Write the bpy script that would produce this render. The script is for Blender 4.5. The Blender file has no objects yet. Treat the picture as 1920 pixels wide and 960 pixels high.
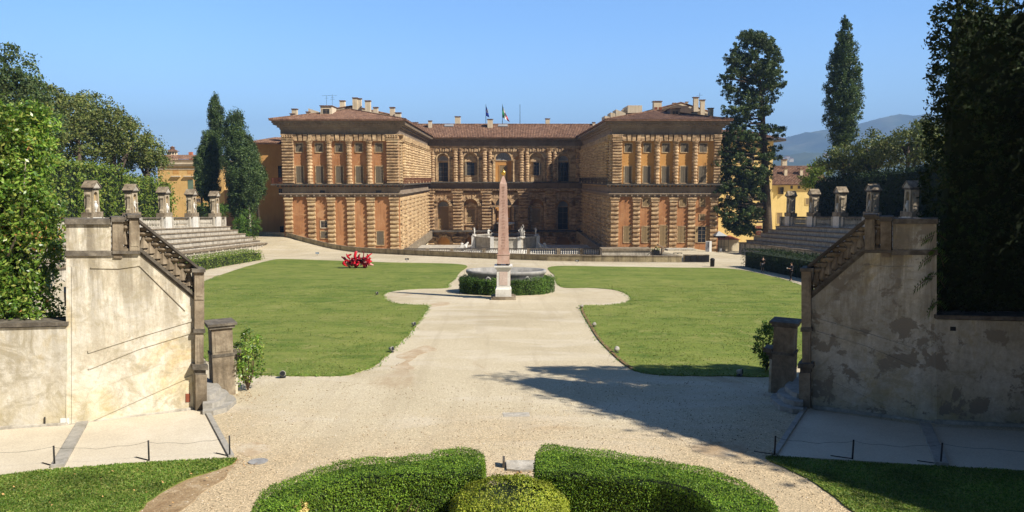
import bpy, bmesh, math, random
import numpy as np
from mathutils import Vector, Matrix
random.seed(7); rng = np.random.default_rng(7)
C = bpy.context.scene.collection
sin, cos, pi, rad = math.sin, math.cos, math.pi, math.radians

# ------------------------------------------------------------------ camera
F = 1400.0; PITCH = math.atan(146 / F); YAW = math.atan(15 / F); EYE = Vector((0, 0, 6.25))
fw = Vector((sin(YAW) * cos(PITCH), cos(YAW) * cos(PITCH), -sin(PITCH)))
rt = Vector((cos(YAW), -sin(YAW), 0)); up = rt.cross(fw)
cd = bpy.data.cameras.new('camera'); cam = bpy.data.objects.new('camera', cd); C.objects.link(cam)
cam.location = EYE; cam.rotation_euler = (pi / 2 - PITCH, 0, -YAW)
cd.lens = F / 1920 * 36; cd.sensor_width = 36; cd.clip_start = .1; cd.clip_end = 30000
bpy.context.scene.camera = cam

def ray(u, v): return fw + rt * ((u - 960) / F) + up * ((480 - v) / F)
def at(u, v, Y):                       # point of the sight line through a photo pixel at depth Y
    d = ray(u, v); return EYE + d * (Y / d.y)
def X_(u, Y, v=334): return at(u, v, Y).x
def Z_(v, Y, u=945): return at(u, v, Y).z
def G(u, v, h=0.0):                    # point on the sloping garden plane z = -0.05 y + h
    d = ray(u, v); s = (EYE.z - h) / (-d.z - .05 * d.y); return EYE + d * s
def gp(y): return -.05 * y
def ss(t): t = min(1, max(0, t)); return t * t * (3 - 2 * t)

# ------------------------------------------------------------------ objects
ORG = {}
def tag(o, label=None, cat=None, group=None, kind=None):
    if label: o['label'] = label
    if cat: o['category'] = cat
    if group: o['group'] = group
    if kind: o['kind'] = kind
    return o
def empty(name, loc, label, cat, group=None):
    o = bpy.data.objects.new(name, None); C.objects.link(o); o.location = loc; ORG[o.name] = Vector(loc)
    o.empty_display_size = .3
    return tag(o, label, cat, group)
def link_mesh(name, me, mat, parent, org):
    o = bpy.data.objects.new(name, me); C.objects.link(o)
    if mat is not None and not me.materials: me.materials.append(mat)
    if parent is not None: o.parent = parent; ORG[o.name] = org
    else: o.location = org; ORG[o.name] = Vector(org)
    return o
class MB:
    def __init__(s): s.v = []; s.f = []
    def add(s, vs, fs):
        n = len(s.v); s.v += [tuple(p) for p in vs]; s.f += [tuple(i + n for i in f) for f in fs]; return s
    def box(s, x0, x1, y0, y1, z0, z1, t=0):     # t: taper of the top
        return s.add([(x0, y0, z0), (x1, y0, z0), (x1, y1, z0), (x0, y1, z0), (x0 + t, y0 + t, z1), (x1 - t, y0 + t, z1), (x1 - t, y1 - t, z1), (x0 + t, y1 - t, z1)],
                     [(3, 2, 1, 0), (4, 5, 6, 7), (0, 1, 5, 4), (1, 2, 6, 5), (2, 3, 7, 6), (3, 0, 4, 7)])
    def prism(s, pts, vec):                       # planar polygon pushed along vec
        n = len(pts); a = [Vector(p) for p in pts]; b = [p + Vector(vec) for p in a]
        return s.add(a + b, [tuple(range(n))[::-1], tuple(range(n, 2 * n))] + [(i, (i + 1) % n, n + (i + 1) % n, n + i) for i in range(n)])
    def lathe(s, c, prof, n=12, a0=0, a1=2 * pi, sx=1, sy=1):
        full = abs(a1 - a0 - 2 * pi) < 1e-6; m = n if full else n + 1
        vs = [(c[0] + r * sx * cos(a0 + (a1 - a0) * k / n), c[1] + r * sy * sin(a0 + (a1 - a0) * k / n), c[2] + z) for r, z in prof for k in range(m)]
        fs = []
        for j in range(len(prof) - 1):
            for k in range(n):
                k2 = (k + 1) % m; fs.append((j * m + k, j * m + k2, (j + 1) * m + k2, (j + 1) * m + k))
        if full:
            fs.append(tuple(range(m))[::-1]); fs.append(tuple((len(prof) - 1) * m + k for k in range(m)))
        return s.add(vs, fs)
    def tube(s, pts, rs, n=6):
        pts = [Vector(p) for p in pts]
        if not hasattr(rs, '__len__'): rs = [rs] * len(pts)
        vs = []; m = len(pts)
        for i, p in enumerate(pts):
            d = (pts[min(i + 1, m - 1)] - pts[max(i - 1, 0)]).normalized()
            a = d.orthogonal().normalized() if i == 0 else (a - d * a.dot(d)).normalized()
            b = d.cross(a)
            vs += [p + (a * cos(2 * pi * k / n) + b * sin(2 * pi * k / n)) * rs[i] for k in range(n)]
        fs = [(i * n + k, i * n + (k + 1) % n, (i + 1) * n + (k + 1) % n, (i + 1) * n + k) for i in range(m - 1) for k in range(n)]
        fs += [tuple(range(n))[::-1], tuple((m - 1) * n + k for k in range(n))]
        return s.add(vs, fs)
    def build(s, name, mat, parent=None, org=None, smooth=False, label=None, cat=None, group=None, kind=None, local=False):
        org = ORG[parent.name] if parent is not None else Vector(org or (0, 0, 0))
        me = bpy.data.meshes.new(name)
        vs = s.v if local else [(p[0] - org.x, p[1] - org.y, p[2] - org.z) for p in s.v]
        me.from_pydata(vs, [], s.f); me.update()
        if smooth: me.shade_smooth()
        return tag(link_mesh(name, me, mat, parent, org), label, cat, group, kind)
def copy_tree(o, parent=None):
    c = o.copy(); C.objects.link(c); c.parent = parent; ORG[c.name] = ORG.get(o.name, Vector())
    for ch in [x for x in o.children]: copy_tree(ch, c)
    return c
def np_mesh(name, V, faces, mat, parent=None, org=(0, 0, 0), **kw):
    org = ORG[parent.name] if parent is not None else Vector(org)
    V = V - np.array(org); k = faces.shape[1]; me = bpy.data.meshes.new(name)
    me.vertices.add(len(V)); me.vertices.foreach_set('co', V.astype(np.float32).ravel())
    me.loops.add(faces.size); me.loops.foreach_set('vertex_index', faces.astype(np.int32).ravel())
    me.polygons.add(len(faces)); me.polygons.foreach_set('loop_start', np.arange(0, faces.size, k, dtype=np.int32))
    me.polygons.foreach_set('loop_total', np.full(len(faces), k, dtype=np.int32)); me.update(calc_edges=True)
    return tag(link_mesh(name, me, mat, parent, org), **kw)

# ------------------------------------------------------------------ materials
def nt(name):
    m = bpy.data.materials.new(name); m.use_nodes = True; t = m.node_tree; t.nodes.clear()
    return m, t, t.nodes.new('ShaderNodeOutputMaterial')
def node(t, kind, **kw):
    n = t.nodes.new(kind)
    for k, v in kw.items():
        if k.startswith('i_'): n.inputs[k[2:].replace('_', ' ')].default_value = v
        else: setattr(n, k, v)
    return n
def ramp(t, fac, stops, interp='LINEAR'):
    r = t.nodes.new('ShaderNodeValToRGB'); e = r.color_ramp.elements; r.color_ramp.interpolation = interp
    while len(e) > 1: e.remove(e[0])
    e[0].position = stops[0][0]; c = stops[0][1]; e[0].color = (*c, 1) if hasattr(c, '__len__') else (c, c, c, 1)
    for p, c in stops[1:]:
        q = e.new(p); q.color = (*c, 1) if hasattr(c, '__len__') else (c, c, c, 1)
    t.links.new(fac, r.inputs[0]); return r.outputs[0]
def coords(t, scale=(1, 1, 1), world=True):
    if world: src = t.nodes.new('ShaderNodeNewGeometry').outputs['Position']
    else: src = t.nodes.new('ShaderNodeTexCoord').outputs['Object']
    mp = t.nodes.new('ShaderNodeMapping'); mp.inputs['Scale'].default_value = scale
    t.links.new(src, mp.inputs[0]); return mp.outputs[0]
def noise(t, vec, s, d=6, rough=.6, dist=0):
    n = node(t, 'ShaderNodeTexNoise'); n.inputs['Scale'].default_value = s; n.inputs['Detail'].default_value = d
    n.inputs['Roughness'].default_value = rough; n.inputs['Distortion'].default_value = dist
    t.links.new(vec, n.inputs['Vector']); return n.outputs['Fac']
def mix(t, fac, a, b, mode='MIX'):
    n = t.nodes.new('ShaderNodeMix'); n.data_type = 'RGBA'; n.blend_type = mode
    for sock, v in ((n.inputs[0], fac), (n.inputs[6], a), (n.inputs[7], b)):
        if isinstance(v, (int, float)): sock.default_value = v
        elif isinstance(v, tuple): sock.default_value = (*v, 1)
        else: t.links.new(v, sock)
    return n.outputs[2]
def surf(t, out, col, rough=.85, h=None, bs=.3, bd=.05, spec=.25, metal=0):
    p = t.nodes.new('ShaderNodeBsdfPrincipled'); p.inputs['Roughness'].default_value = rough
    p.inputs['Specular IOR Level'].default_value = spec; p.inputs['Metallic'].default_value = metal
    if isinstance(col, tuple): p.inputs['Base Color'].default_value = (*col, 1)
    else: t.links.new(col, p.inputs['Base Color'])
    if h is not None:
        b = t.nodes.new('ShaderNodeBump'); b.inputs['Strength'].default_value = bs; b.inputs['Distance'].default_value = bd
        t.links.new(h, b.inputs['Height']); t.links.new(b.outputs[0], p.inputs['Normal'])
    t.links.new(p.outputs[0], out.inputs[0]); return p
def stone(name, dark, mid, light, s=1.2, streak=.5, rough=.85, bs=.4, bd=.04, stain=None, grain=9, stain_lo=.56, band=0):
    """weathered stone or plaster: mottling, grain, vertical streaks and soft stains"""
    m, t, out = nt(name); co = coords(t)
    base = ramp(t, noise(t, co, s, 8, .65, .3), [(.3, dark), (.5, mid), (.7, light)])
    g = noise(t, co, grain, 6, .7)
    base = mix(t, .35, base, ramp(t, g, [(.3, .25), (.7, .85)]), 'OVERLAY')
    if band: base = mix(t, band, base, ramp(t, noise(t, coords(t, (.45, .45, 1.5)), 1.6, 3, .7), [(.32, .12), (.5, .5), (.68, .86)]), 'OVERLAY')
    st = noise(t, coords(t, (2.2, 2.2, .22)), 1.3, 5, .6)
    base = mix(t, ramp(t, st, [(.5, 0.0), (.75, streak)]), base, tuple(c * .45 for c in dark))
    if stain: base = mix(t, ramp(t, noise(t, co, s * .45, 7, .7, .6), [(stain_lo, 0.0), (stain_lo + .04, .9)]), base, stain)
    surf(t, out, base, rough, g, bs, bd); return m
def plain(name, c, rough=.6, metal=0, var=.15):
    m, t, out = nt(name); co = coords(t)
    col = ramp(t, noise(t, co, 6, 4), [(.3, tuple(x * (1 - var) for x in c)), (.7, tuple(min(1, x * (1 + var)) for x in c))])
    surf(t, out, col, rough, metal=metal); return m
def leaf(name, cols, big=.35, trans=.3, rough=.5, spec=.25):
    m, t, out = nt(name); co = coords(t)
    ri = t.nodes.new('ShaderNodeNewGeometry').outputs['Random Per Island']
    n = len(cols) - 1
    a = ramp(t, ri, [(i / n, c) for i, c in enumerate(cols)])
    b = mix(t, .55, a, ramp(t, noise(t, co, big, 4, .6), [(.35, .18), (.65, .8)]), 'OVERLAY')
    p = surf(t, out, b, rough, spec=spec)
    tr = t.nodes.new('ShaderNodeBsdfTranslucent'); t.links.new(mix(t, 1.0, b, (1.0, 1.1, .55), 'MULTIPLY'), tr.inputs[0])
    ms = t.nodes.new('ShaderNodeMixShader'); ms.inputs[0].default_value = trans
    t.links.new(p.outputs[0], ms.inputs[1]); t.links.new(tr.outputs[0], ms.inputs[2]); t.links.new(ms.outputs[0], out.inputs[0])
    return m

M = {}
M['orange'] = stone('orange_plaster', (.33, .15, .065), (.42, .20, .088), (.48, .25, .12), .5, .6, .9, .15, .02, stain=(.53, .30, .15), stain_lo=.575)
M['orange2'] = stone('ochre_plaster', (.50, .25, .075), (.57, .30, .095), (.63, .35, .12), .3, .2, .9, .12, .02)
M['rust'] = stone('sandstone', (.32, .21, .115), (.465, .32, .185), (.57, .42, .255), .5, .75, .9, .6, .06, band=.75)
M['rust_light'] = stone('sandstone_pale', (.40, .27, .145), (.52, .37, .21), (.60, .45, .27), .5, .5, .9, .5, .05, band=.6)
M['frieze'] = stone('grey_frieze_stone', (.19, .145, .105), (.27, .21, .155), (.33, .27, .20), .4, .35, .9, .3, .03)
M['cream'] = stone('cream_plaster', (.58, .47, .32), (.66, .55, .40), (.72, .62, .46), .6, .4, .9, .2, .02)
M['yellow'] = stone('yellow_plaster', (.68, .50, .19), (.74, .55, .22), (.78, .60, .27), .25, .2, .9, .1, .02)
M['ochre'] = stone('ochre_gold_plaster', (.58, .36, .13), (.66, .42, .16), (.72, .48, .20), .3, .25, .9, .1, .02)
M['step'] = stone('seat_stone', (.30, .27, .22), (.46, .42, .35), (.60, .56, .48), 1.1, .75, .9, .5, .03)
M['pietra'] = stone('grey_brown_stone', (.13, .10, .065), (.25, .20, .14), (.40, .34, .245), 1.4, .85, .88, .6, .03)
M['coping'] = stone('dark_lichen_coping', (.07, .06, .048), (.13, .112, .088), (.24, .21, .165), 2.5, .5, .9, .8, .03)
M['rail'] = stone('dark_weathered_rail', (.05, .042, .036), (.09, .078, .064), (.15, .13, .105), 1, .4, .9, .5, .03)
M['marble'] = stone('white_marble', (.55, .53, .48), (.68, .66, .61), (.76, .74, .69), 1.4, .35, .5, .2, .01)
M['granite'] = stone('grey_granite', (.21, .205, .195), (.31, .30, .285), (.40, .39, .37), 1.5, .5, .6, .3, .01, grain=30)
M['pink'] = stone('pink_granite', (.42, .26, .20), (.52, .34, .275), (.60, .43, .36), 1.3, .3, .6, .4, .01, grain=25)
M['parapet'] = stone('mossy_parapet', (.24, .19, .115), (.40, .33, .20), (.52, .44, .27), .9, .9, .9, .5, .03)
M['kerb'] = stone('kerb_stone', (.25, .235, .20), (.34, .32, .28), (.42, .39, .34), 2, .1, .9, .4, .02)
M['shutter'] = plain('shutter_grey_wood', (.15, .125, .088), .7)
M['shutter_tan'] = plain('shutter_tan_wood', (.27, .19, .095), .7)
M['shutter_red'] = plain('shutter_red_brown', (.22, .065, .035), .6)
M['glass'] = plain('dark_window_glass', (.025, .028, .032), .12)
M['fan'] = plain('pale_fanlight_glass', (.30, .31, .32), .25)
M['iron'] = plain('dark_iron', (.03, .028, .026), .6)
M['rusty'] = plain('rusty_iron', (.13, .04, .022), .8)
M['black'] = plain('black_plastic', (.015, .015, .016), .5)
M['white'] = plain('white_paint', (.80, .80, .78), .5, var=.03)
M['gold'] = plain('gilded_bronze', (.75, .45, .10), .3, .8)
M['bark'] = stone('bark', (.05, .037, .026), (.09, .068, .048), (.14, .11, .08), 3, .4, .95, 1, .05)
M['palebark'] = stone('pale_bark', (.17, .145, .11), (.25, .215, .17), (.33, .29, .23), 3, .3, .95, .8, .03)
M['panel'] = stone('pale_pink_marble', (.50, .38, .32), (.58, .46, .40), (.64, .53, .47), 2, .3, .5, .2, .01)
M['brick'] = plain('red_brick', (.42, .14, .075), .9)
def roofmat():
    m, t, out = nt('terracotta_tiles'); co = coords(t)
    v = node(t, 'ShaderNodeTexVoronoi'); v.inputs['Scale'].default_value = 2.6; t.links.new(co, v.inputs['Vector'])
    sep = t.nodes.new('ShaderNodeSeparateColor'); t.links.new(v.outputs['Color'], sep.inputs[0])
    a = ramp(t, sep.outputs[0], [(0, (.12, .065, .042)), (.5, (.185, .10, .062)), (1, (.27, .165, .11))])
    b = mix(t, .5, a, ramp(t, noise(t, co, .5, 6, .7), [(.35, .25), (.65, .7)]), 'OVERLAY')
    surf(t, out, b, .9, noise(t, co, 8), .5, .04); return m
M['tiles'] = roofmat()
def plastermat(name, peel, peel_lo, k=1.0, soft=.015):
    m, t, out = nt(name); co = coords(t)
    n1 = noise(t, co, .55, 9, .68, .5)
    base = ramp(t, n1, [(.3, tuple(k * c for c in (.50, .44, .33))), (.45, tuple(k * c for c in (.62, .56, .44))), (.55, tuple(k * c for c in (.72, .675, .57))), (.68, tuple(k * c for c in (.60, .49, .29)))])
    fine = noise(t, co, 7, 8, .75)
    base = mix(t, .45, base, ramp(t, fine, [(.3, .22), (.7, .8)]), 'OVERLAY')
    # grey-black run-off streaks, stronger towards the coping
    st = noise(t, coords(t, (1.6, 1.6, .16)), 1.6, 7, .7)
    sp = t.nodes.new('ShaderNodeSeparateXYZ'); t.links.new(coords(t), sp.inputs[0])
    mr = node(t, 'ShaderNodeMapRange'); mr.inputs[1].default_value = .5; mr.inputs[2].default_value = 5.0
    mr.inputs[3].default_value = .15; mr.inputs[4].default_value = .95; t.links.new(sp.outputs[2], mr.inputs[0])
    mm = node(t, 'ShaderNodeMath', operation='MULTIPLY'); t.links.new(ramp(t, st, [(.42, 0.), (.58, 1.)]), mm.inputs[0]); t.links.new(mr.outputs[0], mm.inputs[1])
    base = mix(t, mm.outputs[0], base, (.19, .16, .115))
    # blotchy grey patches
    base = mix(t, ramp(t, noise(t, co, 1.15, 8, .75, .9), [(.50, 0.), (.62, .7)]), base, (.36, .31, .21))
    # yellow algae band at the foot
    mr2 = node(t, 'ShaderNodeMapRange'); mr2.inputs[1].default_value = .3; mr2.inputs[2].default_value = -1.2
    mr2.inputs[3].default_value = 0; mr2.inputs[4].default_value = .45; t.links.new(sp.outputs[2], mr2.inputs[0])
    m2 = node(t, 'ShaderNodeMath', operation='MULTIPLY'); t.links.new(mr2.outputs[0], m2.inputs[0]); t.links.new(ramp(t, noise(t, co, .8, 5), [(.4, 0.), (.6, 1.)]), m2.inputs[1])
    base = mix(t, m2.outputs[0], base, (.62, .50, .19))
    pl = ramp(t, noise(t, co, 1.2, 10, .68, .25), [(peel_lo, 0.), (peel_lo + soft, 1.)])
    base = mix(t, pl, base, peel)
    # hairline cracks
    vo = node(t, 'ShaderNodeTexVoronoi', feature='DISTANCE_TO_EDGE'); vo.inputs['Scale'].default_value = .3
    wv = mix(t, .35, coords(t), noise(t, co, 2.5, 5), 'ADD'); t.links.new(wv, vo.inputs['Vector'])
    base = mix(t, ramp(t, vo.outputs[0], [(0, .3), (.003, 0.)]), base, (.22, .18, .13))
    hh = mix(t, .5, fine, pl, 'SUBTRACT')
    surf(t, out, base, .92, hh, .55, .03); return m
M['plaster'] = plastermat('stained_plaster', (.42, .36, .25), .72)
M['plaster_shaded'] = plastermat('shaded_peeling_plaster', (.29, .25, .19), .54, .84, .035)  # peeling patches, plus base colour dimmed for the shaded side

def groundmat():
    m, t, out = nt('gravel'); co = coords(t)
    big = ramp(t, noise(t, co, .12, 7, .6, .6), [(.3, (.45, .38, .255)), (.5, (.53, .455, .315)), (.7, (.59, .515, .375))])
    v = node(t, 'ShaderNodeTexVoronoi'); v.inputs['Scale'].default_value = 34; t.links.new(co, v.inputs['Vector'])
    sep = t.nodes.new('ShaderNodeSeparateColor'); t.links.new(v.outputs['Color'], sep.inputs[0])
    peb = ramp(t, sep.outputs[0], [(0, .3), (.15, .44), (.85, .54), (1, .78)])
    col = mix(t, .7, big, peb, 'OVERLAY')
    col = mix(t, .35, col, ramp(t, noise(t, co, 30, 3, .8), [(.3, .2), (.7, .8)]), 'OVERLAY')
    # worn brown hollows and pale trodden tracks
    col = mix(t, ramp(t, noise(t, coords(t, (1, .7, 1)), .16, 8, .68, 1.2), [(.59, 0.), (.66, .5)]), col, (.37, .26, .155))
    col = mix(t, ramp(t, noise(t, coords(t, (.5, 1.2, 1)), .35, 5, .6, .6), [(.52, 0.), (.62, .3)]), col, (.66, .60, .50))
    sp = t.nodes.new('ShaderNodeSeparateXYZ'); t.links.new(co, sp.inputs[0])
    mr = node(t, 'ShaderNodeMapRange'); mr.inputs[1].default_value = 25.5; mr.inputs[2].default_value = 17; t.links.new(mix(t, .12, sp.outputs[1], noise(t, co, .3, 6, .7, 1.)), mr.inputs[0])
    dd = node(t, 'ShaderNodeMath', operation='ADD'); nn_ = node(t, 'ShaderNodeMath', operation='MULTIPLY'); nn_.inputs[1].default_value = 14
    t.links.new(noise(t, co, .25, 7, .7, .8), nn_.inputs[0]); t.links.new(sp.outputs[1], dd.inputs[0]); t.links.new(nn_.outputs[0], dd.inputs[1])
    mr.inputs[1].default_value = 31; mr.inputs[2].default_value = 24; t.links.new(dd.outputs[0], mr.inputs[0])
    coarse = mix(t, .8, (.47, .355, .215), ramp(t, sep.outputs[0], [(0, .12), (.2, .4), (.75, .6), (1, .95)]), 'OVERLAY')
    fm = node(t, 'ShaderNodeMath', operation='MULTIPLY'); fm.inputs[1].default_value = .7; t.links.new(mr.outputs[0], fm.inputs[0])
    col = mix(t, fm.outputs[0], col, coarse)
    # faint wheel ruts along the drive
    rut = noise(t, coords(t, (1.3, .05, 1)), 1.0, 4, .6, .5); col = mix(t, ramp(t, rut, [(.52, 0.), (.62, .35)]), col, (.42, .35, .24))
    hh = mix(t, .5, v.outputs['Distance'], noise(t, co, 5, 6, .7))
    surf(t, out, col, .95, hh, .45, .03, spec=.1); return m
M['gravel'] = groundmat()
def lawnmat():
    m, t, out = nt('mown_grass'); co = coords(t)
    a = ramp(t, noise(t, co, .22, 7, .65, .5), [(.3, (.095, .15, .024)), (.5, (.145, .19, .036)), (.66, (.205, .235, .055)), (.8, (.30, .275, .10))])
    f = noise(t, coords(t, (1, .6, 1)), 9, 6, .8)
    a = mix(t, .7, a, ramp(t, f, [(.3, .2), (.7, .82)]), 'OVERLAY')
    # mowing and watering lines across the slope
    b = noise(t, coords(t, (.04, .8, 1)), 1.2, 5, .6, .3)
    a = mix(t, ramp(t, b, [(.46, 0.), (.62, .6)]), a, (.22, .235, .06))
    a = mix(t, ramp(t, noise(t, co, .55, 6, .7, .4), [(.52, 0.), (.66, .6)]), a, (.055, .11, .016))
    a = mix(t, ramp(t, noise(t, co, .8, 8, .75, 1), [(.54, 0.), (.66, .7)]), a, (.29, .27, .10))
    surf(t, out, a, .9, f, .6, .04, spec=.1); return m
M['lawn'] = lawnmat()
M['soil'] = stone('brown_soil', (.12, .075, .035), (.19, .12, .055), (.28, .19, .10), 3, 0, .95, .8, .03)
M['slab'] = stone('concrete_apron', (.50, .435, .33), (.57, .50, .385), (.63, .56, .445), .5, 0, .9, .25, .01, grain=22)
M['grass'] = leaf('grass_blades', [(.075, .155, .018), (.13, .23, .03), (.20, .30, .05), (.34, .35, .10)], .6, .3)
M['turf'] = leaf('turf_blades', [(.10, .15, .025), (.14, .20, .035), (.19, .235, .05), (.30, .28, .10)], .5, .25)
M['laurel'] = leaf('laurel_leaves', [(.04, .10, .012), (.085, .18, .02), (.15, .26, .03), (.23, .34, .05), (.33, .33, .08)], .6, .3, .35, .5)
M['boxleaf'] = leaf('box_leaves', [(.055, .12, .01), (.10, .20, .016), (.17, .29, .025), (.27, .38, .045)], 1.2, .25)
M['boxyellow'] = leaf('golden_box_leaves', [(.14, .20, .015), (.24, .30, .025), (.34, .39, .04), (.46, .47, .07)], 1.2, .25)
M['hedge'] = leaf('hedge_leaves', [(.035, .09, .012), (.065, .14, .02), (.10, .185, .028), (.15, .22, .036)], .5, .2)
M['hedge_lit'] = leaf('sunlit_hedge_leaves', [(.08, .14, .016), (.13, .21, .026), (.19, .26, .036), (.27, .29, .06)], .35, .25)  # lit copy of the hedge leaves, sunlight put into the green
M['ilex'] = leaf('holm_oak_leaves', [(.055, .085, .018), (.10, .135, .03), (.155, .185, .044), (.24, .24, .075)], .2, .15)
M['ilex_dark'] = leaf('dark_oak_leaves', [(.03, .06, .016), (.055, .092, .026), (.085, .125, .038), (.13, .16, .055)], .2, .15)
M['cypress'] = leaf('cypress_leaves', [(.03, .06, .016), (.05, .088, .024), (.075, .12, .034), (.11, .155, .05)], .4, .1)
M['darkhedge'] = leaf('shade_dark_yew_leaves', [(.010, .022, .007), (.018, .036, .010), (.028, .05, .014), (.045, .052, .02)], .5, .1, .65, .12)  # dark yew green, lowered further in colour to stand in for shade
M['core'] = plain('foliage_shade', (.018, .028, .009), .95)  # solid filler inside hedges, inner shade put into its dark colour
M['twig'] = plain('brown_twig', (.10, .065, .04), .9)

# ------------------------------------------------------------------ foliage helpers
def leaves(name, P, N, size, mat, parent=None, org=(0, 0, 0), aspect=.5, jit=.8, upb=0, **kw):
    n = len(P); size = np.broadcast_to(size, (n,)) * rng.uniform(.6, 1.3, n)
    d = N + rng.normal(0, jit, (n, 3)); d[:, 2] += upb; d /= np.linalg.norm(d, axis=1)[:, None] + 1e-9
    a = np.cross(d, rng.normal(0, 1, (n, 3))); a /= np.linalg.norm(a, axis=1)[:, None] + 1e-9
    b = np.cross(d, a)
    # leaf axis: b, blade normal: d ; tip leans outwards
    L = (b * .85 + d * .35) * size[:, None]; W = a * (size * aspect)[:, None] * .5
    V = np.empty((n, 4, 3)); V[:, 0] = P - L * .5; V[:, 1] = P + W - d * (size * .06)[:, None]; V[:, 2] = P + L * .5; V[:, 3] = P - W - d * (size * .06)[:, None]
    Fc = np.arange(n * 4).reshape(n, 4)
    return np_mesh(name, V.reshape(-1, 3), Fc, mat, parent, org, **kw)
def on_box(x0, x1, y0, y1, z0, z1, dens, bump=.12, slope=0, faces='nswet'):
    """random points with normals on the faces of a hedge box; slope tilts it with the ground"""
    out = []
    A = {'s': (x1 - x0) * (z1 - z0), 'n': (x1 - x0) * (z1 - z0), 'w': (y1 - y0) * (z1 - z0), 'e': (y1 - y0) * (z1 - z0), 't': (x1 - x0) * (y1 - y0)}
    for f in faces:
        n = int(A[f] * dens); a, b = rng.random(n), rng.random(n); o = np.abs(rng.normal(0, bump, n)) * np.sign(rng.random(n) - .4)
        p = np.empty((n, 3)); nn = np.zeros((n, 3))
        if f in 'sn': p[:, 0] = x0 + a * (x1 - x0); p[:, 2] = z0 + b * (z1 - z0); p[:, 1] = (y0 - o) if f == 's' else (y1 + o); nn[:, 1] = -1 if f == 's' else 1
        elif f in 'we': p[:, 1] = y0 + a * (y1 - y0); p[:, 2] = z0 + b * (z1 - z0); p[:, 0] = (x0 - o) if f == 'w' else (x1 + o); nn[:, 0] = -1 if f == 'w' else 1
        else: p[:, 0] = x0 + a * (x1 - x0); p[:, 1] = y0 + b * (y1 - y0); p[:, 2] = z1 + o; nn[:, 2] = 1
        out.append((p, nn))
    P = np.vstack([o[0] for o in out]); N = np.vstack([o[1] for o in out])
    P += np.sin(P[:, [1, 2, 0]] * 1.7 + 1.3) * bump * .9 + np.sin(P[:, [2, 0, 1]] * 3.9) * bump * .5
    P[:, 2] += slope * (P[:, 1] - y0); return P, N
def hedge_box(name, x0, x1, y0, y1, z0, z1, dens, size, mat, label, cat='hedge', slope=0, bump=.12, group=None, faces='nswet'):
    t = empty(name, ((x0 + x1) / 2, y0, z0), label, cat, group)
    i = min(.35, (x1 - x0) * .2); mb = MB().box(x0 + i, x1 - i, y0 + i, y1 - i, z0 - .3, z1 - i)
    mb.v = [(p[0], p[1], p[2] + slope * (p[1] - y0)) for p in mb.v]
    mb.build('shade_core', M['core'], t)
    P, N = on_box(x0, x1, y0, y1, z0, z1, dens, bump, slope, faces)
    leaves('foliage', P, N, size, mat, t); return t
def rosettes(P, N, per, rad_):
    n = len(P); q = rng.normal(0, 1, (n, per, 3)); q /= np.linalg.norm(q, axis=2)[:, :, None]; q += N[:, None, :] * .7
    r = rad_ * rng.uniform(.5, 1.4, n)[:, None, None] * rng.random((n, per, 1)) ** .5; c = P + N * (rng.random(n) ** 2 * rad_ * .9 - rad_ * .6)[:, None]
    return (c[:, None, :] + q * r).reshape(-1, 3), (q + N[:, None, :] * .5).reshape(-1, 3)
def clumps(blobs, nclump, per, cr, shell=.55, flat=1.0):
    """leaf points grouped in clumps inside ellipsoids (cx,cy,cz,rx,ry,rz)"""
    vol = np.array([b[3] * b[4] * b[5] for b in blobs]) ** .67; vol /= vol.sum()
    Ps, Ns = [], []
    for b, w in zip(blobs, vol):
        k = max(3, int(nclump * w)); d = rng.normal(0, 1, (k, 3)); d /= np.linalg.norm(d, axis=1)[:, None]
        r = shell + (1.03 - shell) * rng.random(k) ** .6
        c = np.array(b[:3]) + d * r[:, None] * np.array(b[3:6])
        s = cr * rng.uniform(.5, 1.35, k)
        for i in range(k):
            q = rng.normal(0, 1, (per, 3)); q /= np.linalg.norm(q, axis=1)[:, None]
            rr = rng.random(per) ** .4
            p = c[i] + q * (rr * s[i])[:, None] * np.array([1, 1, flat]); Ps.append(p); Ns.append(q * .8 + d[i] * .5)
    return np.vstack(Ps), np.vstack(Ns)
def tree(name, base, trunk, blobs, nclump, per, cr, lsize, mat, label, group=None, cat='tree', bark='bark', limbs=5, shell=.55, core=.5, flat=.8, aspect=.6):
    t = empty(name, base, label, cat, group); mb = MB()
    bx, by, bz = base; top = trunk[-1]
    mb.tube([Vector(base) + Vector(p[:3]) for p in trunk], [p[3] for p in trunk], 8)
    for i in range(limbs):
        b = blobs[i % len(blobs)]; k = random.uniform(.35, .9); s = Vector(base) + Vector(trunk[0][:3]).lerp(Vector(top[:3]), k)
        e = Vector((b[0] + random.uniform(-.5, .5) * b[3], b[1] + random.uniform(-.5, .5) * b[4], b[2] + random.uniform(-.3, .5) * b[5]))
        mid = s.lerp(e, .5) + Vector((0, 0, .3)); r = trunk[-1][3] * .9 + .05
        mb.tube([s, mid, e], [r, r * .7, r * .3], 6)
    mb.build('trunk', M[bark], t, smooth=True)
    P, N = clumps(blobs, nclump, per, cr, shell, flat)
    cr_ = leaves('crown', P, N, lsize, mat, t, aspect=aspect)
    if core:
        k = int(len(P) * .12); ii = rng.integers(0, len(P), k); Q = []
        cc = np.array([b[:3] for b in blobs]); 
        for b in blobs:
            n = int(140 * core); d = rng.normal(0, 1, (n, 3)); d /= np.linalg.norm(d, axis=1)[:, None]
            Q.append(np.array(b[:3]) + d * (rng.random(n) ** .5 * .62)[:, None] * np.array(b[3:6]))
        Q = np.vstack(Q); leaves('inner_foliage', Q, rng.normal(0, 1, Q.shape), lsize * 2.2, mat, t, aspect=.9)
    return t

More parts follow.
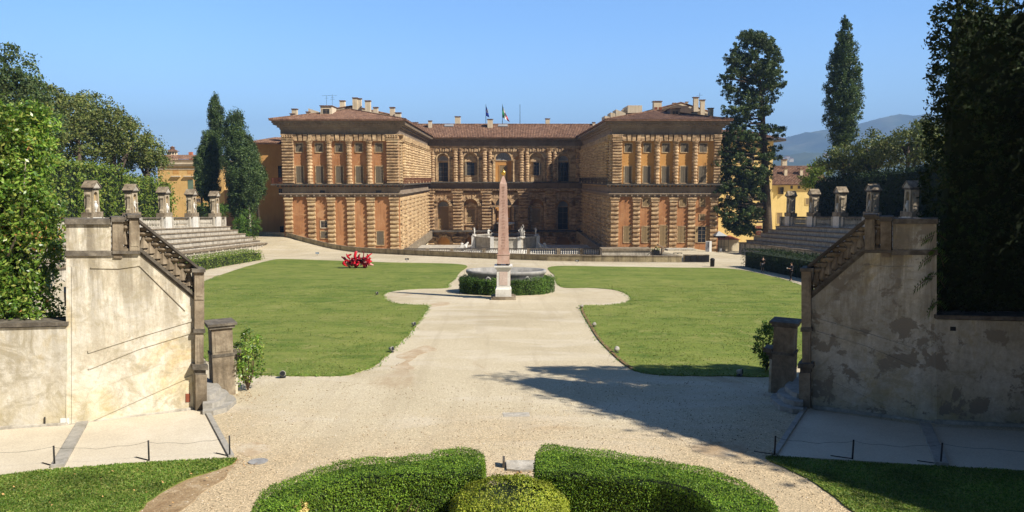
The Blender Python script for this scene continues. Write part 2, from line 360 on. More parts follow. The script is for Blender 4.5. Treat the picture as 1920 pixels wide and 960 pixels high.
# ------------------------------------------------------------------ light, sky
AZ = rad(29); EL = rad(43)                     # the sun stands right of and slightly behind the camera
SD = Vector((cos(EL) * cos(AZ), -cos(EL) * sin(AZ), sin(EL)))
w = bpy.data.worlds.new('World'); bpy.context.scene.world = w; w.use_nodes = True; wt = w.node_tree
sky = wt.nodes.new('ShaderNodeTexSky'); sky.sky_type = 'NISHITA'; sky.sun_disc = False
sky.sun_elevation = EL; sky.sun_rotation = math.atan2(SD.x, SD.y); sky.altitude = 60; sky.air_density = 1.0; sky.dust_density = .5; sky.ozone_density = 3.5
bg = wt.nodes['Background']; bg.inputs[1].default_value = .052; skc = mix(wt, 1.0, sky.outputs[0], (.84, 1.05, 1.26), 'MULTIPLY')
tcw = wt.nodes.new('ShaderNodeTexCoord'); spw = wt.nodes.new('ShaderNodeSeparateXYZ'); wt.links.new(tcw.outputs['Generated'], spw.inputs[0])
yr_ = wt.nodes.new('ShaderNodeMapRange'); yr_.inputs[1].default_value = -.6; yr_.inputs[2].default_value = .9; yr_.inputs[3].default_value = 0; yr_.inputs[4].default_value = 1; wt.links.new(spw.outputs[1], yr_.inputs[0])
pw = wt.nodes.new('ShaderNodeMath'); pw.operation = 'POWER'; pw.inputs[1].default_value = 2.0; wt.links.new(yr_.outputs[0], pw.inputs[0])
ma = wt.nodes.new('ShaderNodeMath'); ma.operation = 'MULTIPLY_ADD'; ma.inputs[1].default_value = 2.1; ma.inputs[2].default_value = .33; wt.links.new(pw.outputs[0], ma.inputs[0])  # added factor: sky brighter ahead of the camera, dimmer behind, to deepen shade
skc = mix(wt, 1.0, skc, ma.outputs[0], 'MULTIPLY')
pale = ramp(wt, spw.outputs[2], [(0.0, .5), (.07, .25), (.19, 0.0)])
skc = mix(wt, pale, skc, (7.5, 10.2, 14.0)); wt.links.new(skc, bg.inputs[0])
sl = bpy.data.lights.new('sun', 'SUN'); so = bpy.data.objects.new('sun', sl); C.objects.link(so)
sl.energy = 5.0; sl.angle = rad(.53); sl.color = (1, .93, .82); so.rotation_euler = SD.to_track_quat('Z', 'Y').to_euler(); so.location = (30, -20, 60)
sc = bpy.context.scene; sc.view_settings.view_transform = 'Standard'; sc.view_settings.look = 'None'
sc.view_settings.exposure = .56; sc.view_settings.gamma = 1
sc.cycles.max_bounces = 6; sc.cycles.diffuse_bounces = 2; sc.cycles.transparent_max_bounces = 4; sc.cycles.volume_bounces = 0

# ------------------------------------------------------------------ ground: one sheet to the horizon
PAR = [(-80, 160), (-48.7, 152), (-38, 138), (-25.5, 127), (-15.6, 118.5), (-3.4, 108.8), (6, 103), (13, 101), (19, 100), (26, 99.5), (60, 99.5)]
def ypar(x): return float(np.interp(x, [p[0] for p in PAR], [p[1] for p in PAR]))
def gz(x, y, behind=False):
    z = -.05 * min(y, 190)
    z += 2.2 * ss((-x - 20) / 22) * ss((y - 120) / 24)
    z -= 1.3 * ss((x - 36) / 4) * ss((y - 120) / 22)
    if behind:
        m = ss((x + 54) / 4) * ss((27.2 - x) / 1.2)
        z = z * (1 - m) - 9.1 * m
        if -19.9 < x < 20 and y > 169.2 and y < 198.7: z = -16.5
    if y > 600: z = -9.5 + 12 * sin(x * .0015) * ss((y - 900) / 2000)
    return z
xs = sorted(set([-7200, -5000, -2500, -1200, -600, -300, -150] + [round(a, 2) for a in np.arange(-100, 100.1, 2.0)] + [-54, -53, -52, -51, -20, -19.8, 20.1, 19.9, 25.9, 26.3, 26.8, 27.3] + [150, 300, 600, 1200, 2500, 5000, 7200]))
fr = list(np.linspace(0, 1, 60)); back = [.3, 40, 60, 80]
V, rows = [], []
for x in xs:
    yp = ypar(x); col = []
    for f in fr: y = -60 + (yp + 60) * f; col.append((x, y, gz(x, y)))
    for y in [yp + .3, yp + 4, yp + 9]: col.append((x, y, gz(x, y, True)))
    for y in [169.1 if yp < 158 else 172, 169.35 if yp < 158 else 172.3, 182, 198.5, 198.9, 215, 260, 400, 900, 1500, 3000, 5000, 6800]: col.append((x, y, gz(x, y, True)))
    V += col; nr = len(col)
Fc = [(i * nr + j, (i + 1) * nr + j, (i + 1) * nr + j + 1, i * nr + j + 1) for i in range(len(xs) - 1) for j in range(nr - 1)]
g = np_mesh('ground', np.array(V), np.array(Fc), M['gravel'], kind='structure')

def spline(P, n=8, closed=True):
    out = []; m = len(P)
    for i in range(m if closed else m - 1):
        p0, p1, p2, p3 = (P[(i - 1) % m], P[i], P[(i + 1) % m], P[(i + 2) % m]) if closed else (P[max(i - 1, 0)], P[i], P[i + 1], P[min(i + 2, m - 1)])
        for k in range(n):
            t = k / n; out.append(.5 * ((2 * p1) + (p2 - p0) * t + (2 * p0 - 5 * p1 + 4 * p2 - p3) * t * t + (3 * p1 - p0 - 3 * p2 + p3) * t ** 3))
    return out
def sheet(name, pix, h, mat, wob=.0, n=6, **kw):
    """flat patch on the sloping ground whose outline is given by photo pixels"""
    pts = [G(u, v) if not isinstance(u, tuple) else None for u, v in pix]
    pts = spline(pts, n)
    pts = [Vector((p.x + random.uniform(-wob, wob), p.y + random.uniform(-wob, wob), 0)) for p in pts]
    mb = MB(); N = len(pts); mb.add([(p.x, p.y, gp(p.y) + h) for p in pts] + [(p.x, p.y, gp(p.y) - .05) for p in pts],
                                    [tuple(range(N))] + [(i, N + i, N + (i + 1) % N, (i + 1) % N) for i in range(N)])
    return mb.build(name, mat, **kw), pts
LL = [(865, 496), (862, 512), (842, 532), (838, 540), (780, 542), (732, 547), (719, 556), (738, 568), (775, 572), (801, 573), (799, 585), (785, 606), (760, 634), (735, 657), (706, 684), (672, 698), (640, 705), (570, 706), (520, 705), (478, 703),
      (438, 700), (395, 680), (350, 640), (325, 600), (345, 555), (383, 529), (440, 507), (500, 490), (530, 486), (600, 488), (720, 492)]
RL = [(1034, 500), (1040, 518), (1052, 538), (1110, 540), (1158, 545), (1182, 557), (1172, 568), (1130, 573), (1090, 574), (1094, 588), (1108, 612), (1124, 637), (1148, 662), (1168, 680), (1190, 695), (1230, 703), (1290, 705), (1380, 706), (1440, 706),
      (1490, 690), (1560, 640), (1590, 590), (1560, 555), (1508, 538), (1460, 522), (1400, 508), (1350, 503), (1260, 502), (1140, 500)]
_, lp = sheet('lawn', LL, .035, M['lawn'], .05, kind='structure')
_, rp = sheet('lawn', RL, .035, M['lawn'], .05, kind='structure')
# ragged turf edge: blades along the outlines and sparse tufts inside
def edge_blades(pts, near):
    P = []
    for i in range(len(pts)):
        a, b = pts[i], pts[(i + 1) % len(pts)]; L = (b - a).length
        if min(a.y, b.y) > near: continue
        n = int(L * 26)
        for k in range(n):
            q = a.lerp(b, random.random()); P.append((q.x + random.gauss(0, .12), q.y + random.gauss(0, .12), gp(q.y) + .05))
    P = np.array(P); return P
EB = np.vstack([edge_blades(lp, 75), edge_blades(rp, 75)])
leaves('turf_edge_grass', EB, np.tile([0, -.3, 1.], (len(EB), 1)), .13, M['grass'], aspect=.35, jit=.5, kind='stuff', label='ragged grass fringe along the lawn edges', cat='grass')
# brick edging beside the right lawn
mb = MB()
kp = spline([G(u, v) for u, v in [(1091, 578), (1094, 588), (1108, 612), (1124, 637), (1148, 662), (1168, 680), (1188, 694)]], 8, False)
for a, b in zip(kp, kp[1:]):
    if (b - a).length < 3:
        d = (b - a).normalized(); nrm = Vector((-d.y, d.x, 0)) * .07; z0 = Vector((0, 0, -.05)); 
        mb.prism([a - nrm + z0, b - nrm + z0, b + nrm + z0, a + nrm + z0], (0, 0, .05 + .055))
mb.build('edging', M['soil'], label='low worn edging along the near side of the right lawn', cat='edging')
# worn soil patches on the gravel (flat stains with their own outline)
def soil_patch(pix): return sheet('soil_patch', pix, .006, M['wornsoil'], .06, 5, kind='structure')
m, t, out = nt('worn_soil'); co = coords(t)
c_ = mix(t, .4, ramp(t, noise(t, co, 1.2, 7, .7), [(.35, (.38, .27, .16)), (.5, (.46, .36, .24)), (.65, (.53, .45, .325))]), ramp(t, noise(t, co, 18, 5, .8), [(.3, .2), (.7, .85)]), 'OVERLAY')
surf(t, out, c_, .95, noise(t, co, 9), .5, .03, spec=.1); M['wornsoil'] = m
for pix in [[(735, 690), (760, 676), (742, 668), (775, 655), (800, 648), (818, 656), (790, 664), (768, 680), (778, 694), (760, 692)],
            [(440, 840), (470, 829), (505, 834), (500, 845), (465, 856)], [(806, 571), (830, 566), (845, 570), (812, 575)],
            [(1230, 668), (1300, 664), (1330, 676), (1270, 676)], [(1300, 836), (1370, 828), (1410, 842), (1360, 858), (1310, 850)]]: soil_patch(pix)

m, t, out = nt('verge_earth'); co = coords(t)
c_ = mix(t, .5, ramp(t, noise(t, co, 1.6, 8, .75), [(.35, (.23, .15, .08)), (.55, (.36, .26, .15)), (.68, (.50, .41, .29))]), ramp(t, noise(t, co, 22, 5, .8), [(.3, .15), (.7, .9)]), 'OVERLAY')
surf(t, out, c_, .95, noise(t, co, 12), .8, .04, spec=.1); M['soil2'] = m
# near grass verges with real blades, soil rim
def pip(P, poly):
    x, y = P[:, 0], P[:, 1]; ins = np.zeros(len(P), bool); n = len(poly)
    for i in range(n):
        a, b = poly[i], poly[(i + 1) % n]
        c = ((a.y > y) != (b.y > y)) & (x < (b.x - a.x) * (y - a.y) / (b.y - a.y + 1e-12) + a.x); ins ^= c
    return ins
VG = [[(-160, 915), (0, 894), (120, 880), (280, 869), (432, 861), (425, 876), (350, 900), (290, 935), (240, 975), (100, 1050), (-200, 1100)],
      [(2080, 905), (1920, 886), (1790, 878), (1600, 868), (1450, 858), (1447, 866), (1500, 892), (1560, 930), (1620, 975), (1800, 1060), (2100, 1100)]]
RIM = [[(-170, 905), (0, 893), (280, 868), (436, 860), (438, 868), (425, 892), (380, 925), (330, 965), (280, 1010), (100, 1110), (-200, 1150)],
       [(2090, 897), (1920, 885), (1600, 867), (1448, 857), (1438, 866), (1485, 905), (1540, 945), (1600, 990), (1800, 1100), (2100, 1150)]]
for i, (vg, rm) in enumerate(zip(VG, RIM)):
    if i == 0: sheet('verge_soil', rm, .008, M['soil2'], .06, 5, kind='structure')
    _, poly = sheet('verge', vg, .03, M['lawn'], .04, 4, kind='structure')
    P = np.column_stack([rng.uniform(min(p.x for p in poly), max(p.x for p in poly), 90000), rng.uniform(max(10.5, min(p.y for p in poly)), max(p.y for p in poly), 90000), np.zeros(90000)])
    P = P[pip(P, poly)]; cl = np.sin(P[:, 0] * 3.1 + np.sin(P[:, 1] * 2.3) * 2) + np.sin(P[:, 1] * 4.7 + P[:, 0])
    P = P[rng.random(len(P)) < .75 + .2 * cl][:42000]; P[:, 2] = -.05 * P[:, 1] + .05
    leaves('grass', P, np.tile([0, 0, 1.], (len(P), 1)), .085, M['grass'], aspect=.3, jit=.75, kind='stuff', label='short green grass on the %s verge beside the wire fence' % ['sunlit left', 'shaded right'][i], cat='grass')
# fallen leaves on the left verge
Pf = np.array([[p.x, p.y, gp(p.y) + .1] for p in [G(random.uniform(0, 400), random.uniform(885, 955)) for _ in range(30)]])
leaves('fallen_leaves', Pf, np.tile([0, 0, 1.], (len(Pf), 1)), .07, plain('dry_leaf', (.55, .33, .13), .8), aspect=.6, jit=.3, kind='stuff', label='dry orange leaves scattered on the left grass verge', cat='leaves')

n = 9000; P = np.column_stack([rng.uniform(-11, 12, n), 12.5 + 15 * rng.random(n) ** 1.6, np.zeros(n)]); P[:, 2] = -.05 * P[:, 1] + .008
r_ = rng.uniform(.010, .024, n); O6 = np.array([[1, 0, 0], [0, 1, 0], [-1, 0, 0], [0, -1, 0], [0, 0, .7], [0, 0, -.7]]); V = P[:, None, :] + O6[None] * r_[:, None, None] * rng.uniform(.7, 1.3, (n, 6, 3))
f8 = np.array([[0, 1, 4], [1, 2, 4], [2, 3, 4], [3, 0, 4], [1, 0, 5], [2, 1, 5], [3, 2, 5], [0, 3, 5]]); Fc = (np.arange(n)[:, None, None] * 6 + f8[None]).reshape(-1, 3)
np_mesh('pebbles', V.reshape(-1, 3), Fc, leaf('pebble_stone', [(.24, .16, .09), (.42, .33, .21), (.55, .47, .35), (.66, .60, .50)], .8, 0, .9), kind='stuff', label='loose pebbles scattered over the near gravel', cat='gravel')
for pp_, nm_ in ((lp, 'left'), (rp, 'right')):
    P = np.column_stack([rng.uniform(min(p.x for p in pp_), max(p.x for p in pp_), 60000), 27 + 40 * rng.random(60000) ** 1.8, np.zeros(60000)]); P = P[pip(P, pp_)]; P = P[rng.random(len(P)) < .5 + .5 * np.sin(P[:, 0] * 1.3 + np.sin(P[:, 1]) * 2) * np.sin(P[:, 1] * .9)][:24000]; P[:, 2] = -.05 * P[:, 1] + .045
    leaves('grass', P, np.tile([0, 0, 1.], (len(P), 1)), .10, M['turf'], aspect=.35, jit=.6, kind='stuff', label='tufts of mown grass on the near part of the %s lawn' % nm_, cat='grass')
P = np.vstack([[[p.x, p.y, gp(p.y) + .03] for p in [G(random.gauss(u, su), random.gauss(v, sv)) for _ in range(n_)]] for u, v, su, sv, n_ in ((250, 783, 80, 3, 60), (455, 745, 14, 5, 40), (440, 870, 14, 8, 50), (1150, 660, 12, 12, 20), (720, 680, 30, 14, 30), (1450, 860, 18, 8, 30), (960, 890, 40, 6, 40))])
leaves('leaf_litter', P, np.tile([0, 0, 1.], (len(P), 1)), .07, plain('brown_leaf', (.33, .19, .08), .85, var=.5), aspect=.6, jit=.3, kind='stuff', label='small brown dead leaves gathered by walls, steps and hedges', cat='leaves')

# far ridge of hills
def ridge(name, Y, pr, zb, mat, depth, seed):
    us = np.arange(pr[0][0], pr[-1][0] + 1, 5); r2 = random.Random(seed); V = []; nk = 14
    for u in us:
        v = float(np.interp(u, [p[0] for p in pr], [p[1] for p in pr])) + r2.uniform(-.5, .5); zt = Z_(v, Y, 1600)
        x0 = X_(u, Y)
        for k in range(nk):
            f = k / (nk - 1); yy = Y - depth * (1 - f)
            hgt = zb + (zt - zb) * (f ** .8) * (1 + (0 if f == 1 else .10 * sin(u * .07 + k * 1.1) * sin(k * .9 + u * .013)))
            V.append((x0, yy, hgt))
    Fc = [(i * nk + j, (i + 1) * nk + j, (i + 1) * nk + j + 1, i * nk + j + 1) for i in range(len(us) - 1) for j in range(nk - 1)]
    o = np_mesh(name, np.array(V), np.array(Fc), mat, kind='structure'); o.data.shade_smooth(); return o
M['hill'] = stone('wooded_hill', (.035, .055, .02), (.06, .085, .03), (.13, .14, .07), .004, 0, .95, 0, .1, grain=.02)
ridge('hills', 5200, [(1100, 300), (1280, 290), (1400, 272), (1450, 262), (1500, 251), (1545, 243), (1590, 237), (1620, 228), (1650, 220), (1680, 214), (1700, 216), (1745, 224), (1800, 232), (1900, 236), (2100, 260), (2300, 280)], -30, M['hill'], 1500, 3)
ridge('hills', 3300, [(1200, 306), (1420, 300), (1460, 292), (1520, 286), (1580, 291), (1640, 288), (1720, 296), (1800, 290), (2000, 300)], -30, M['hill'], 900, 5)
# pale villas on the lower slope
for i, (u, v) in enumerate([(1471, 296), (1477, 294), (1484, 297), (1550, 289)]):
    p = at(u, v, 2900); mb = MB().box(p.x - 9, p.x + 9, p.y, p.y + 10, p.z - 14, p.z); e = empty('villa', (p.x, p.y, p.z - 14), ['pale villa leftmost on the lower hill slope', 'pale villa second from the left on the hill slope', 'pale villa third from the left on the hill slope', 'pale villa far right on the hill slope'][i], 'house', 'villas on the hill slope')
    mb.build('wall', M['cream'], e); MB().add([(p.x - 10, p.y - 1, p.z), (p.x + 10, p.y - 1, p.z), (p.x + 10, p.y + 11, p.z), (p.x - 10, p.y + 11, p.z), (p.x - 4, p.y + 5, p.z + 3), (p.x + 4, p.y + 5, p.z + 3)], [(0, 1, 5, 4), (1, 2, 5), (2, 3, 4, 5), (3, 0, 4)]).build('roof', M['tiles'], e)
# the air
hz = MB().box(-7500, 7500, -120, 7000, -60, 520).build('haze', None, label='pale blue air between the garden and the far hills', cat='haze', kind='stuff')
m, t, out = nt('haze_air'); pv = t.nodes.new('ShaderNodeVolumePrincipled'); pv.inputs['Color'].default_value = (.33, .56, 1, 1); pv.inputs['Density'].default_value = .00018; pv.inputs['Anisotropy'].default_value = 0
t.links.new(pv.outputs[0], out.inputs['Volume']); hz.data.materials.append(m)

# ------------------------------------------------------------------ the palace
YF, YB = 143.0, 196.6
pal = empty('palace', (0, YF, -9), 'rusticated orange and sandstone palace with two projecting wings around a courtyard', 'palace')
def rpier(mb, x0, x1, y, z0, z1, nb, d=.28, cap=True):
    """rusticated pier: projecting blocks between recessed joints (front plane at y, sticking out d)"""
    hb = (z1 - z0) / nb
    mb.box(x0 + .12, x1 - .12, y - d * .35, y + .1, z0, z1)
    for k in range(nb):
        j = random.uniform(-.02, .02); mb.add([(x0 - j, y, z0 + hb * (k + .12)), (x1 + j, y, z0 + hb * (k + .12)), (x1 + j, y, z0 + hb * (k + .80)), (x0 - j, y, z0 + hb * (k + .80)),
               (x0 + .06 - j, y - d, z0 + hb * (k + .28)), (x1 - .06 + j, y - d, z0 + hb * (k + .28)), (x1 - .06 + j, y - d, z0 + hb * (k + .64)), (x0 + .06 - j, y - d, z0 + hb * (k + .64))],
               [(4, 5, 6, 7), (0, 1, 5, 4), (1, 2, 6, 5), (2, 3, 7, 6), (3, 0, 4, 7)])
def rcol(mb, c, r, z0, z1, nb, n=10):
    """round column wrapped in drum-shaped bands, with a leafy capital"""
    prof = []; hc = r * 1.7; zz = z1 - hc; hb = (zz - z0 - .3) / nb
    prof += [(r * 1.25, z0), (r * 1.25, z0 + .28), (r * .9, z0 + .3)]
    for k in range(nb):
        a = z0 + .3 + hb * k; prof += [(r * .84, a + .04 * hb), (r * 1.1, a + .2 * hb), (r * 1.13, a + .45 * hb), (r * 1.08, a + .7 * hb), (r * .84, a + .86 * hb)]
    prof += [(r * .85, zz), (r * 1.0, zz + .12), (r * .9, zz + hc * .35), (r * 1.25, zz + hc * .62), (r * 1.05, zz + hc * .68), (r * 1.45, zz + hc * .92), (r * 1.4, z1)]
    mb.lathe((c[0], c[1], 0), prof, n)
def xf(mb, fn): mb.v = [fn(p) for p in mb.v]; return mb
def win(x0, x1, y, z0, z1, parent=None, sm='shutter', fr='rust_light', open_=0, glass=False, fw=.14, name='window'):
    """framed opening with louvred shutters: frame > shutter (two), pane"""
    mb = MB(); yo = y - .09
    mb.box(x0 - fw, x0, yo, y + .05, z0 - fw, z1 + fw).box(x1, x1 + fw, yo, y + .05, z0 - fw, z1 + fw)
    mb.box(x0, x1, yo, y + .05, z1, z1 + fw).box(x0, x1, yo - .04, y + .05, z0 - fw, z0)
    f = mb.build(name, M[fr], parent or pal)
    xm = (x0 + x1) / 2
    if glass or open_:
        g = MB().box(x0, x1, y - .02, y - .01, z0, z1); g.build('pane', M['glass'], f)
        b = MB(); b.box(xm - .03, xm + .03, y - .05, y - .021, z0, z1)
        for k in range(1, 4): zz = z0 + (z1 - z0) * k / 4; b.box(x0, xm - .031, y - .045, y - .021, zz - .02, zz + .02).box(xm + .031, x1, y - .045, y - .021, zz - .02, zz + .02)
        b.build('glazing_bar', M['frieze'], f)
    if not glass:
        for a, b_, sgn in ((x0 + .02, xm - .015, -1), (xm + .015, x1 - .02, 1)):
            mb = MB(); nl = max(4, int((z1 - z0) / .22)); st = .07
            mb.box(a, a + st, y - .06, y - .022, z0, z1).box(b_ - st, b_, y - .06, y - .022, z0, z1)
            mb.box(a + st, b_ - st, y - .055, y - .022, z0, z0 + .1).box(a + st, b_ - st, y - .055, y - .022, z1 - .1, z1)
            for k in range(nl):
                zz = z0 + .1 + (z1 - z0 - .2) * k / nl; h = (z1 - z0 - .2) / nl
                mb.add([(a + st, y - .056, zz), (b_ - st, y - .056, zz), (b_ - st, y - .026, zz + h * .9), (a + st, y - .026, zz + h * .9)], [(0, 1, 2, 3)])
            if open_:
                hx = x0 - .02 if sgn < 0 else x1 + .02; an = open_ * sgn; 
                def rot(p, hx=hx, sgn=sgn, a=a, b_=b_):
                    dx = (p[0] - a) if sgn < 0 else (b_ - p[0]); dy = p[1] - (y - .04)
                    return (hx + sgn * dx * cos(open_) * -1 * (-1), y - .05 - dx * sin(open_) + dy * .3, p[2]) if sgn > 0 else (hx - dx * cos(open_), y - .05 - dx * sin(open_) + dy * .3, p[2])
                xf(mb, rot)
            mb.build('shutter', M[sm], f)
    return f
def flat_arch(mb, x0, x1, y, z0, z1, n, d=.42, lean=.5):
    """band of splayed voussoir blocks"""
    w_ = (x1 - x0) / n
    for k in range(n):
        a = x0 + w_ * k; ph = ((k % 4) - 1.5) * lean * w_ * .25; dd = d + (.12 if k % 2 else 0)
        mb.add([(a + .05, y, z0), (a + w_ - .05, y, z0), (a + w_ - .05 + ph, y, z1), (a + .05 + ph, y, z1),
                (a + .1, y - dd, z0 + .08), (a + w_ - .1, y - dd, z0 + .08), (a + w_ - .08 + ph, y - dd, z1 - .02), (a + .08 + ph, y - dd, z1 - .02)], [(4, 5, 6, 7), (0, 1, 5, 4), (1, 2, 6, 5), (2, 3, 7, 6), (3, 0, 4, 7)])
zE = Z_(224, YF - 1.8); zFr0 = Z_(252, YF); zFr1 = Z_(231, YF); zL0 = Z_(265, YF); zLed = Z_(344.5, YF); zLedB = Z_(347.5, YF); zC1 = Z_(362, YF); zC0 = Z_(369, YF); zBot = -9.2
def eave(name, x0, x1, y0, y1, z, oh, h, mat):
    """stepped cornice ring with brackets under a projecting eave"""
    mb = MB(); st = 4
    for k in range(st):
        o = oh * ((k + .4) / st); a = z - h + h * k / st; mb.box(x0 - o, x1 + o, y0 - o, y1 + o, a, a + h / st - .003)
    nb = int((x1 - x0) / .9)
    for k in range(nb + 1): xx = x0 + (x1 - x0) * k / nb; mb.box(xx - .1, xx + .1, y0 - oh * .95, y0 - oh * .38, z - h * .42, z - h * .26)
    nb = int((y1 - y0) / .9)
    for s, xe in ((-1, x0), (1, x1)):
        for k in range(nb + 1):
            yy = y0 + (y1 - y0) * k / nb; a, b = sorted((xe + s * oh * .38, xe + s * oh * .95)); mb.box(a, b, yy - .1, yy + .1, z - h * .42, z - h * .26)
    return mb.build(name, mat, pal)
def ribs(mb, A, B, up_, la, lb, L, pitch=.36, amp=.055):
    """corrugated tile slope: eave from A to B, up_ = vector up the slope per metre, run length L limited by hips la, lb (run per metre along the eave, 0 = square end)"""
    A, B, up_ = Vector(A), Vector(B), Vector(up_); W = (B - A).length; e = (B - A) / W; nrm = e.cross(up_).normalized()
    if nrm.z < 0: nrm = -nrm
    n = max(4, int(W / pitch * 4)); prev = None; vs = []; fs = []
    for i in range(n + 1):
        s = W * i / n; run = L
        if la: run = min(run, s * la)
        if lb: run = min(run, (W - s) * lb)
        o = nrm * (amp * (1 + sin(2 * pi * s / pitch))); p = A + e * s + o; q = p + up_ * run
        vs += [p, q]
        if i: k = 2 * i; fs.append((k - 2, k, k + 1, k - 1))
    return mb.add(vs, fs)
def hip_roof(name, x0, x1, y0, y1, z, slope, parent, back_hip=True):
    mb = MB(); h = (x1 - x0) / 2; rz = slope
    mb.box(x0, x1, y0, y1, z - .22, z)                        # eave board
    ribs(mb, (x0, y0, z), (x1, y0, z), (0, 1, rz), 1, 1, 99)
    ribs(mb, (x0, y0, z), (x0, y1, z), (1, 0, rz), 1, 0, h); ribs(mb, (x1, y0, z), (x1, y1, z), (-1, 0, rz), 1, 0, h)
    mb.tube([(x0, y0, z + .1), (x0 + h, y0 + h, z + h * rz + .12)], .11, 5).tube([(x1, y0, z + .1), (x1 - h, y0 + h, z + h * rz + .12)], .11, 5).tube([(x0 + h, y0 + h, z + h * rz + .12), (x0 + h, y1, z + h * rz + .12)], .11, 5)
    return mb.build(name, M['tiles'], parent)
def chimney(u0, u1, v0, v1, Y, roof, mat='cream', cap=True, brick=False):
    a = at(u0, v1, Y); b = at(u1, v0, Y); mb = MB(); wd = b.x - a.x; mb.box(a.x, b.x, Y, Y + wd * 1.0, a.z - 1.2, b.z)
    c = mb.build('chimney', M[mat], roof)
    return c
def caps(roof, lst):
    for (u0, u1, v0, v1, Y) in lst:
        c = chimney(u0, u1, v0, v1, Y, roof)
        a = at(u0, v0, Y); b = at(u1, v0, Y); mb = MB().box(a.x - .12, b.x + .12, Y - .12, Y + (b.x - a.x) + .12, a.z + .002, a.z + .16)
        mb.build('chimney_cap', M['tiles'], roof)

WINGS = [dict(x0=X_(530, YF), x1=X_(749, YF), ux=[(531, 553), (726, 749)], cols=[582, 618.7, 655.8, 693.5], wins=[562.5, 599.7, 637, 674.2, 711.4], lp=[(533, 547.5), (575.5, 590.5), (612.5, 627.5), (649.5, 664.5), (687, 702), (730, 747)], side=1),
         dict(x0=X_(1147, YF), x1=X_(1349, YF), ux=[(1147, 1165.5), (1336, 1349)], cols=[1195.3, 1230.4, 1265.4, 1301.2], wins=[1177.2, 1212.3, 1247.4, 1282, 1316.8], lp=[(1145.5, 1161), (1187, 1201.5), (1221.5, 1236.5), (1256, 1271), (1290.5, 1305.5), (1332.5, 1346.5)], side=-1)]
roofs = []
for wi, W in enumerate(WINGS):
    x0, x1 = W['x0'], W['x1']; s = W['side']; xi = x1 if s > 0 else x0
    MB().box(x0, x1, YF, YB + 12, zBot, zFr1 + 1).build('wing_wall', M['orange' if wi == 0 else 'orange2'], pal)
    if wi: MB().box(x0 - .004, x1, YF - .03, YF - .002, zBot, zLedB - 1).build('lower_wall', M['orange'], pal)
    # frieze over the capitals and eave cornice
    MB().box(x0 - .12, x1 + .12, YF - .12, YB + 12, zFr0, zFr1 + .5).build('frieze', M['frieze'], pal)
    eave('eave_cornice', x0 - .1, x1 + .1, YF - .1, YB + 8, zE - .25, 1.5, 1.55, M['frieze'])
    # upper storey
    for (a, b) in W['ux']:
        mb = MB(); rpier(mb, X_(a, YF), X_(b, YF), YF - .35, zLed, Z_(262, YF), 15, .34); mb.box(X_(a, YF) + .05, X_(b, YF) - .05, YF - .36, YF, zLed, zFr0)
        xa, xb = X_(a, YF), X_(b, YF); mb.box(xa - .05, xb + .05, YF - .75, YF, Z_(262, YF), Z_(260, YF))
        for k in range(5): mb.lathe((xa + (xb - xa) * (k + .5) / 5, YF - .62, Z_(259.5, YF)), [(.05, 0), (.22, .15), (.26, .4), (.12, .62)], 6)
        mb.box(xa - .1, xb + .1, YF - .8, YF, Z_(253.5, YF), zFr0)
        mb.build('corner_pier', M['rust'], pal)
    for u in W['cols']:
        mb = MB(); rcol(mb, (X_(u, YF), YF - .35), .52, zLed, Z_(265, YF), 11); mb.build('column', M['rust'], pal, smooth=False)
    mb = MB(); flat_arch(mb, X_(W['ux'][0][1], YF), X_(W['ux'][1][0], YF), YF, zL0, zFr0, 20, .5); mb.build('lintel_band', M['rust'], pal)
    for u in W['wins']:
        hw = .68; xc = X_(u, YF); win(xc - hw, xc + hw, YF, Z_(343, YF), Z_(312, YF)); win(xc - hw, xc + hw, YF, Z_(285, YF), Z_(269, YF))
    # balcony ledge running round the wing, with a thin rail on the court side
    mb = MB().box(x0 - 1.0, x1 + 1.0, YF - 1.05, YB, zLedB, zLed - .002)
    for k in range(30): xx = x0 - .8 + (x1 - x0 + 1.6) * k / 29; mb.box(xx - .11, xx + .11, YF - .9, YF - .2, zLedB - .28, zLedB - .002)
    mb.build('balcony_ledge', M['rail'], pal)
    MB().box(x0 - .14, x1 + .14, YF - .14, YB, zC1, zLedB - .3).build('lower_frieze', M['frieze'], pal)
    mb = MB(); st = [(.15, zC0), (.4, zC0 + (zC1 - zC0) * .35), (.62, zC0 + (zC1 - zC0) * .7)]
    for k, (o, zz) in enumerate(st): mb.box(x0 - o, x1 + o, YF - o, YB, zz, (st[k + 1][1] if k < 2 else zC1) - .003)
    for k in range(int((x1 - x0) / 1.1)): xx = x0 + .5 + k * 1.1; mb.box(xx - .12, xx + .12, YF - .66, YF - .4, zC0 + .12, zC0 + .42)
    mb.build('lower_cornice', M['frieze'], pal)
    for k, (a, b) in enumerate(W['lp']):
        mb = MB(); xa, xb = X_(a, YF), X_(b, YF); mb.box(xa - .12, xb + .12, YF - .5, YF - .03, zC0 - .45, zC0 - .12).box(xa - .02, xb + .02, YF - .36, YF - .03, zC0 - 1.0, zC0 - .46)
        rpier(mb, xa, xb, YF - .03, zBot, zC0 - 1.0, 13, .42); mb.build('pilaster', M['rust_light' if wi == 0 else 'rust'], pal)
    # inner side of the wing: columns above, bossed blocks below
    def sidef(p, xi=xi, s=s): return (xi + s * (YF - p[1]), YF + p[0], p[2])      # local (along, front plane) -> court side wall
    ns = 8; pitch = (YB - YF) / ns
    MB().box(*( (xi, xi + .02) if s > 0 else (xi - .02, xi)), YF + .05, YB, zBot, zFr0).build('court_wall', M['rust_light'], pal)
    mb = MB()
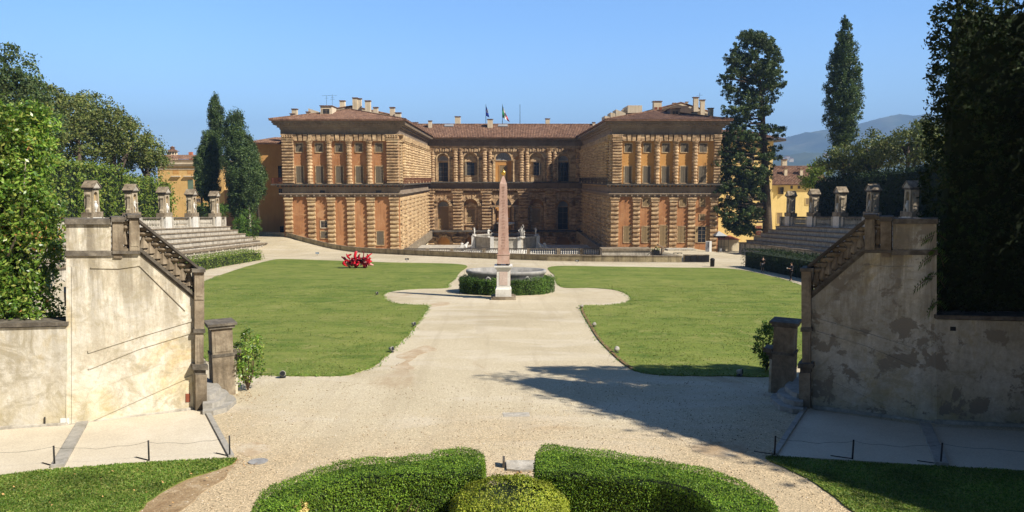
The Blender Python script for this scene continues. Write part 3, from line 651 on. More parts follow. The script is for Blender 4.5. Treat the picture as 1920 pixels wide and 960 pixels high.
    for k in range(ns + 1):
        c = pitch * k + (.9 if k == 0 else 0) - (.9 if k == ns else 0)
        if k in (0,): rpier(mb, 0, 2.0, YF - .03, zLed, Z_(262, YF), 15, .4); mb.box(-.1, 2.1, YF - .8, YF, Z_(253.5, YF), zFr0)
        else:
            rcol(mb, (c, YF - .3), .62, zLed, Z_(262, YF), 13); rcol(mb, (c - 2.2, YF - .25), .55, zLed, Z_(262, YF), 13)
    xf(mb, sidef).build('court_column', M['rust_light'], pal)
    mb = MB(); flat_arch(mb, 2.2, YB - YF, YF, zL0, zFr0, 46, .5); xf(mb, sidef).build('lintel_band', M['rust_light'], pal)
    mb = MB(); nr = 14; hz_ = (zC0 - .1 + 9.2) / nr; nc = 30; wc = (YB - YF) / nc
    for r in range(nr):
        for c in range(nc):
            off = .5 * wc * (r % 2); a = c * wc + off + .1; b = a + wc * (.58 if (c % 4) else .9)
            z0 = -9.2 + r * hz_ + .1; z1 = z0 + hz_ * .72; d = .55 if c % 4 in (0, 3) else .28
            if b > YB - YF: continue
            mb.add([(a, YF, z0), (b, YF, z0), (b, YF, z1), (a, YF, z1), (a + .15, YF - d, z0 + .12), (b - .15, YF - d, z0 + .12), (b - .15, YF - d, z1 - .12), (a + .15, YF - d, z1 - .12)],
                   [(4, 5, 6, 7), (0, 1, 5, 4), (1, 2, 6, 5), (2, 3, 7, 6), (3, 0, 4, 7)])
    xf(mb, sidef).build('rusticated_blocks', M['rust_light'], pal)
    for k in range(ns):
        f = MB(); c = pitch * (k + .42); f.box(c - .9, c + .9, YF - .12, YF, zLed, zLed + 3.4); xf(f, sidef).build('court_window', M['shutter_tan'], pal)
    rf = hip_roof('roof', x0 - 1.7, x1 + 1.7, YF - 2.0, YB + 14, zE, .225, pal); roofs.append(rf)
# odd openings
Wl = lambda u0, u1, v0, v1, **k: win(X_(u0, YF), X_(u1, YF), YF - (.031 if u0 > 1000 else 0), Z_(v1, YF), Z_(v0, YF), **k)
Wl(599.5, 611.5, 414.5, 426.5, glass=True, fr='cream'); Wl(599, 612, 433.5, 446); Wl(704.5, 717.5, 433.5, 459)
for u0, u1, v0, v1 in [(1171, 1184.5, 425, 454.5), (1205.5, 1219, 425, 454.5), (1239, 1253, 423, 461.5), (1272.5, 1286.5, 425, 454.5), (1205.5, 1219, 371.5, 387), (1275, 1287.5, 371.5, 387), (1314, 1322.5, 371.5, 387), (1313.5, 1322.5, 402.5, 412.5)]: Wl(u0, u1, v0, v1, sm='shutter_tan', fr='rust')
Wl(1311, 1325.5, 425, 454.5, open_=.5, sm='shutter_tan', fr='rust')
for u0, u1 in [(599.5, 609), (704.5, 715)]: MB().box(X_(u0, YF), X_(u1, YF), YF - .17, YF - .141, Z_(362, YF), Z_(357, YF)).build('vent', M['glass'], pal)

# central block behind the court
x0c, x1c = WINGS[0]['x1'] - 1, WINGS[1]['x0'] + 1; zr = Z_(257.5, YB - 1.6)
yb = YB + 1.3                                                          # plane at the back of the arched bays
MB().box(x0c, x1c, yb, YB + 14, -17, zr - .2).build('central_wall', M['orange2'], pal)
Zb = lambda v: Z_(v, YB); Xb = lambda u: X_(u, YB)
mb = MB().box(x0c, x1c, YB - .1, yb, Zb(276.5), zr - .3)
mb.build('central_frieze', M['frieze'], pal)
mb = MB().box(x0c, x1c, YB - .55, YB - .1, Zb(276), Zb(273.5)).box(x0c, x1c, YB - .4, YB - .1, Zb(278), Zb(276.2)); mb.build('string_course', M['rust_light'], pal)
mb = MB()
for k, o in enumerate((.4, .9, 1.5)): mb.box(x0c, x1c, YB - o, YB, zr - .9 + .3 * k, zr - .603 + .3 * k)
for k in range(46): xx = x0c + (x1c - x0c) * (k + .5) / 46; mb.box(xx - .12, xx + .12, YB - .95, YB - .101, zr - 1.25, zr - .903)
mb.build('eave_cornice', M['frieze'], pal)
mb = MB().box(x0c, x1c, YB - .9, yb, Zb(343.5), Zb(341.3)).box(x0c, x1c, YB - 1.6, YB - .901, Zb(343.3), Zb(340.6)); mb.build('balcony_ledge', M['rail'], pal)
MB().box(x0c, x1c, YB - .06, yb, Zb(353), Zb(343.6)).build('lower_frieze', M['frieze'], pal)
mb = MB().box(x0c, x1c, YB - .75, yb, Zb(355.5), Zb(353.2)).box(x0c, x1c, YB - .45, yb, Zb(358.2), Zb(355.6))
for k in range(60): xx = x0c + (x1c - x0c) * (k + .5) / 60; mb.box(xx - .06, xx + .06, YB - .84, YB - .751, Zb(357), Zb(353.2))
mb.build('metope_band', M['rust'], pal)
mb = MB().box(x0c, x1c, YB - 2.3, yb, Zb(434), Zb(431.8)); mb.build('terrace_ledge', M['rail'], pal)
def bay(xa, xb, z0, z1, xc, r, zs, y, name='arched_bay', vous=True, mat='rust', deep=1.3):
    """wall plate with an arched opening: jambs, spandrels, soffit, radial voussoirs"""
    mb = MB(); mb.box(xa, xc - r, y, y + deep, z0, zs).box(xc + r, xb, y, y + deep, z0, zs); n = 14
    A = [(xc - r * cos(pi * k / n), zs + r * sin(pi * k / n)) for k in range(n + 1)]
    for k in range(n):
        (ax, az), (bx, bz) = A[k], A[k + 1]; tx = lambda x, k_: xa if k_ == 0 else (xb if k_ == n else x)
        mb.add([(ax, y, az), (bx, y, bz), (tx(bx, k + 1), y, z1), (tx(ax, k), y, z1), (ax, y + deep, az), (bx, y + deep, bz)], [(0, 1, 2, 3), (0, 4, 5, 1)])
    if vous:
        m_ = 11
        for k in range(m_):
            a0, a1 = pi * (k + .08) / m_, pi * (k + .92) / m_; r1 = r + (.55 if k % 2 else .85); d = .45 if k % 2 else .6
            q = [(xc - r * cos(a0), zs + r * sin(a0)), (xc - r * cos(a1), zs + r * sin(a1)), (xc - r1 * cos(a1), min(z1, zs + r1 * sin(a1))), (xc - r1 * cos(a0), min(z1, zs + r1 * sin(a0)))]
            mb.prism([(p[0], y - .001, p[1]) for p in q], (0, -d, 0))
    return mb.build(name, M[mat], pal)
piers = [805, 857.7, 912.3, 981.3, 1033, 1088]; bays = [830.7, 882.5, 944, 1006, 1056.7]
mbu = []
for k, u in enumerate(piers):
    mb = MB(); c = Xb(u); rcol(mb, (c - .55, YB - .35), .62, Zb(340.6), Zb(279), 11); rcol(mb, (c + .95, YB - .1), .5, Zb(340.6), Zb(279), 11); mb.build('column', M['rust'], pal)
    mb = MB(); rpier(mb, c - 1.25, c + 1.25, YB, Zb(431), Zb(361), 12, .75); mb.box(c - 1.5, c + 1.5, YB - .9, YB, Zb(361), Zb(358.3)); mb.build('pier', M['rust'], pal)
    mb = MB(); rpier(mb, c - 1.25, c + 1.25, YB, -17, Zb(446), 8, .75); mb.box(c - 1.5, c + 1.5, YB - 1.0, YB, Zb(446), Zb(443)); mb.build('pier', M['rust'], pal)
mb = MB(); flat_arch(mb, x0c + 1, x1c - 1, YB, Zb(285), Zb(278.2), 64, .45); mb.build('lintel_band', M['rust'], pal)
for k, u in enumerate(bays):
    xa = Xb(piers[k]) + .0; xb_ = Xb(piers[k + 1]) - .0; xc = Xb(u); c3 = k == 2
    r = 2.0 if c3 else 1.45
    ru = {0: 1.5, 1: 1.9, 2: 2.1, 3: 1.9, 4: 1.5}[k]
    bay(xa, xb_, Zb(341.3), Zb(285), xc, ru, Zb(300 if k in (1, 3, 2) else 299), YB, vous=False, mat='rust_light', deep=.9 if not c3 else .5)
    # archivolt moulding
    mb = MB(); zs = Zb(300 if k in (1, 3, 2) else 299)
    for q in range(16):
        a0, a1 = pi * q / 16, pi * (q + 1) / 16
        mb.prism([(xc - ru * cos(a0), YB - .001, zs + ru * sin(a0)), (xc - ru * cos(a1), YB - .001, zs + ru * sin(a1)), (xc - (ru + .35) * cos(a1), YB - .001, zs + (ru + .35) * sin(a1)), (xc - (ru + .35) * cos(a0), YB - .001, zs + (ru + .35) * sin(a0))], (0, -.22, 0))
    mb.box(xc - ru - .35, xc - ru, YB - .2, YB, Zb(341), zs).box(xc + ru, xc + ru + .35, YB - .2, YB, Zb(341), zs); mb.build('archivolt', M['rust_light'], pal)
    yb2 = YB + (.9 if not c3 else .5)
    MB().box(xa + .7, xb_ - .7, yb2 + .001, yb - .003, Zb(341.2), Zb(283)).build('bay_back', M['rust_light' if not c3 else 'orange2'], pal)
    if k in (0, 4):
        win(xc - 1.25, xc + 1.25, yb2, Zb(340), Zb(304.5), glass=(k == 0), fr='rust_light', open_=(1.9 if k == 4 else 0))
        fanp = 1.25
    elif k in (1, 3):
        win(xc - 1.0, xc + 1.0, yb2, Zb(329), Zb(304.5), fr='rust_light', open_=1.1 if k == 1 else 1.9); fanp = 0
        mb = MB().box(xc - 1.6, xc + 1.6, yb2 - .4, yb2, Zb(303), Zb(301.5)); P_ = [(xc + 1.6 * cos(pi - pi * q / 8), yb2, Zb(301.4) + .8 * sin(pi * q / 8)) for q in range(9)]; mb.prism(P_, (0, -.35, 0)).box(xc - 1.5, xc + 1.5, yb2 - .2, yb2, Zb(341), Zb(332)); mb.build('pediment', M['rust_light'], pal)
    else:
        win(xc - 1.05, xc + 1.05, yb2, Zb(341), Zb(310), fr='orange2', sm='shutter_tan'); fanp = 2.0
        mb = MB(); 
        for dx in (-2.6, 2.6): mb.lathe((xc + dx, YB - .45, 0), [(.32, Zb(341)), (.24, Zb(338)), (.22, Zb(306)), (.32, Zb(303)), (.36, Zb(301))], 10)
        mb.box(xc - 3.1, xc - 2.05, YB - .8, YB - .25, Zb(301), Zb(299)).box(xc + 2.05, xc + 3.1, YB - .8, YB - .25, Zb(301), Zb(299)); mb.build('portal_column', M['rust_light'], pal)
        MB().box(xc - 2.1, xc + 2.1, yb2 - .15, yb2 - .002, Zb(302), Zb(300.5)).build('portal_lintel', M['rust_light'], pal)
    if fanp:
        f = MB(); zf = Zb(301) if not c3 else Zb(300.3); P_ = [(xc + fanp * cos(pi - pi * q / 12), yb2 - .01, zf + fanp * sin(pi * q / 12)) for q in range(13)]; f.prism(P_, (0, -.03, 0)); fo = f.build('fanlight', M['fan'], pal)
        b = MB()
        for q in range(1, 8): a0 = pi * q / 8; b.tube([(xc + .3 * cos(a0), yb2 - .06, zf + .3 * sin(a0)), (xc + fanp * cos(a0), yb2 - .06, zf + fanp * sin(a0))], .03, 4)
        b.build('glazing_bar', M['iron'], fo)
    # lower storey
    rl = {0: 1.55, 1: 1.9, 2: 2.1, 3: 1.9, 4: 1.55}[k]; zs = Zb(386 if k != 2 else 385)
    bay(xa, xb_, Zb(431.5), Zb(361), xc, rl, zs, YB, vous=(not c3), deep=1.29)
    if k in (0, 4):
        win(xc - 1.3, xc + 1.3, yb, Zb(430.5), Zb(388.5), fr='rust_light', sm='shutter_tan' if k == 0 else 'shutter', glass=(k == 4))
        fr_ = 1.35
    elif k in (1, 3):
        win(xc - 1.0, xc + 1.0, yb - .3, Zb(417), Zb(393), fr='rust_light', sm='shutter_tan'); fr_ = 0
        mb = MB().box(xc - 1.7, xc - 1.16, yb - .5, yb, Zb(420), Zb(389)).box(xc + 1.16, xc + 1.7, yb - .5, yb, Zb(420), Zb(389)).box(xc - 1.9, xc + 1.9, yb - .6, yb, Zb(388.8), Zb(387)).box(xc - 1.9, xc + 1.9, yb - .7, yb, Zb(422.5), Zb(420.2)).box(xc - 1.4, xc + 1.4, yb - .4, yb, Zb(431), Zb(423))
        mb.box(xc - 1.14, xc + 1.14, yb - .3, yb - .05, Zb(419.5), Zb(391)) 
        mb.prism([(xc - 1.9, yb, Zb(386.9)), (xc + 1.9, yb, Zb(386.9)), (xc, yb, Zb(379))], (0, -.6, 0)); mb.build('aedicule_frame', M['rust'], pal)
    else:
        fr_ = 2.0; mb = MB()
        for dx in (-2.7, 2.7): mb.lathe((xc + dx, YB - .45, 0), [(.34, Zb(431)), (.26, Zb(427)), (.24, Zb(394)), (.34, Zb(391)), (.4, Zb(388.5))], 10)
        mb.box(xc - 3.3, xc + 3.3, YB - .9, YB - .1, Zb(388.4), Zb(385.5)); mb.build('portal_column', M['rust'], pal)
        MB().box(xc - 1.7, xc + 1.7, YB + .6, yb - .002, Zb(420), Zb(390)).build('portal_panel', M['orange2'], pal)
    if fr_:
        f = MB(); zf = Zb(387.5) if not c3 else Zb(385); P_ = [(xc + fr_ * cos(pi - pi * q / 12), yb - .02, zf + fr_ * sin(pi * q / 12)) for q in range(13)]; f.prism(P_, (0, -.03, 0)); fo = f.build('fanlight', M['fan'], pal); b = MB()
        for q in range(1, 8): a0 = pi * q / 8; b.tube([(xc + .3 * cos(a0), yb - .07, zf + .3 * sin(a0)), (xc + fr_ * cos(a0), yb - .07, zf + fr_ * sin(a0))], .03, 4)
        b.build('glazing_bar', M['iron'], fo)
    bay(xa, xb_, -17, Zb(434), xc, 1.7, Zb(456), YB, vous=True, deep=1.29)
mb = MB(); yr0 = YB - 1.9; yr1 = YB + 7; zr1 = Z_(233.5, yr1); rs = (zr1 - zr) / (yr1 - yr0)
ribs(mb, (x0c - 18, yr0, zr), (x1c + 18, yr0, zr), (0, 1, rs), 0, 0, yr1 - yr0, .42, .07); mb.box(x0c, x1c, yr0, yr0 + .5, zr - .2, zr - .01).tube([(x0c - 18, yr1, zr1 + .1), (x1c + 18, yr1, zr1 + .1)], .16, 5)
mb.add([(x0c - 18, yr1, zr1), (x1c + 18, yr1, zr1), (x1c + 18, yr1 + 9, zr), (x0c - 18, yr1 + 9, zr)], [(0, 1, 2, 3)])
rfc = mb.build('roof', M['tiles'], pal)
for u in (842, 943): a = at(u - 9, 238.5, yr1 - 2.0); b = at(u + 9, 234.6, yr1 - .5); MB().add([(a.x, a.y, a.z + .25), (b.x, a.y, a.z + .25), (b.x, b.y, b.z + .25), (a.x, b.y, b.z + .25)], [(0, 1, 2, 3)]).build('skylight', M['fan'], rfc)
caps(rfc, [(803, 809.5, 227, 240, yr1 - 2.6), (853, 863, 219, 233, yr1 + .5), (914, 924, 224, 240, yr1 - 2.6), (1023, 1031, 223, 232, yr1 + .5), (1111, 1116, 230, 238, yr1 - 1), (773, 783, 230, 236, yr1)])
# recessed lower block beyond the left wing
Ya = 159; MB().box(X_(468, Ya), WINGS[0]['x0'] + .01, Ya, Ya + 30, -9, Z_(266, Ya)).build('side_block', M['orange2'], pal)
za = Z_(268, Ya - 1.2); mb = MB().box(X_(474, Ya) - 1.5, WINGS[0]['x0'] - .01, Ya - 1.2, Ya + 30, za - .25, za - .003); ribs(mb, (X_(474, Ya) - 1.5, Ya - 1.3, za), (WINGS[0]['x0'] - .02, Ya - 1.3, za), (0, 1, .24), 1.2, 0, 6); mb.build('roof', M['tiles'], pal)
for v0, v1 in [(311, 341), (354, 366), (424, 440)]: win(X_(522, Ya), X_(529, Ya), Ya, Z_(v1, Ya), Z_(v0, Ya), glass=True, fr='orange2')
# iron balcony rails
def iron_rail(name, p, q, h, n, parent, mat='rusty'):
    p, q = Vector(p), Vector(q); mb = MB()
    mb.tube([p + Vector((0, 0, h)), q + Vector((0, 0, h))], .04, 4).tube([p + Vector((0, 0, .12)), q + Vector((0, 0, .12))], .03, 4)
    for k in range(n + 1): c = p.lerp(q, k / n); mb.tube([c, c + Vector((0, 0, h))], .022, 4)
    return mb.build(name, M[mat], parent)
xl = WINGS[0]['x0']; iron_rail('balcony_rail', (xl - 1.9, YF - .9, zLed), (xl + .2, YF - .9, zLed), 1.1, 12, pal); iron_rail('balcony_rail', (xl - 1.9, YF - .9, zLed), (xl - 1.9, YF + 4, zLed), 1.1, 20, pal)
MB().box(xl - 2.0, xl - 1.0, YF - 1.0, YF + 4, zLedB, zLed - .01).build('balcony_floor', M['rail'], pal)
xr = WINGS[0]['x1'] + .95; iron_rail('balcony_rail', (xr, YF - .9, zLed), (xr, YB, zLed), 1.15, 150, pal)
xr = WINGS[1]['x0'] - .95; iron_rail('balcony_rail', (xr, YF - .9, zLed), (xr, YB, zLed), 1.15, 150, pal, 'iron')
# downpipes are too fine to read; roof furniture of the wings
def attic(roof, pix, Y, depth, name='attic', mat='cream'):
    mb = MB(); mb.prism([at(u, v, Y) for u, v in pix], (0, depth, 0)); a = mb.build(name, M[mat], roof)
    return a
rl_, rr_ = roofs
attic(rl_, [(622, 216), (622, 205), (640, 203), (659, 200), (700, 206), (735, 216), (735, 222)], 165, 20)
mb = MB(); 
for (u0, v0, u1, v1) in [(620, 205, 660, 199), (659, 199, 738, 216)]: p, q = at(u0, v0, 164.6), at(u1, v1, 164.6); mb.tube([p, q], .2, 5)
mb.build('attic_coping', M['tiles'], rl_)
attic(rl_, [(578, 217), (578, 203), (596, 209), (596, 217)], 156, 6, 'roof_dormer')
caps(rl_, [(661, 669.5, 184, 203, 163), (670, 677, 185.5, 203, 163.2), (684.5, 694, 189.5, 210, 162), (637, 646, 189.5, 204, 166), (700, 708, 202, 213, 160), (731, 739.5, 202, 219, 157), (741, 751, 212, 222, 156), (547, 556, 205, 216, 157), (544, 551, 214, 218, 150), (574, 580, 210.5, 220, 147)])
def dormer(roof, u0, u1, v0, v1, Y, mat='cream'):
    a, b = at(u0, v1, Y), at(u1, v0, Y); d = MB().box(a.x, b.x, Y, Y + 4, a.z - .6, b.z).build('dormer', M[mat], roof)
    MB().box(a.x - .15, b.x + .15, Y - .2, Y + 4.2, b.z + .002, b.z + .14).build('dormer_roof', M['tiles'], roof)
    wa, wb = a.x + (b.x - a.x) * .2, b.x - (b.x - a.x) * .2; h = b.z - a.z
    win(wa, wb, Y - .002, a.z + h * .06, b.z - h * .3, parent=roof, glass=True, fr=mat, fw=.08, name='dormer_window')
dormer(rl_, 601, 622, 199, 217, 147.5)
attic(rr_, [(1207, 214), (1207, 211), (1240, 201), (1258, 196), (1277, 193), (1300, 199), (1329, 209), (1329, 218), (1207, 218)], 163, 25)
mb = MB()
for (u0, v0, u1, v1) in [(1205, 211, 1277, 192.5), (1277, 192.5, 1332, 210)]: mb.tube([at(u0, v0, 162.6), at(u1, v1, 162.6)], .2, 5)
mb.build('attic_coping', M['tiles'], rr_)
attic(rr_, [(1177, 212), (1177.5, 197.5), (1204, 197.5), (1204, 211)], 158, 7, 'roof_block')
for (u, v, uu, vv) in [(1134, 217, 1144, 219), (1145, 210.5, 1154, 213), (1155, 205, 1173, 212)]: attic(rr_, [(u, vv + 10), (u, v), (uu, vv), (uu, vv + 8)], 158, 5, 'roof_dormer')
attic(rr_, [(1169, 215), (1169, 204), (1177, 204), (1177, 214)], 159, 3, 'roof_block')
caps(rr_, [(1226, 1241, 190.5, 207, 160), (1301, 1310, 183, 201, 161), (1314, 1322, 188, 205, 161.5), (1329, 1338, 203.5, 218.5, 152), (1299, 1308, 211, 221, 148), (1262, 1267, 194, 197, 164), (1286, 1290, 192, 198, 166)])
for u in (1230, 1238): p = at(u, 204, 160); MB().box(p.x - .3, p.x + .3, 159.95, 159.99, p.z - .35, p.z + .35).build('red_shutter', M['shutter_red'], rr_)
dormer(rr_, 1257, 1275, 204, 220, 147.5, 'frieze')
def antenna(u, v0, v1, Y, bars, label):
    p, q = at(u, v1, Y), at(u, v0, Y); e = empty('aerial', p, label, 'aerial', 'television aerials on the wing roofs')
    MB().tube([p - Vector((0, 0, .8)), q], .03, 5).build('mast', M['iron'], e); mb = MB()
    for f, L in bars: c = p.lerp(q, f); mb.tube([c - Vector((L, 0, 0)), c + Vector((L, .3, .08))], .022, 4)
    mb.build('crossbar', M['iron'], e)
antenna(612, 179, 200, 156, [(.98, .9), (.75, .3)], 'thin television aerial with long top bar left of the chimneys'); antenna(623, 177, 200, 156, [(.9, .9), (.6, .4), (.75, .3)], 'thin television aerial with three bars above the left wing dormer'); antenna(1312, 174, 190, 161, [(.7, .7)], 'thin television aerial beside the right wing chimneys')

# flags
def flagpole(u, v0, label):
    Y = yr1 + 1; b = at(u, 234, Y); t_ = at(u, v0, Y); e = empty('flagpole', b, label, 'flagpole', 'flagpoles on the palace roof')
    MB().tube([b - Vector((0, 0, 1.5)), t_], [.09, .05], 6).build('pole', M['iron'], e); return e, t_
def clr(name, c): return plain(name, c, .7, var=.05)
def drape(e, top, w_, h, cols, nm='flag'):
    mb_ = [MB() for _ in cols]; N = 10
    for ci in range(len(cols)):
        vs = []
        for i in range(N + 1):
            for j in (0, 1):
                f = (ci + j) / len(cols); z = top.z - .25 - h * i / N * (1 - .1 * f) - f * w_ * .9 * (1 - .2 * i / N) ; x = top.x + f * w_ * (.35 + .65 * (i / N) * .8)
                vs.append((x, top.y - .1 + .22 * sin(i * .9 + f * 9), z))
        mb_[ci].add(vs, [(2 * i, 2 * i + 1, 2 * i + 3, 2 * i + 2) for i in range(N)])
        mb_[ci].build(nm, cols[ci], e, smooth=True)
e, t_ = flagpole(911, 195.5, 'flagpole with drooping blue flag of gold stars, leftmost on the roof'); drape(e, t_, 1.1, 2.8, [clr('flag_blue', (.02, .05, .35))])
mb = MB()
for k in range(12): a = 2 * pi * k / 12; mb.box(t_.x + .45 + .22 * cos(a), t_.x + .52 + .22 * cos(a), t_.y - .42, t_.y - .36, t_.z - 1.9 + .42 * sin(a), t_.z - 1.8 + .42 * sin(a))
mb.build('star', clr('flag_gold', (.8, .6, .05)), e)
e, t_ = flagpole(942, 195.5, 'flagpole with green white and red flag, middle of the roof'); drape(e, t_, 2.3, 3.2, [clr('flag_green', (.02, .25, .08)), clr('flag_white', (.8, .8, .8)), clr('flag_red', (.6, .03, .03))])
flagpole(975, 195.5, 'bare flagpole, rightmost of the three on the roof')

# ------------------------------------------------------------------ terrace with balustrade and basin in front of the court
YT = 146.0; zT = Z_(478.5, YT); zTr = Z_(465.5, YT)
xt0, xt1 = X_(752, YT), X_(1129, YT)
tr = MB().box(xt0, xt1, YT - .4, 169, -17, zT).build('terrace', M['step'], label='pale stone terrace between the palace wings below the basin', cat='terrace')
bal = empty('balustrade', ((xt0 + xt1) / 2, YT, zT), 'long stone balustrade with pale balusters along the terrace front', 'balustrade')
MB().box(xt0 - .1, xt1 + .1, YT - .26, YT + .26, zTr - .22, zTr).build('rail', M['rail'], bal)
MB().box(xt0, xt1, YT - .24, YT + .24, zT + .002, zT + .22).build('plinth', M['pietra'], bal)
pd = [752, 800, 846, 907, 950, 991, 1048, 1092, 1128]
for u in pd: c = X_(u, YT); MB().box(c - .32, c + .32, YT - .3, YT + .3, zT + .01, zTr - .01).build('pedestal', M['pietra'], bal)
bp = [(.05, 0), (.13, .0), (.13, .08), (.07, .14), (.06, .2), (.14, .42), (.13, .52), (.06, .78), (.055, .84), (.10, .88), (.10, .93)]
hb = zTr - .22 - zT - .22
def baluster_proto(h, mat, parent, r=1.0):
    mb = MB(); mb.lathe((0, 0, 0), [(a * r, b / .93 * h) for a, b in bp], 8); return mb
first = None; nb = 0
for a, b in zip(pd, pd[1:]):
    xa, xb_ = X_(a, YT) + .32, X_(b, YT) - .32; n = min(13, max(3, int((xb_ - xa) / .42)))
    for k in range(n):
        c = xa + (xb_ - xa) * (k + .5) / n
        if first is None: first = baluster_proto(hb, M['marble'], bal).build('baluster', M['marble'], bal, smooth=True, local=True); o = first
        else: o = first.copy(); C.objects.link(o)
        o.location = Vector((c, YT, zT + .22)) - ORG[bal.name]; o.parent = bal; nb += 1
# flank parapets running back along the wings
for s, u, nm in ((-1, 762, 'left'), (1, 1129, 'right')):
    xx = X_(u, YT) ; e = MB().box(xx - .25, xx + .25, YT + .3, YB - 2, zT - .5, zTr + .05).build('flank_parapet', M['pietra'], label='stone parapet running back along the %s wing beside the terrace' % nm, cat='parapet')
# octagonal basin with marble figures
cx, cy = X_(948, 155), 156.5; R = 7.1; zb = zT; zR = Z_(446, 150)
bas = empty('fountain', (cx, cy, zb), 'octagonal marble basin on steps with little statues, in front of the court', 'fountain')
oct_ = [(R * cos(pi / 8 + pi / 4 * k), R * sin(pi / 8 + pi / 4 * k)) for k in range(8)]
mb = MB()
for sc_, a, b in ((1.32, 0, .18), (1.24, .18, .36), (1.16, .36, .54)): mb.prism([(cx + x * sc_, cy + y * sc_ * .85, zb + a + .002) for x, y in oct_], (0, 0, b - a - .001))
mb.build('steps', M['marble'], bas)
mb = MB(); n = 8
for k in range(8):
    p, q = oct_[k], oct_[(k + 1) % 8]
    for (r0, r1, a, b) in ((.97, 1.0, .54, zR - zb - .25), (.95, 1.04, zR - zb - .25, zR - zb)):
        V8 = [(cx + c[0] * r, cy + c[1] * r * .85, zb + z) for z in (a, b) for c, r in ((p, r0), (q, r0), (q, r1), (p, r1))]
        mb.add(V8, [(0, 1, 2, 3), (4, 5, 6, 7), (0, 1, 5, 4), (1, 2, 6, 5), (2, 3, 7, 6), (3, 0, 4, 7)])
mb.build('basin_wall', M['step'], bas)
MB().prism([(cx + x * .96, cy + y * .85 * .96, zR - .3) for x, y in oct_], (0, 0, .01)).build('water', M['glass'], bas)
for x, y in oct_: mb = MB(); mb.box(cx + x * 1.02 - .4, cx + x * 1.02 + .4, cy + y * .87 - .4, cy + y * .87 + .4, zb + .5, zR + .12, .05); mb.build('corner_pedestal', M['marble'], bas)
mb = MB().lathe((cx, cy, 0), [(1.2, zb), (.5, zb + .8), (.4, zR), (.35, zR + 2.0), (1.9, zR + 2.5), (1.95, zR + 2.7), (.5, zR + 2.6), (.35, zR + 3.2), (.9, zR + 3.6), (.3, zR + 3.65), (.35, zR + 4.4), (.05, zR + 4.9)], 16)
mb.build('central_candelabrum', M['marble'], bas, smooth=True)

# ------------------------------------------------------------------ figures (continuous skinned bodies)
def skin(name, verts, edges, radii, mat, parent=None, org=(0, 0, 0), scale=1, sub=1, **kw):
    me = bpy.data.meshes.new(name); me.from_pydata([tuple(Vector(v) * scale) for v in verts], edges, [])
    bm = bmesh.new(); bm.from_mesh(me); bm.verts.layers.skin.verify(); bm.to_mesh(me); bm.free(); o = link_mesh(name, me, mat, parent, Vector(org))
    if parent is not None: o.location = Vector(org)
    for i, r in enumerate(radii): r = (r, r) if not hasattr(r, '__len__') else r; me.skin_vertices[0].data[i].radius = (r[0] * scale, r[1] * scale)
    me.skin_vertices[0].data[0].use_root = True
    o.modifiers.new('skin', 'SKIN'); s = o.modifiers.new('sub', 'SUBSURF'); s.levels = s.render_levels = sub
    for p in me.polygons: p.use_smooth = True
    o.modifiers['skin'].use_smooth_shade = True
    return tag(o, **kw)
# joints: x = right, y = away from facing direction (facing -y), z up ; metres for a 1.75 m adult
def body(pose, mat, parent, scale=1, rad_=1.0, name='body'):
    J = dict(pel=(0, 0, .95), waist=(0, 0, 1.1), chest=(0, .01, 1.32), neck=(0, .0, 1.49), chin=(0, -.02, 1.56), head=(0, -.02, 1.66), crown=(0, -.01, 1.74), nose=(0, -.13, 1.64),
             shl=(-.19, 0, 1.43), shr=(.19, 0, 1.43), ell=(-.25, .02, 1.14), elr=(.25, .02, 1.14), wrl=(-.26, -.06, .88), wrr=(.26, -.06, .88), hal=(-.26, -.09, .78), har=(.26, -.09, .78),
             hil=(-.1, 0, .92), hir=(.1, 0, .92), knl=(-.11, -.02, .5), knr=(.11, -.02, .5), anl=(-.11, .03, .08), anr=(.11, .03, .08), tol=(-.12, -.14, .03), tor=(.12, -.14, .03))
    J.update(pose); K = list(J)
    R = dict(pel=(.15, .11), waist=(.135, .095), chest=(.165, .11), neck=.055, chin=.06, head=(.08, .095), crown=.06, nose=.02, shl=.06, shr=.06, ell=.045, elr=.045, wrl=.03, wrr=.03, hal=(.045, .02), har=(.045, .02),
             hil=.095, hir=.095, knl=.06, knr=.06, anl=.042, anr=.042, tol=.035, tor=.035)
    E = [('pel', 'waist'), ('waist', 'chest'), ('chest', 'neck'), ('neck', 'chin'), ('chin', 'head'), ('head', 'crown'), ('head', 'nose'), ('chest', 'shl'), ('chest', 'shr'), ('shl', 'ell'), ('shr', 'elr'), ('ell', 'wrl'), ('elr', 'wrr'), ('wrl', 'hal'), ('wrr', 'har'),
         ('pel', 'hil'), ('pel', 'hir'), ('hil', 'knl'), ('hir', 'knr'), ('knl', 'anl'), ('knr', 'anr'), ('anl', 'tol'), ('anr', 'tor')]
    rr = [tuple(q * rad_ for q in (R[k] if hasattr(R[k], '__len__') else (R[k], R[k]))) for k in K]
    return J, skin(name, [J[k] for k in K], [(K.index(a), K.index(b)) for a, b in E], rr, mat, parent, (0, 0, 0), scale)
def cloth(J, chain, radii, mat, parent, scale, name):
    K = []; E = []
    for seq in chain:
        for a, b in zip(seq, seq[1:]):
            for q in (a, b):
                if q not in K: K.append(q)
            E.append((K.index(a), K.index(b)))
    P = [Vector(J[k]) if isinstance(k, str) else Vector(J[k[0]]).lerp(Vector(J[k[1]]), k[2]) for k in K]
    return skin(name, P, E, [radii.get(k, .06) for k in K], mat, parent, (0, 0, 0), scale)
skinm = plain('skin_tone', (.50, .30, .21), .6); hairm = plain('dark_hair', (.03, .02, .015), .8)
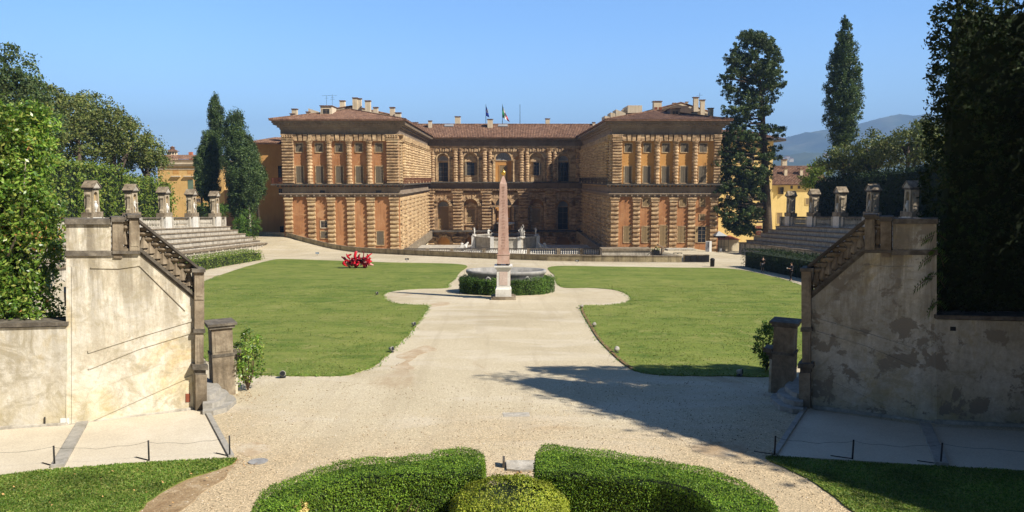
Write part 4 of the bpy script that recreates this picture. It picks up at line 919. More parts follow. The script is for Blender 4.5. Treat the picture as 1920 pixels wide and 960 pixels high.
def person(loc, rz, pose, top, bottom, hat, label, shorts=False):
    e = empty('person', loc, label, 'person'); e.rotation_euler = (0, 0, rz)
    J, b = body(pose, skinm, e)
    cloth(J, [['pel', 'waist', 'chest', ('chest', 'neck', .7)], ['chest', 'shl', 'ell', ('ell', 'wrl', .8 if not shorts else .05)], ['chest', 'shr', 'elr', ('elr', 'wrr', .8 if not shorts else .05)]],
          {'pel': (.165, .125), 'waist': (.155, .115), 'chest': (.18, .13), ('chest', 'neck', .7): .08, 'shl': .08, 'shr': .08, 'ell': .062, 'elr': .062}, top, e, 1, 'jacket' if not shorts else 'shirt')
    cloth(J, [['pel', 'hil', 'knl'] + ([('knl', 'anl', .85)] if not shorts else []), ['pel', 'hir', 'knr'] + ([('knr', 'anr', .85)] if not shorts else [])],
          {'pel': (.16, .125), 'hil': .115, 'hir': .115, 'knl': .085, 'knr': .085, ('knl', 'anl', .85): .062, ('knr', 'anr', .85): .062}, bottom, e, 1, 'shorts' if shorts else 'trousers')
    skin('hair', [(0, .02, 1.62), (0, .0, 1.70), (0, -.01, 1.77)], [(0, 1), (1, 2)], [(.09, .09), (.1, .11), (.07, .08)], hat, e)
    for a, t_ in (('anl', 'tol'), ('anr', 'tor')): skin('shoe', [J[a], J[t_]], [(0, 1)], [.055, .05], M['black'], e)
    h = MB()
    for hk in ('hal', 'har'):
        p = Vector(J[hk]); d = (p - Vector(J['wrl' if hk == 'hal' else 'wrr'])).normalized(); sd = d.cross(Vector((0, 1, 0))).normalized()
        for k in range(4): h.tube([p + sd * (.012 * (k - 1.5)) * 2, p + sd * (.012 * (k - 1.5)) * 2 + d * (.07 + .01 * (k in (1, 2))), p + sd * (.012 * (k - 1.5)) * 2 + d * .1 + Vector((0, -.02, -.01))], [.01, .009, .007], 5)
        h.tube([p, p + Vector((0, -.04, .0)) + d * .02, p + Vector((0, -.05, 0)) + d * .05], [.012, .011, .009], 5)
    h.build('finger', skinm, e, local=True); return e
dk = plain('navy_cloth', (.02, .022, .03), .9); bk = plain('black_cloth', (.012, .012, .014), .9); gyc = plain('grey_cloth', (.10, .10, .12), .9)
p1 = G(1430, 510.5); p2 = G(1483, 526.5)
person((p1.x, p1.y, p1.z), rad(170), dict(ell=(-.27, -.02, 1.16), wrl=(-.2, -.2, 1.02), hal=(-.14, -.28, 1.0), knl=(-.11, -.12, .5), anl=(-.11, -.06, .08), tol=(-.12, -.22, .03)), bk, gyc, hairm, 'person in dark top and shorts walking by the tall dark hedge, farther of the two', True)
p_ = person((p2.x, p2.y, p2.z), rad(-75), dict(elr=(.26, -.08, 1.18), wrr=(.2, -.32, 1.2), har=(.17, -.4, 1.22), ell=(-.25, -.05, 1.16), wrl=(-.18, -.28, 1.14), hal=(-.1, -.36, 1.18), knr=(.11, -.16, .52), anr=(.11, -.08, .1), tor=(.12, -.24, .06), anl=(-.11, .15, .09)), dk, bk, hairm, 'person in dark clothes holding out both arms on the shaded path, nearer of the two')
MB().box(-.05, .05, -.5, -.47, 1.2, 1.3).build('phone', M['white'], p_, local=True)

# statues on and beside the basin
def putto(loc, h, rz, pose, label, group=None, ped=0):
    e = empty('statue', loc, label, 'statue', group); e.rotation_euler = (0, 0, rz); s = h / 1.75
    body(pose, M['marble'], e, s, 1.25)
    MB().lathe((0, 0, -.02), [(.32 * s * 1.2, 0), (.28 * s * 1.2, .12), (.1, .13)], 10).build('base', M['marble'], e, local=True); return e
POS = [dict(wrl=(-.5, -.1, 1.7), ell=(-.42, 0, 1.5), hal=(-.52, -.1, 1.8)), dict(wrr=(.45, -.3, 1.3), elr=(.4, -.1, 1.2), har=(.5, -.35, 1.35), knl=(-.15, -.25, .62), anl=(-.15, -.05, .3)),
       dict(wrr=(.3, -.1, 1.95), elr=(.42, 0, 1.62), har=(.28, -.1, 2.05), wrl=(-.42, -.3, 1.1)), dict(wrl=(-.2, -.3, 1.5), ell=(-.35, -.15, 1.3), hal=(-.12, -.32, 1.6))]
for k, (u, v, h, lab) in enumerate([(889.5, 444, 1.75, 'small white statue at the left end of the basin rim'), (916, 445, 1.7, 'small white statue seated on the rim just left of the obelisk'), (977.5, 445, 2.2, 'taller white statue group on the rim right of the obelisk'), (1004.5, 444, 1.75, 'small white statue at the right end of the basin rim')]):
    Yk = [154, 150.5, 150.5, 154][k]; p = at(u, v, Yk); putto((p.x, p.y, zR + .12), h, [1.2, .4, -.4, -1.0][k], POS[k], lab, 'marble figures on the basin rim')
    if k == 2: putto((p.x + .5, p.y + .1, zR + .12), 1.5, 1.5, POS[1], 'smaller white statue leaning against the taller one on the rim', 'marble figures on the basin rim')
for k, (u, Yk, s, lab) in enumerate([(866, 152, 1, 'white marble sea creature group at the left foot of the basin steps'), (1021, 152, -1, 'white marble sea creature group at the right foot of the basin steps')]):
    x = X_(u, Yk); e = empty('statue', (x, Yk, zT), lab, 'statue', 'marble creature groups by the steps')
    pts = [(-1.9 * s, 0, .3), (-1.3 * s, .1, .55), (-.6 * s, 0, .7), (0, -.1, 1.0), (.6 * s, 0, 1.3), (1.0 * s, 0, 1.8)]
    skin('body', pts + [(.9 * s, -.5, .9), (-.5 * s, .5, .9), (1.25 * s, 0, 2.1)], [(0, 1), (1, 2), (2, 3), (3, 4), (4, 5), (4, 6), (3, 7), (5, 8)], [.2, .32, .42, .45, .35, .22, .14, .12, .15], M['marble'], e)
    skin('rider', [(-.3 * s, 0, 1.2), (-.2 * s, 0, 1.7), (-.1 * s, 0, 2.0), (.3 * s, -.1, 1.7), (-.7 * s, 0, 1.0)], [(0, 1), (1, 2), (1, 3), (0, 4)], [.24, .22, .16, .09, .15], M['marble'], e)

# ------------------------------------------------------------------ obelisk
ob = G(944, 560); ox, oy, oz = ob.x, ob.y, ob.z; Yo = oy
e = empty('obelisk', (ox, oy, oz), 'pink granite obelisk on a white pedestal with a golden ball on top', 'obelisk')
Zo = lambda v: Z_(v, Yo)
hw = lambda u0, u1: (X_(u1, Yo) - X_(u0, Yo)) / 2
b1 = Zo(557)
mb = MB().box(ox - hw(921, 968), ox + hw(921, 968), oy - .92, oy + .92, oz - .1, oz + .16).box(ox - hw(924, 965), ox + hw(924, 965), oy - .8, oy + .8, oz + .162, oz + .24); mb.build('step', M['pietra'], e)
mb = MB(); w0, w1 = hw(929.5, 959.5), hw(932, 957)
mb.box(ox - w0, ox + w0, oy - w0, oy + w0, oz + .242, Zo(541)).box(ox - w0, ox + w0, oy - w0, oy + w0, Zo(541) + .002, Zo(537), w0 - w1).box(ox - w1, ox + w1, oy - w1, oy + w1, Zo(537) + .002, Zo(504))
for k, (g_, z0, z1) in enumerate(((.05, 504, 502), (.12, 502, 499.5), (.18, 499.5, 497))): mb.box(ox - w1 - g_, ox + w1 + g_, oy - w1 - g_, oy + w1 + g_, Zo(z0) + .002, Zo(z1))
mb.build('pedestal', M['marble'], e)
for sx, sy in ((0, -1), (1, 0), (-1, 0)):
    q = MB(); a = w1 * .62
    if sy: q.box(ox - a, ox + a, oy - w1 - .02, oy - w1 + .02, Zo(533), Zo(508))
    else: q.box(min(ox + sx * w1, ox + sx * (w1 + .02)), max(ox + sx * w1, ox + sx * (w1 + .02)), oy - a, oy + a, Zo(533), Zo(508))
    q.build('inset_panel', M['panel'], e)
w2 = hw(933.5, 956.5)
for sx in (-1, 1):
    for sy in (-1, 1): MB().lathe((ox + sx * w2 * .75, oy + sy * w2 * .75, 0), [(.02, Zo(497)), (.13, Zo(495.8)), (.15, Zo(494.5)), (.1, Zo(493)), (.02, Zo(492.5))], 8).build('foot', M['iron'], e, smooth=True)
MB().box(ox - w2, ox + w2, oy - w2, oy + w2, Zo(493.5), Zo(477)).box(ox - w2 - .03, ox + w2 + .03, oy - w2 - .03, oy + w2 + .03, Zo(477) + .002, Zo(475)).build('plinth', M['pink'], e)
wa, wb = hw(934.5, 955.5), hw(938.3, 951.7); zA, zB, zC = Zo(474.8), Zo(345), Zo(329)
mb = MB(); mb.add([(ox + sx * w_, oy + sy * w_, z) for w_, z in ((wa, zA), (wb, zB), (.04, zC)) for sx, sy in ((-1, -1), (1, -1), (1, 1), (-1, 1))],
                  [(3, 2, 1, 0), (0, 1, 5, 4), (1, 2, 6, 5), (2, 3, 7, 6), (3, 0, 4, 7), (4, 5, 9, 8), (5, 6, 10, 9), (6, 7, 11, 10), (7, 4, 8, 11), (8, 9, 10, 11)])
mb.build('shaft', M['pink'], e)
# carved signs down the front and right faces
dkp = stone('carved_granite', (.33, .19, .145), (.40, .24, .19), (.46, .30, .24), 2, .2)
mb = MB(); z = zA + .35; rg = random.Random(4)
while z < zB - .2:
    f = (z - zA) / (zB - zA); w_ = wa + (wb - wa) * f; h = rg.choice([.12, .16, .2]); k = rg.randint(0, 4); s_ = w_ * .42
    def put(a, b, c, d):
        for face in (0, 1):
            if face == 0: mb.box(ox + a * s_, ox + b * s_, oy - w_ - .014, oy - w_ + .01, z + c * h, z + d * h)
            else: mb.box(ox + w_ - .01, ox + w_ + .014, oy + a * s_, oy + b * s_, z + c * h, z + d * h)
    if k == 0: put(-.8, .8, 0, .18); put(-.8, .8, .5, .68)
    elif k == 1: put(-.6, -.35, 0, .9); put(-.34, .5, .7, .9); put(.3, .5, 0, .69)
    elif k == 2: put(-.2, .2, 0, 1); put(.22, .8, .6, .8); put(-.8, -.22, .1, .3)
    elif k == 3: put(-.8, -.5, 0, .8); put(-.1, .1, 0, .8); put(.5, .8, 0, .8)
    else: put(-.7, .7, .7, .9); put(-.7, -.5, .1, .69); put(.5, .7, .1, .69); put(-.49, .49, .1, .28)
    z += h * 1.2 + .05
mb.build('carving', dkp, e)
mb = MB().lathe((ox, oy, 0), [(.04, zC - .05), (.05, zC), (.1, zC + .02), (.17, zC + .1), (.2, zC + .2), (.17, zC + .3), (.08, zC + .38), (.03, zC + .42), (.02, zC + .5)], 12); mb.build('ball', M['gold'], e, smooth=True)

# ------------------------------------------------------------------ granite tub with its ring hedge
tc = G(949, 530); Yt = 60.6; tx = X_(949, Yt); tz = gp(Yt); rimz = Z_(509, Yt - 1.2) 
rx = (X_(1026, Yt) - X_(873, Yt)) / 2; ry = 1.75
e = empty('stone_tub', (tx, Yt, tz), 'large oval grey granite tub with carved rings behind the obelisk', 'tub')
H = rimz - tz; mb = MB().lathe((0, 0, 0), [(rx * .68, .3), (rx * .76, H * .35), (rx * .88, H * .62), (rx * .93, H * .80), (rx * .985, H * .86), (rx, H * .92), (rx * .99, H), (rx * .9, H), (rx * .86, H * .75), (rx * .5, H * .6)], 48)
mb.v = [(tx + (abs(x) / rx) ** .8 * rx * (1 if x > 0 else -1) if abs(x) > 1e-6 else tx, Yt + y / rx * ry, tz + z) for x, y, z in mb.v]
mb.build('bowl', M['granite'], e, smooth=True)
MB().box(tx - rx * .6, tx + rx * .6, Yt - .8, Yt + .8, tz - .2, tz + .35).build('foot', M['granite'], e)
MB().lathe((tx, Yt, tz + H * .8), [(rx * .84, 0), (rx * .84, .01)], 48, sy=ry / rx).build('water', M['glass'], e)
for u in (914.5, 988.5):
    a = X_(u, Yt - 1.5); yy = Yt - ry * .96 * math.sqrt(max(0, 1 - ((a - tx) / rx) ** 2)) - .02; zc = tz + H * .62
    mb = MB().tube([(a + .2 * cos(q * pi / 8), yy - .06, zc + .24 * sin(q * pi / 8)) for q in range(17)], .065, 8)
    mb.lathe((a, yy + .05, zc + .2), [(.02, -.1), (.12, -.05), (.15, .05), (.1, .14), (.02, .16)], 8)
    mb.build('ring_handle', M['granite'], e, smooth=True)
rxo = (X_(1041, 59) - X_(859, 59)) / 2; ryo = 3.0; hh = 1.18
e = empty('ring_hedge', (tx, Yt, tz), 'clipped dark green hedge curving round the granite tub', 'hedge')
n = 17000; a = rng.random(n) * 2 * pi; kind = rng.random(n)
Nn = np.column_stack([np.cos(a) / rxo, np.sin(a) / ryo, np.zeros(n)]); Nn /= np.linalg.norm(Nn, axis=1)[:, None]
top = kind > .68; rr = np.where(top, rng.uniform(.80, 1, n), 1.0); P = np.column_stack([tx + np.cos(a) * rxo * rr, Yt + np.sin(a) * ryo * rr, np.where(top, hh + rng.normal(0, .06, n), rng.random(n) * hh)])
Nn[top] = (0, 0, 1); P[:, 2] += -.05 * P[:, 1]; P += rng.normal(0, .05, P.shape) + (np.sin(a * 23) * .06)[:, None] * Nn + (np.sin(a * 7 + 1) * .08)[:, None] * Nn
leaves('foliage', P, Nn, .11, M['hedge'], e, jit=.6)
mb = MB(); nn = 40
for k in range(nn):
    a0, a1 = 2 * pi * k / nn, 2 * pi * (k + 1) / nn; q = lambda aa, f, z: (tx + cos(aa) * rxo * f, Yt + sin(aa) * ryo * f, gp(Yt + sin(aa) * ryo * f) + z)
    mb.add([q(a0, .96, -.1), q(a1, .96, -.1), q(a1, .96, hh - .1), q(a0, .96, hh - .1), q(a0, .8, -.1), q(a1, .8, -.1), q(a1, .8, hh - .1), q(a0, .8, hh - .1)], [(0, 1, 2, 3), (3, 2, 6, 7), (4, 5, 6, 7)])
mb.build('shade_core', M['core'], e)

# ------------------------------------------------------------------ red sculpture on the left lawn
sp = G(676, 503); e = empty('sculpture', (sp.x, sp.y, sp.z), 'glossy red abstract sculpture of twisted petals and horns on the left lawn', 'sculpture')
redm = plain('glossy_red_enamel', (.50, .012, .022), .12); redp = plain('pale_pink_enamel', (.75, .38, .36), .15); redd = plain('deep_red_enamel', (.16, .008, .015), .2)
rg = random.Random(11); ux = lambda u: (u - 676) / 1400 * sp.y; uz = lambda v: (503 - v) / 1400 * sp.y
def petal(mbx, p, q, w_, bend, th=.03):
    p, q = Vector(p), Vector(q); d = q - p; sd = d.cross(Vector((rg.uniform(-1, 1), rg.uniform(-1, 1), rg.uniform(-.3, 1)))).normalized(); nr = d.cross(sd).normalized(); N = 7; vs = []
    for i in range(N + 1):
        f = i / N; c = p + d * f + nr * bend * sin(pi * f); ww = w_ * (sin(pi * min(1, f * .85 + .12)) ** .7)
        tw = sd * cos(f * 1.5) + nr * sin(f * 1.5)
        vs += [c - tw * ww + nr * ww * .4, c + nr * th, c + tw * ww + nr * ww * .4, c - nr * th]
    fs = [(4 * i + k, 4 * i + (k + 1) % 4, 4 * i + 4 + (k + 1) % 4, 4 * i + 4 + k) for i in range(N) for k in range(4)] + [(3, 2, 1, 0), (4 * N, 4 * N + 1, 4 * N + 2, 4 * N + 3)]
    mbx.add(vs, fs)
def spt(u, v, dy=0): return (sp.x + ux(u), sp.y + dy, sp.z + uz(v))
mR, mP, mD = MB(), MB(), MB()
core = [(654, 490), (660, 487), (667, 489), (675, 490), (683, 488), (690, 487), (664, 494), (688, 494)]
for (u, v) in core:
    for k in range(14):
        p = spt(u + rg.uniform(-3, 3), v + rg.uniform(-3, 3), rg.uniform(-.7, .7)); q = spt(u + rg.uniform(-8, 8), min(498, v + rg.uniform(-8, 9)), rg.uniform(-1.1, 1.1))
        petal(rg.choice([mR, mR, mR, mD, mP]), p, q, rg.uniform(.12, .30), rg.uniform(-.3, .3))
for pts, r, mm_ in [([(668, 488), (667, 480), (667, 473), (670, 471.5)], .13, mR), ([(680, 484), (683, 479), (682, 474), (679.5, 470.5)], .045, mD), ([(686, 486), (690, 480), (697, 475.5)], .09, mR), ([(650, 488), (645, 484), (641.5, 481)], .12, mD), ([(656, 486), (653, 480), (650, 476)], .09, mR), ([(652, 479), (656, 478), (660, 476)], .08, mR),
                     ([(668, 490), (667, 497), (667.5, 504)], .17, mR), ([(683, 490), (684, 497), (683, 503)], .2, mR), ([(655, 492), (652, 497), (656, 501.5)], .15, mP), ([(688, 492), (693, 496), (700, 497)], .13, mP), ([(648, 490), (644, 492), (646, 495)], .1, mP), ([(688, 488), (690, 481), (690, 476)], .11, mD), ([(674, 486), (672, 480), (676, 476)], .09, mR)]:
    r *= 1.3; P_ = [spt(u, v, rg.uniform(-.4, .4)) for u, v in pts]; mm_.tube(P_, [r] + [r * 1.05] * (len(P_) - 2) + [r * .45], 8)
mR.build('petal', redm, e, smooth=True); mP.build('pale_petal', redp, e, smooth=True); mD.build('dark_petal', redd, e, smooth=True)

# ------------------------------------------------------------------ amphitheatre seats, balustrades, niche shrines (both sides)
XF, XT = 42.0, 47.0; YS0, YS1 = 62.0, 132.5
def shrine_proto(side):
    """local: faces the lawn (+x for the left side); footprint ~1.9 x 1.9"""
    e = empty('niche_shrine', (0, 0, 0), '', 'shrine'); s = -side; mb = MB()
    f = lambda x: s * x
    def bx(m_, x0, x1, y0, y1, z0, z1, t=0): a, b = sorted((f(x0), f(x1))); m_.box(a, b, y0, y1, z0, z1, t)
    bx(mb, -.7, .62, -1.55, 1.55, 0, .62); mb.build('base', M['pietra'], e, local=True)
    mb = MB(); bx(mb, -.6, .2, -.78, .78, .62, 3.2, .0)
    bx(mb, .2, .55, -.8, -.5, .62, 3.2); bx(mb, .2, .55, .5, .8, .62, 3.2)
    # arch head over the niche
    n = 8; r = .5; zs = 2.5
    for k in range(n):
        a0, a1 = pi * k / n, pi * (k + 1) / n
        V8 = [(f(xx), -r * cos(a), zz) for xx in (.2, .55) for a, zz in ((a0, zs + r * sin(a0)), (a1, zs + r * sin(a1)), (a1, 3.2), (a0, 3.2))]
        mb.add(V8, [(4, 5, 6, 7), (0, 1, 5, 4)])
    # side scrolls
    for sy in (-1, 1):
        prof = [(.8, .62), (1.35, .62), (1.4, .95), (1.1, 1.15), (.98, 1.6), (.92, 2.4), (1.05, 2.7), (.8, 2.95)]
        mb.prism([(f(.3), sy * y, z) for y, z in prof], (f(-.5), 0, 0))
    mb.build('body', M['shrine'], e, local=True)
    mb = MB(); a, b = sorted((f(.2), f(.205))); mb.box(a, b, -.5, .5, .64, 3.0).build('niche_back', M['nich'], e, local=True)
    mb = MB(); bx(mb, -.66, .64, -.86, .86, 3.2, 3.33); bx(mb, -.76, .78, -1.0, 1.0, 3.332, 3.44)
    mb.build('entablature', M['coping'], e, local=True)
    mb = MB(); q = [(-.95, 3.442), (.95, 3.442), (0, 4.16)]; mb.prism([(f(.72), y, z) for y, z in q], (f(-1.4), 0, 0)); mb.build('pediment', M['step'], e, local=True)
    mb = MB(); mb.prism([(f(.84), -1.02, 3.445), (f(.84), 0, 4.17), (f(.84), 0, 4.29), (f(.84), -1.1, 3.50)], (f(-1.66), 0, 0)); mb.prism([(f(.84), 1.02, 3.445), (f(.84), 0, 4.17), (f(.84), 0, 4.29), (f(.84), 1.1, 3.50)], (f(-1.66), 0, 0)); mb.build('roof', M['pietra'], e, local=True)
    return e
M['shrine'] = stone('weathered_cream_stone', (.25, .21, .15), (.42, .35, .25), (.55, .47, .34), 1.3, .7, .9, .5, .03)
M['nich'] = stone('niche_ochre_plaster', (.36, .25, .11), (.48, .34, .16), (.58, .44, .24), 1, .3)
VAR = ['urn', 'figure', 'urn', 'figure', 'bust']
def niche_content(e, kind, side):
    s = -side
    if kind == 'urn': MB().lathe((.42 * s, 0, .65), [(.2, 0), (.1, .1), (.12, .2), (.3, .5), (.34, .75), (.2, .95), (.16, 1.1), (.24, 1.2), (.05, 1.3)], 12).build('urn', M['marble'], e, smooth=True, local=True)
    else:
        J, b = body(POS[1 if kind == 'figure' else 3], M['marble'], None, .95, 1.2, 'statuette'); b.parent = e; b.location = (.45 * s, 0, .63); b.rotation_euler = (0, 0, pi / 2 * s)
NM = ['nearest', 'second', 'third', 'fourth', 'farthest']
stands = {}
for side, nm in ((-1, 'left'), (1, 'right')):
    X = lambda x: side * x
    def bx(m_, x0, x1, y0, y1, h0, h1):            # box sheared to follow the sloping ground
        a, b = sorted((X(x0), X(x1))); n = len(m_.v); m_.box(a, b, y0, y1, h0, h1); m_.v[n:] = [(p[0], p[1], p[2] + gp(p[1])) for p in m_.v[n:]]
    e = empty('seating', (X(XF), YS0, gp(YS0)), 'stepped %s stone seating of the amphitheatre beside the %s lawn' % (nm, nm), 'seating', 'stone seating on both sides of the lawn'); stands[nm] = e
    mb = MB(); bx(mb, XF + .15, XF + 1.2, YS0, YS1, -.6, 1.3); n = int((YS1 - YS0) / 2.6)
    for k in range(n + 1): y = YS0 + (YS1 - YS0 - .4) * k / n; bx(mb, XF, XF + .15, y, y + .42, -.6, 1.26)
    bx(mb, XF + .02, XF + .15, YS0, YS1, -.5, .22); mb.build('front_wall', M['step'], e)
    mb = MB(); bx(mb, XF - .12, XF + 1.25, YS0, YS1 + .05, 1.302, 1.5); mb.build('coping', M['pietra'], e)
    for k in range(5):
        y1 = YS1 - (k + 1) * .15; mb = MB(); h0 = 1.3 + .62 * k if k else 1.0; bx(mb, XF + .9 * k + 1.26, XF + .9 * (k + 1) + 1.6, YS0, y1 - k * .9, -.6, 1.3 + .64 * (k + 1) - .13); mb.build('riser', M['step'], e)
        mb = MB(); bx(mb, XF + .9 * k + 1.14, XF + .9 * (k + 1) + 1.25, YS0, y1 + .04 - k * .9, 1.302 + .64 * (k + 1) - .13, 1.3 + .64 * (k + 1)); mb.build('tread', M['pietra'], e)
    mb = MB(); bx(mb, XT + .6, XT + 5, YS0, YS1 - 4, -.6, 4.3); mb.build('embankment', M['soil'], e)
    # balustrade on the top step
    xb = XT + .95; h0 = 1.3 + .64 * 5; b_ = empty('balustrade', (X(xb), YS0, gp(YS0) + h0), 'stone balustrade along the top of the %s seating beneath the niche shrines' % nm, 'balustrade', 'balustrades over the seating')
    def bxl(m_, x0, x1, y0, y1, z0, z1): bx(m_, x0, x1, y0, y1, h0 + z0, h0 + z1)
    mb = MB(); bxl(mb, xb - .2, xb + .2, YS0, YS1 - 4, 0, .2); mb.build('plinth', M['step'], b_)
    mb = MB(); bxl(mb, xb - .27, xb + .27, YS0, YS1 - 4, 1.38, 1.58); mb.build('rail', M['coping'], b_)
    shy = [(87.8 + 9.25 * k) for k in range(5)]; shy = [shy[0] - 9.2] + shy if False else shy
    for y in shy: mb = MB(); bxl(mb, xb - .45, xb + .45, y - .95, y + .95, 0, 1.6); mb.build('pedestal', M['marble'], b_)
    for y in [a + d for a in shy for d in (-1.6, 1.6)] + [YS1 - 4.2, YS0 + .2]: mb = MB(); bxl(mb, xb - .3, xb + .3, y - .28, y + .28, 0, 1.58); mb.build('pier', M['step'], b_)
    first = None
    for a in shy + [shy[-1] + 9.25 - 4.5]:
        pass
    spans = [(shy[k] + 1.9, shy[k + 1] - 1.9) for k in range(4)] + [(shy[-1] + 1.9, YS1 - 4.5)] + [(shy[0] - 7.3, shy[0] - 1.9)]
    for ya, yb_ in spans:
        n = int((yb_ - ya) / .42)
        for k in range(n):
            if first is None: first = baluster_proto(1.18, M['step'], b_, 1.15).build('baluster', M['step'], b_, smooth=True, local=True); o = first
            else: o = first.copy(); C.objects.link(o)
            y = ya + (yb_ - ya) * (k + .5) / n; o.parent = b_; o.location = Vector((X(xb), y, gp(y) + h0 + .2)) - ORG[b_.name]
    proto = shrine_proto(side)
    for k, y in enumerate(shy):
        sh = proto if k == 0 else copy_tree(proto_clean)
        if k == 0:
            proto_clean = copy_tree(proto)
        sh.location = (X(xb + .1), y, gp(y) + h0 + 1.58); sh.scale = (.88, .84, 1.0)
        sh['label'] = '%s stone niche shrine with little pediment on the %s balustrade, counted from the camera' % (NM[k], nm); sh['group'] = 'niche shrines above the seating'
        niche_content(sh, VAR[k], side)
    for o in [proto_clean] + list(proto_clean.children): bpy.data.objects.remove(o)

    # hedges at the foot of and behind the seats
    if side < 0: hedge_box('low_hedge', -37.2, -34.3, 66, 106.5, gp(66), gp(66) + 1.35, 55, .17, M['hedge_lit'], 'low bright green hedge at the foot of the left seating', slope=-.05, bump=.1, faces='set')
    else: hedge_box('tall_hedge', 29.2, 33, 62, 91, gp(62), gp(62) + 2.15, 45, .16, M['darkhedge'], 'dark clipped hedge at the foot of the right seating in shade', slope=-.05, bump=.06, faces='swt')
    hx = (-60, -53.3) if side < 0 else (53.3, 60)
    if side < 0:
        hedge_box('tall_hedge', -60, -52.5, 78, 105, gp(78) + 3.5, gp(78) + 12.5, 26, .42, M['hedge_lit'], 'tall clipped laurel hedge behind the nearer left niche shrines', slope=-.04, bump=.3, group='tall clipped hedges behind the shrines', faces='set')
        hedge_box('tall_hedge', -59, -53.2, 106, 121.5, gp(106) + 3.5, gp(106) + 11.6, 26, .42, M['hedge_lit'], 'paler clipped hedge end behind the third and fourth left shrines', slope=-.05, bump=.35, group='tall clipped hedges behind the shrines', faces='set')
    else:
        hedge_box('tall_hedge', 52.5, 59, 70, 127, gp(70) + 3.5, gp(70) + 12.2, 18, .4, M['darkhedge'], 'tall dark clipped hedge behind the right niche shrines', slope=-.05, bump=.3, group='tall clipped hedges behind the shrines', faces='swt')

# ------------------------------------------------------------------ parapet wall beyond the lawns
seg = [(x, ypar(x)) for x in np.linspace(-50, 19, 70)]
def para(xs_, label, mat, top, capm, hgt):
    mb, cp = MB(), MB(); pts = [(x, ypar(x)) for x in xs_]
    P0 = Vector((pts[0][0], pts[0][1], 0)); e = empty('parapet', (pts[0][0], pts[0][1], gz(pts[0][0], pts[0][1])), label, 'parapet')
    for (a, b) in zip(pts, pts[1:]):
        for m_, t0, t1, ex in ((mb, -.6, hgt - .1, 0), (cp, hgt - .098, hgt, .06)):
            q = [(a[0], a[1] - ex), (b[0], b[1] - ex), (b[0], b[1] + .4 + ex), (a[0], a[1] + .4 + ex)]; zz = [gz(p[0], min(p[1], 160)) if k < 2 else None for k, p in enumerate([a, b])] ; z4 = [zz[0], zz[1], zz[1], zz[0]]
            hh_ = [top(p[0]) for p in q]
            m_.add([(p[0], p[1], z + (t0 if t0 < 0 else t0 * h)) for p, z, h in zip(q, z4, hh_)] + [(p[0], p[1], z + t1 * h) for p, z, h in zip(q, z4, hh_)], [(3, 2, 1, 0), (4, 5, 6, 7), (0, 1, 5, 4), (1, 2, 6, 5), (2, 3, 7, 6), (3, 0, 4, 7)])
    mb.build('wall', mat, e); cp.build('coping', capm, e); return e
para(np.linspace(-50, 23.9, 75), 'long low weathered parapet wall beyond the lawns', M['parapet'], lambda x: .88, M['pietra'], .95)
e = para(np.linspace(24.2, 27.6, 5), 'short end of the low wall hung with black panels, right of the long parapet', M['parapet'], lambda x: 1.05, M['pietra'], .95)
mb = MB()
for k in range(4): x = 24.3 + .82 * k; mb.box(x, x + .78, ypar(x) - .12, ypar(x) - .062, gz(x, 100) - .02, gz(x, 101) + .95 + .05 * (k % 2))
mb.build('black_panel', M['black'], e)

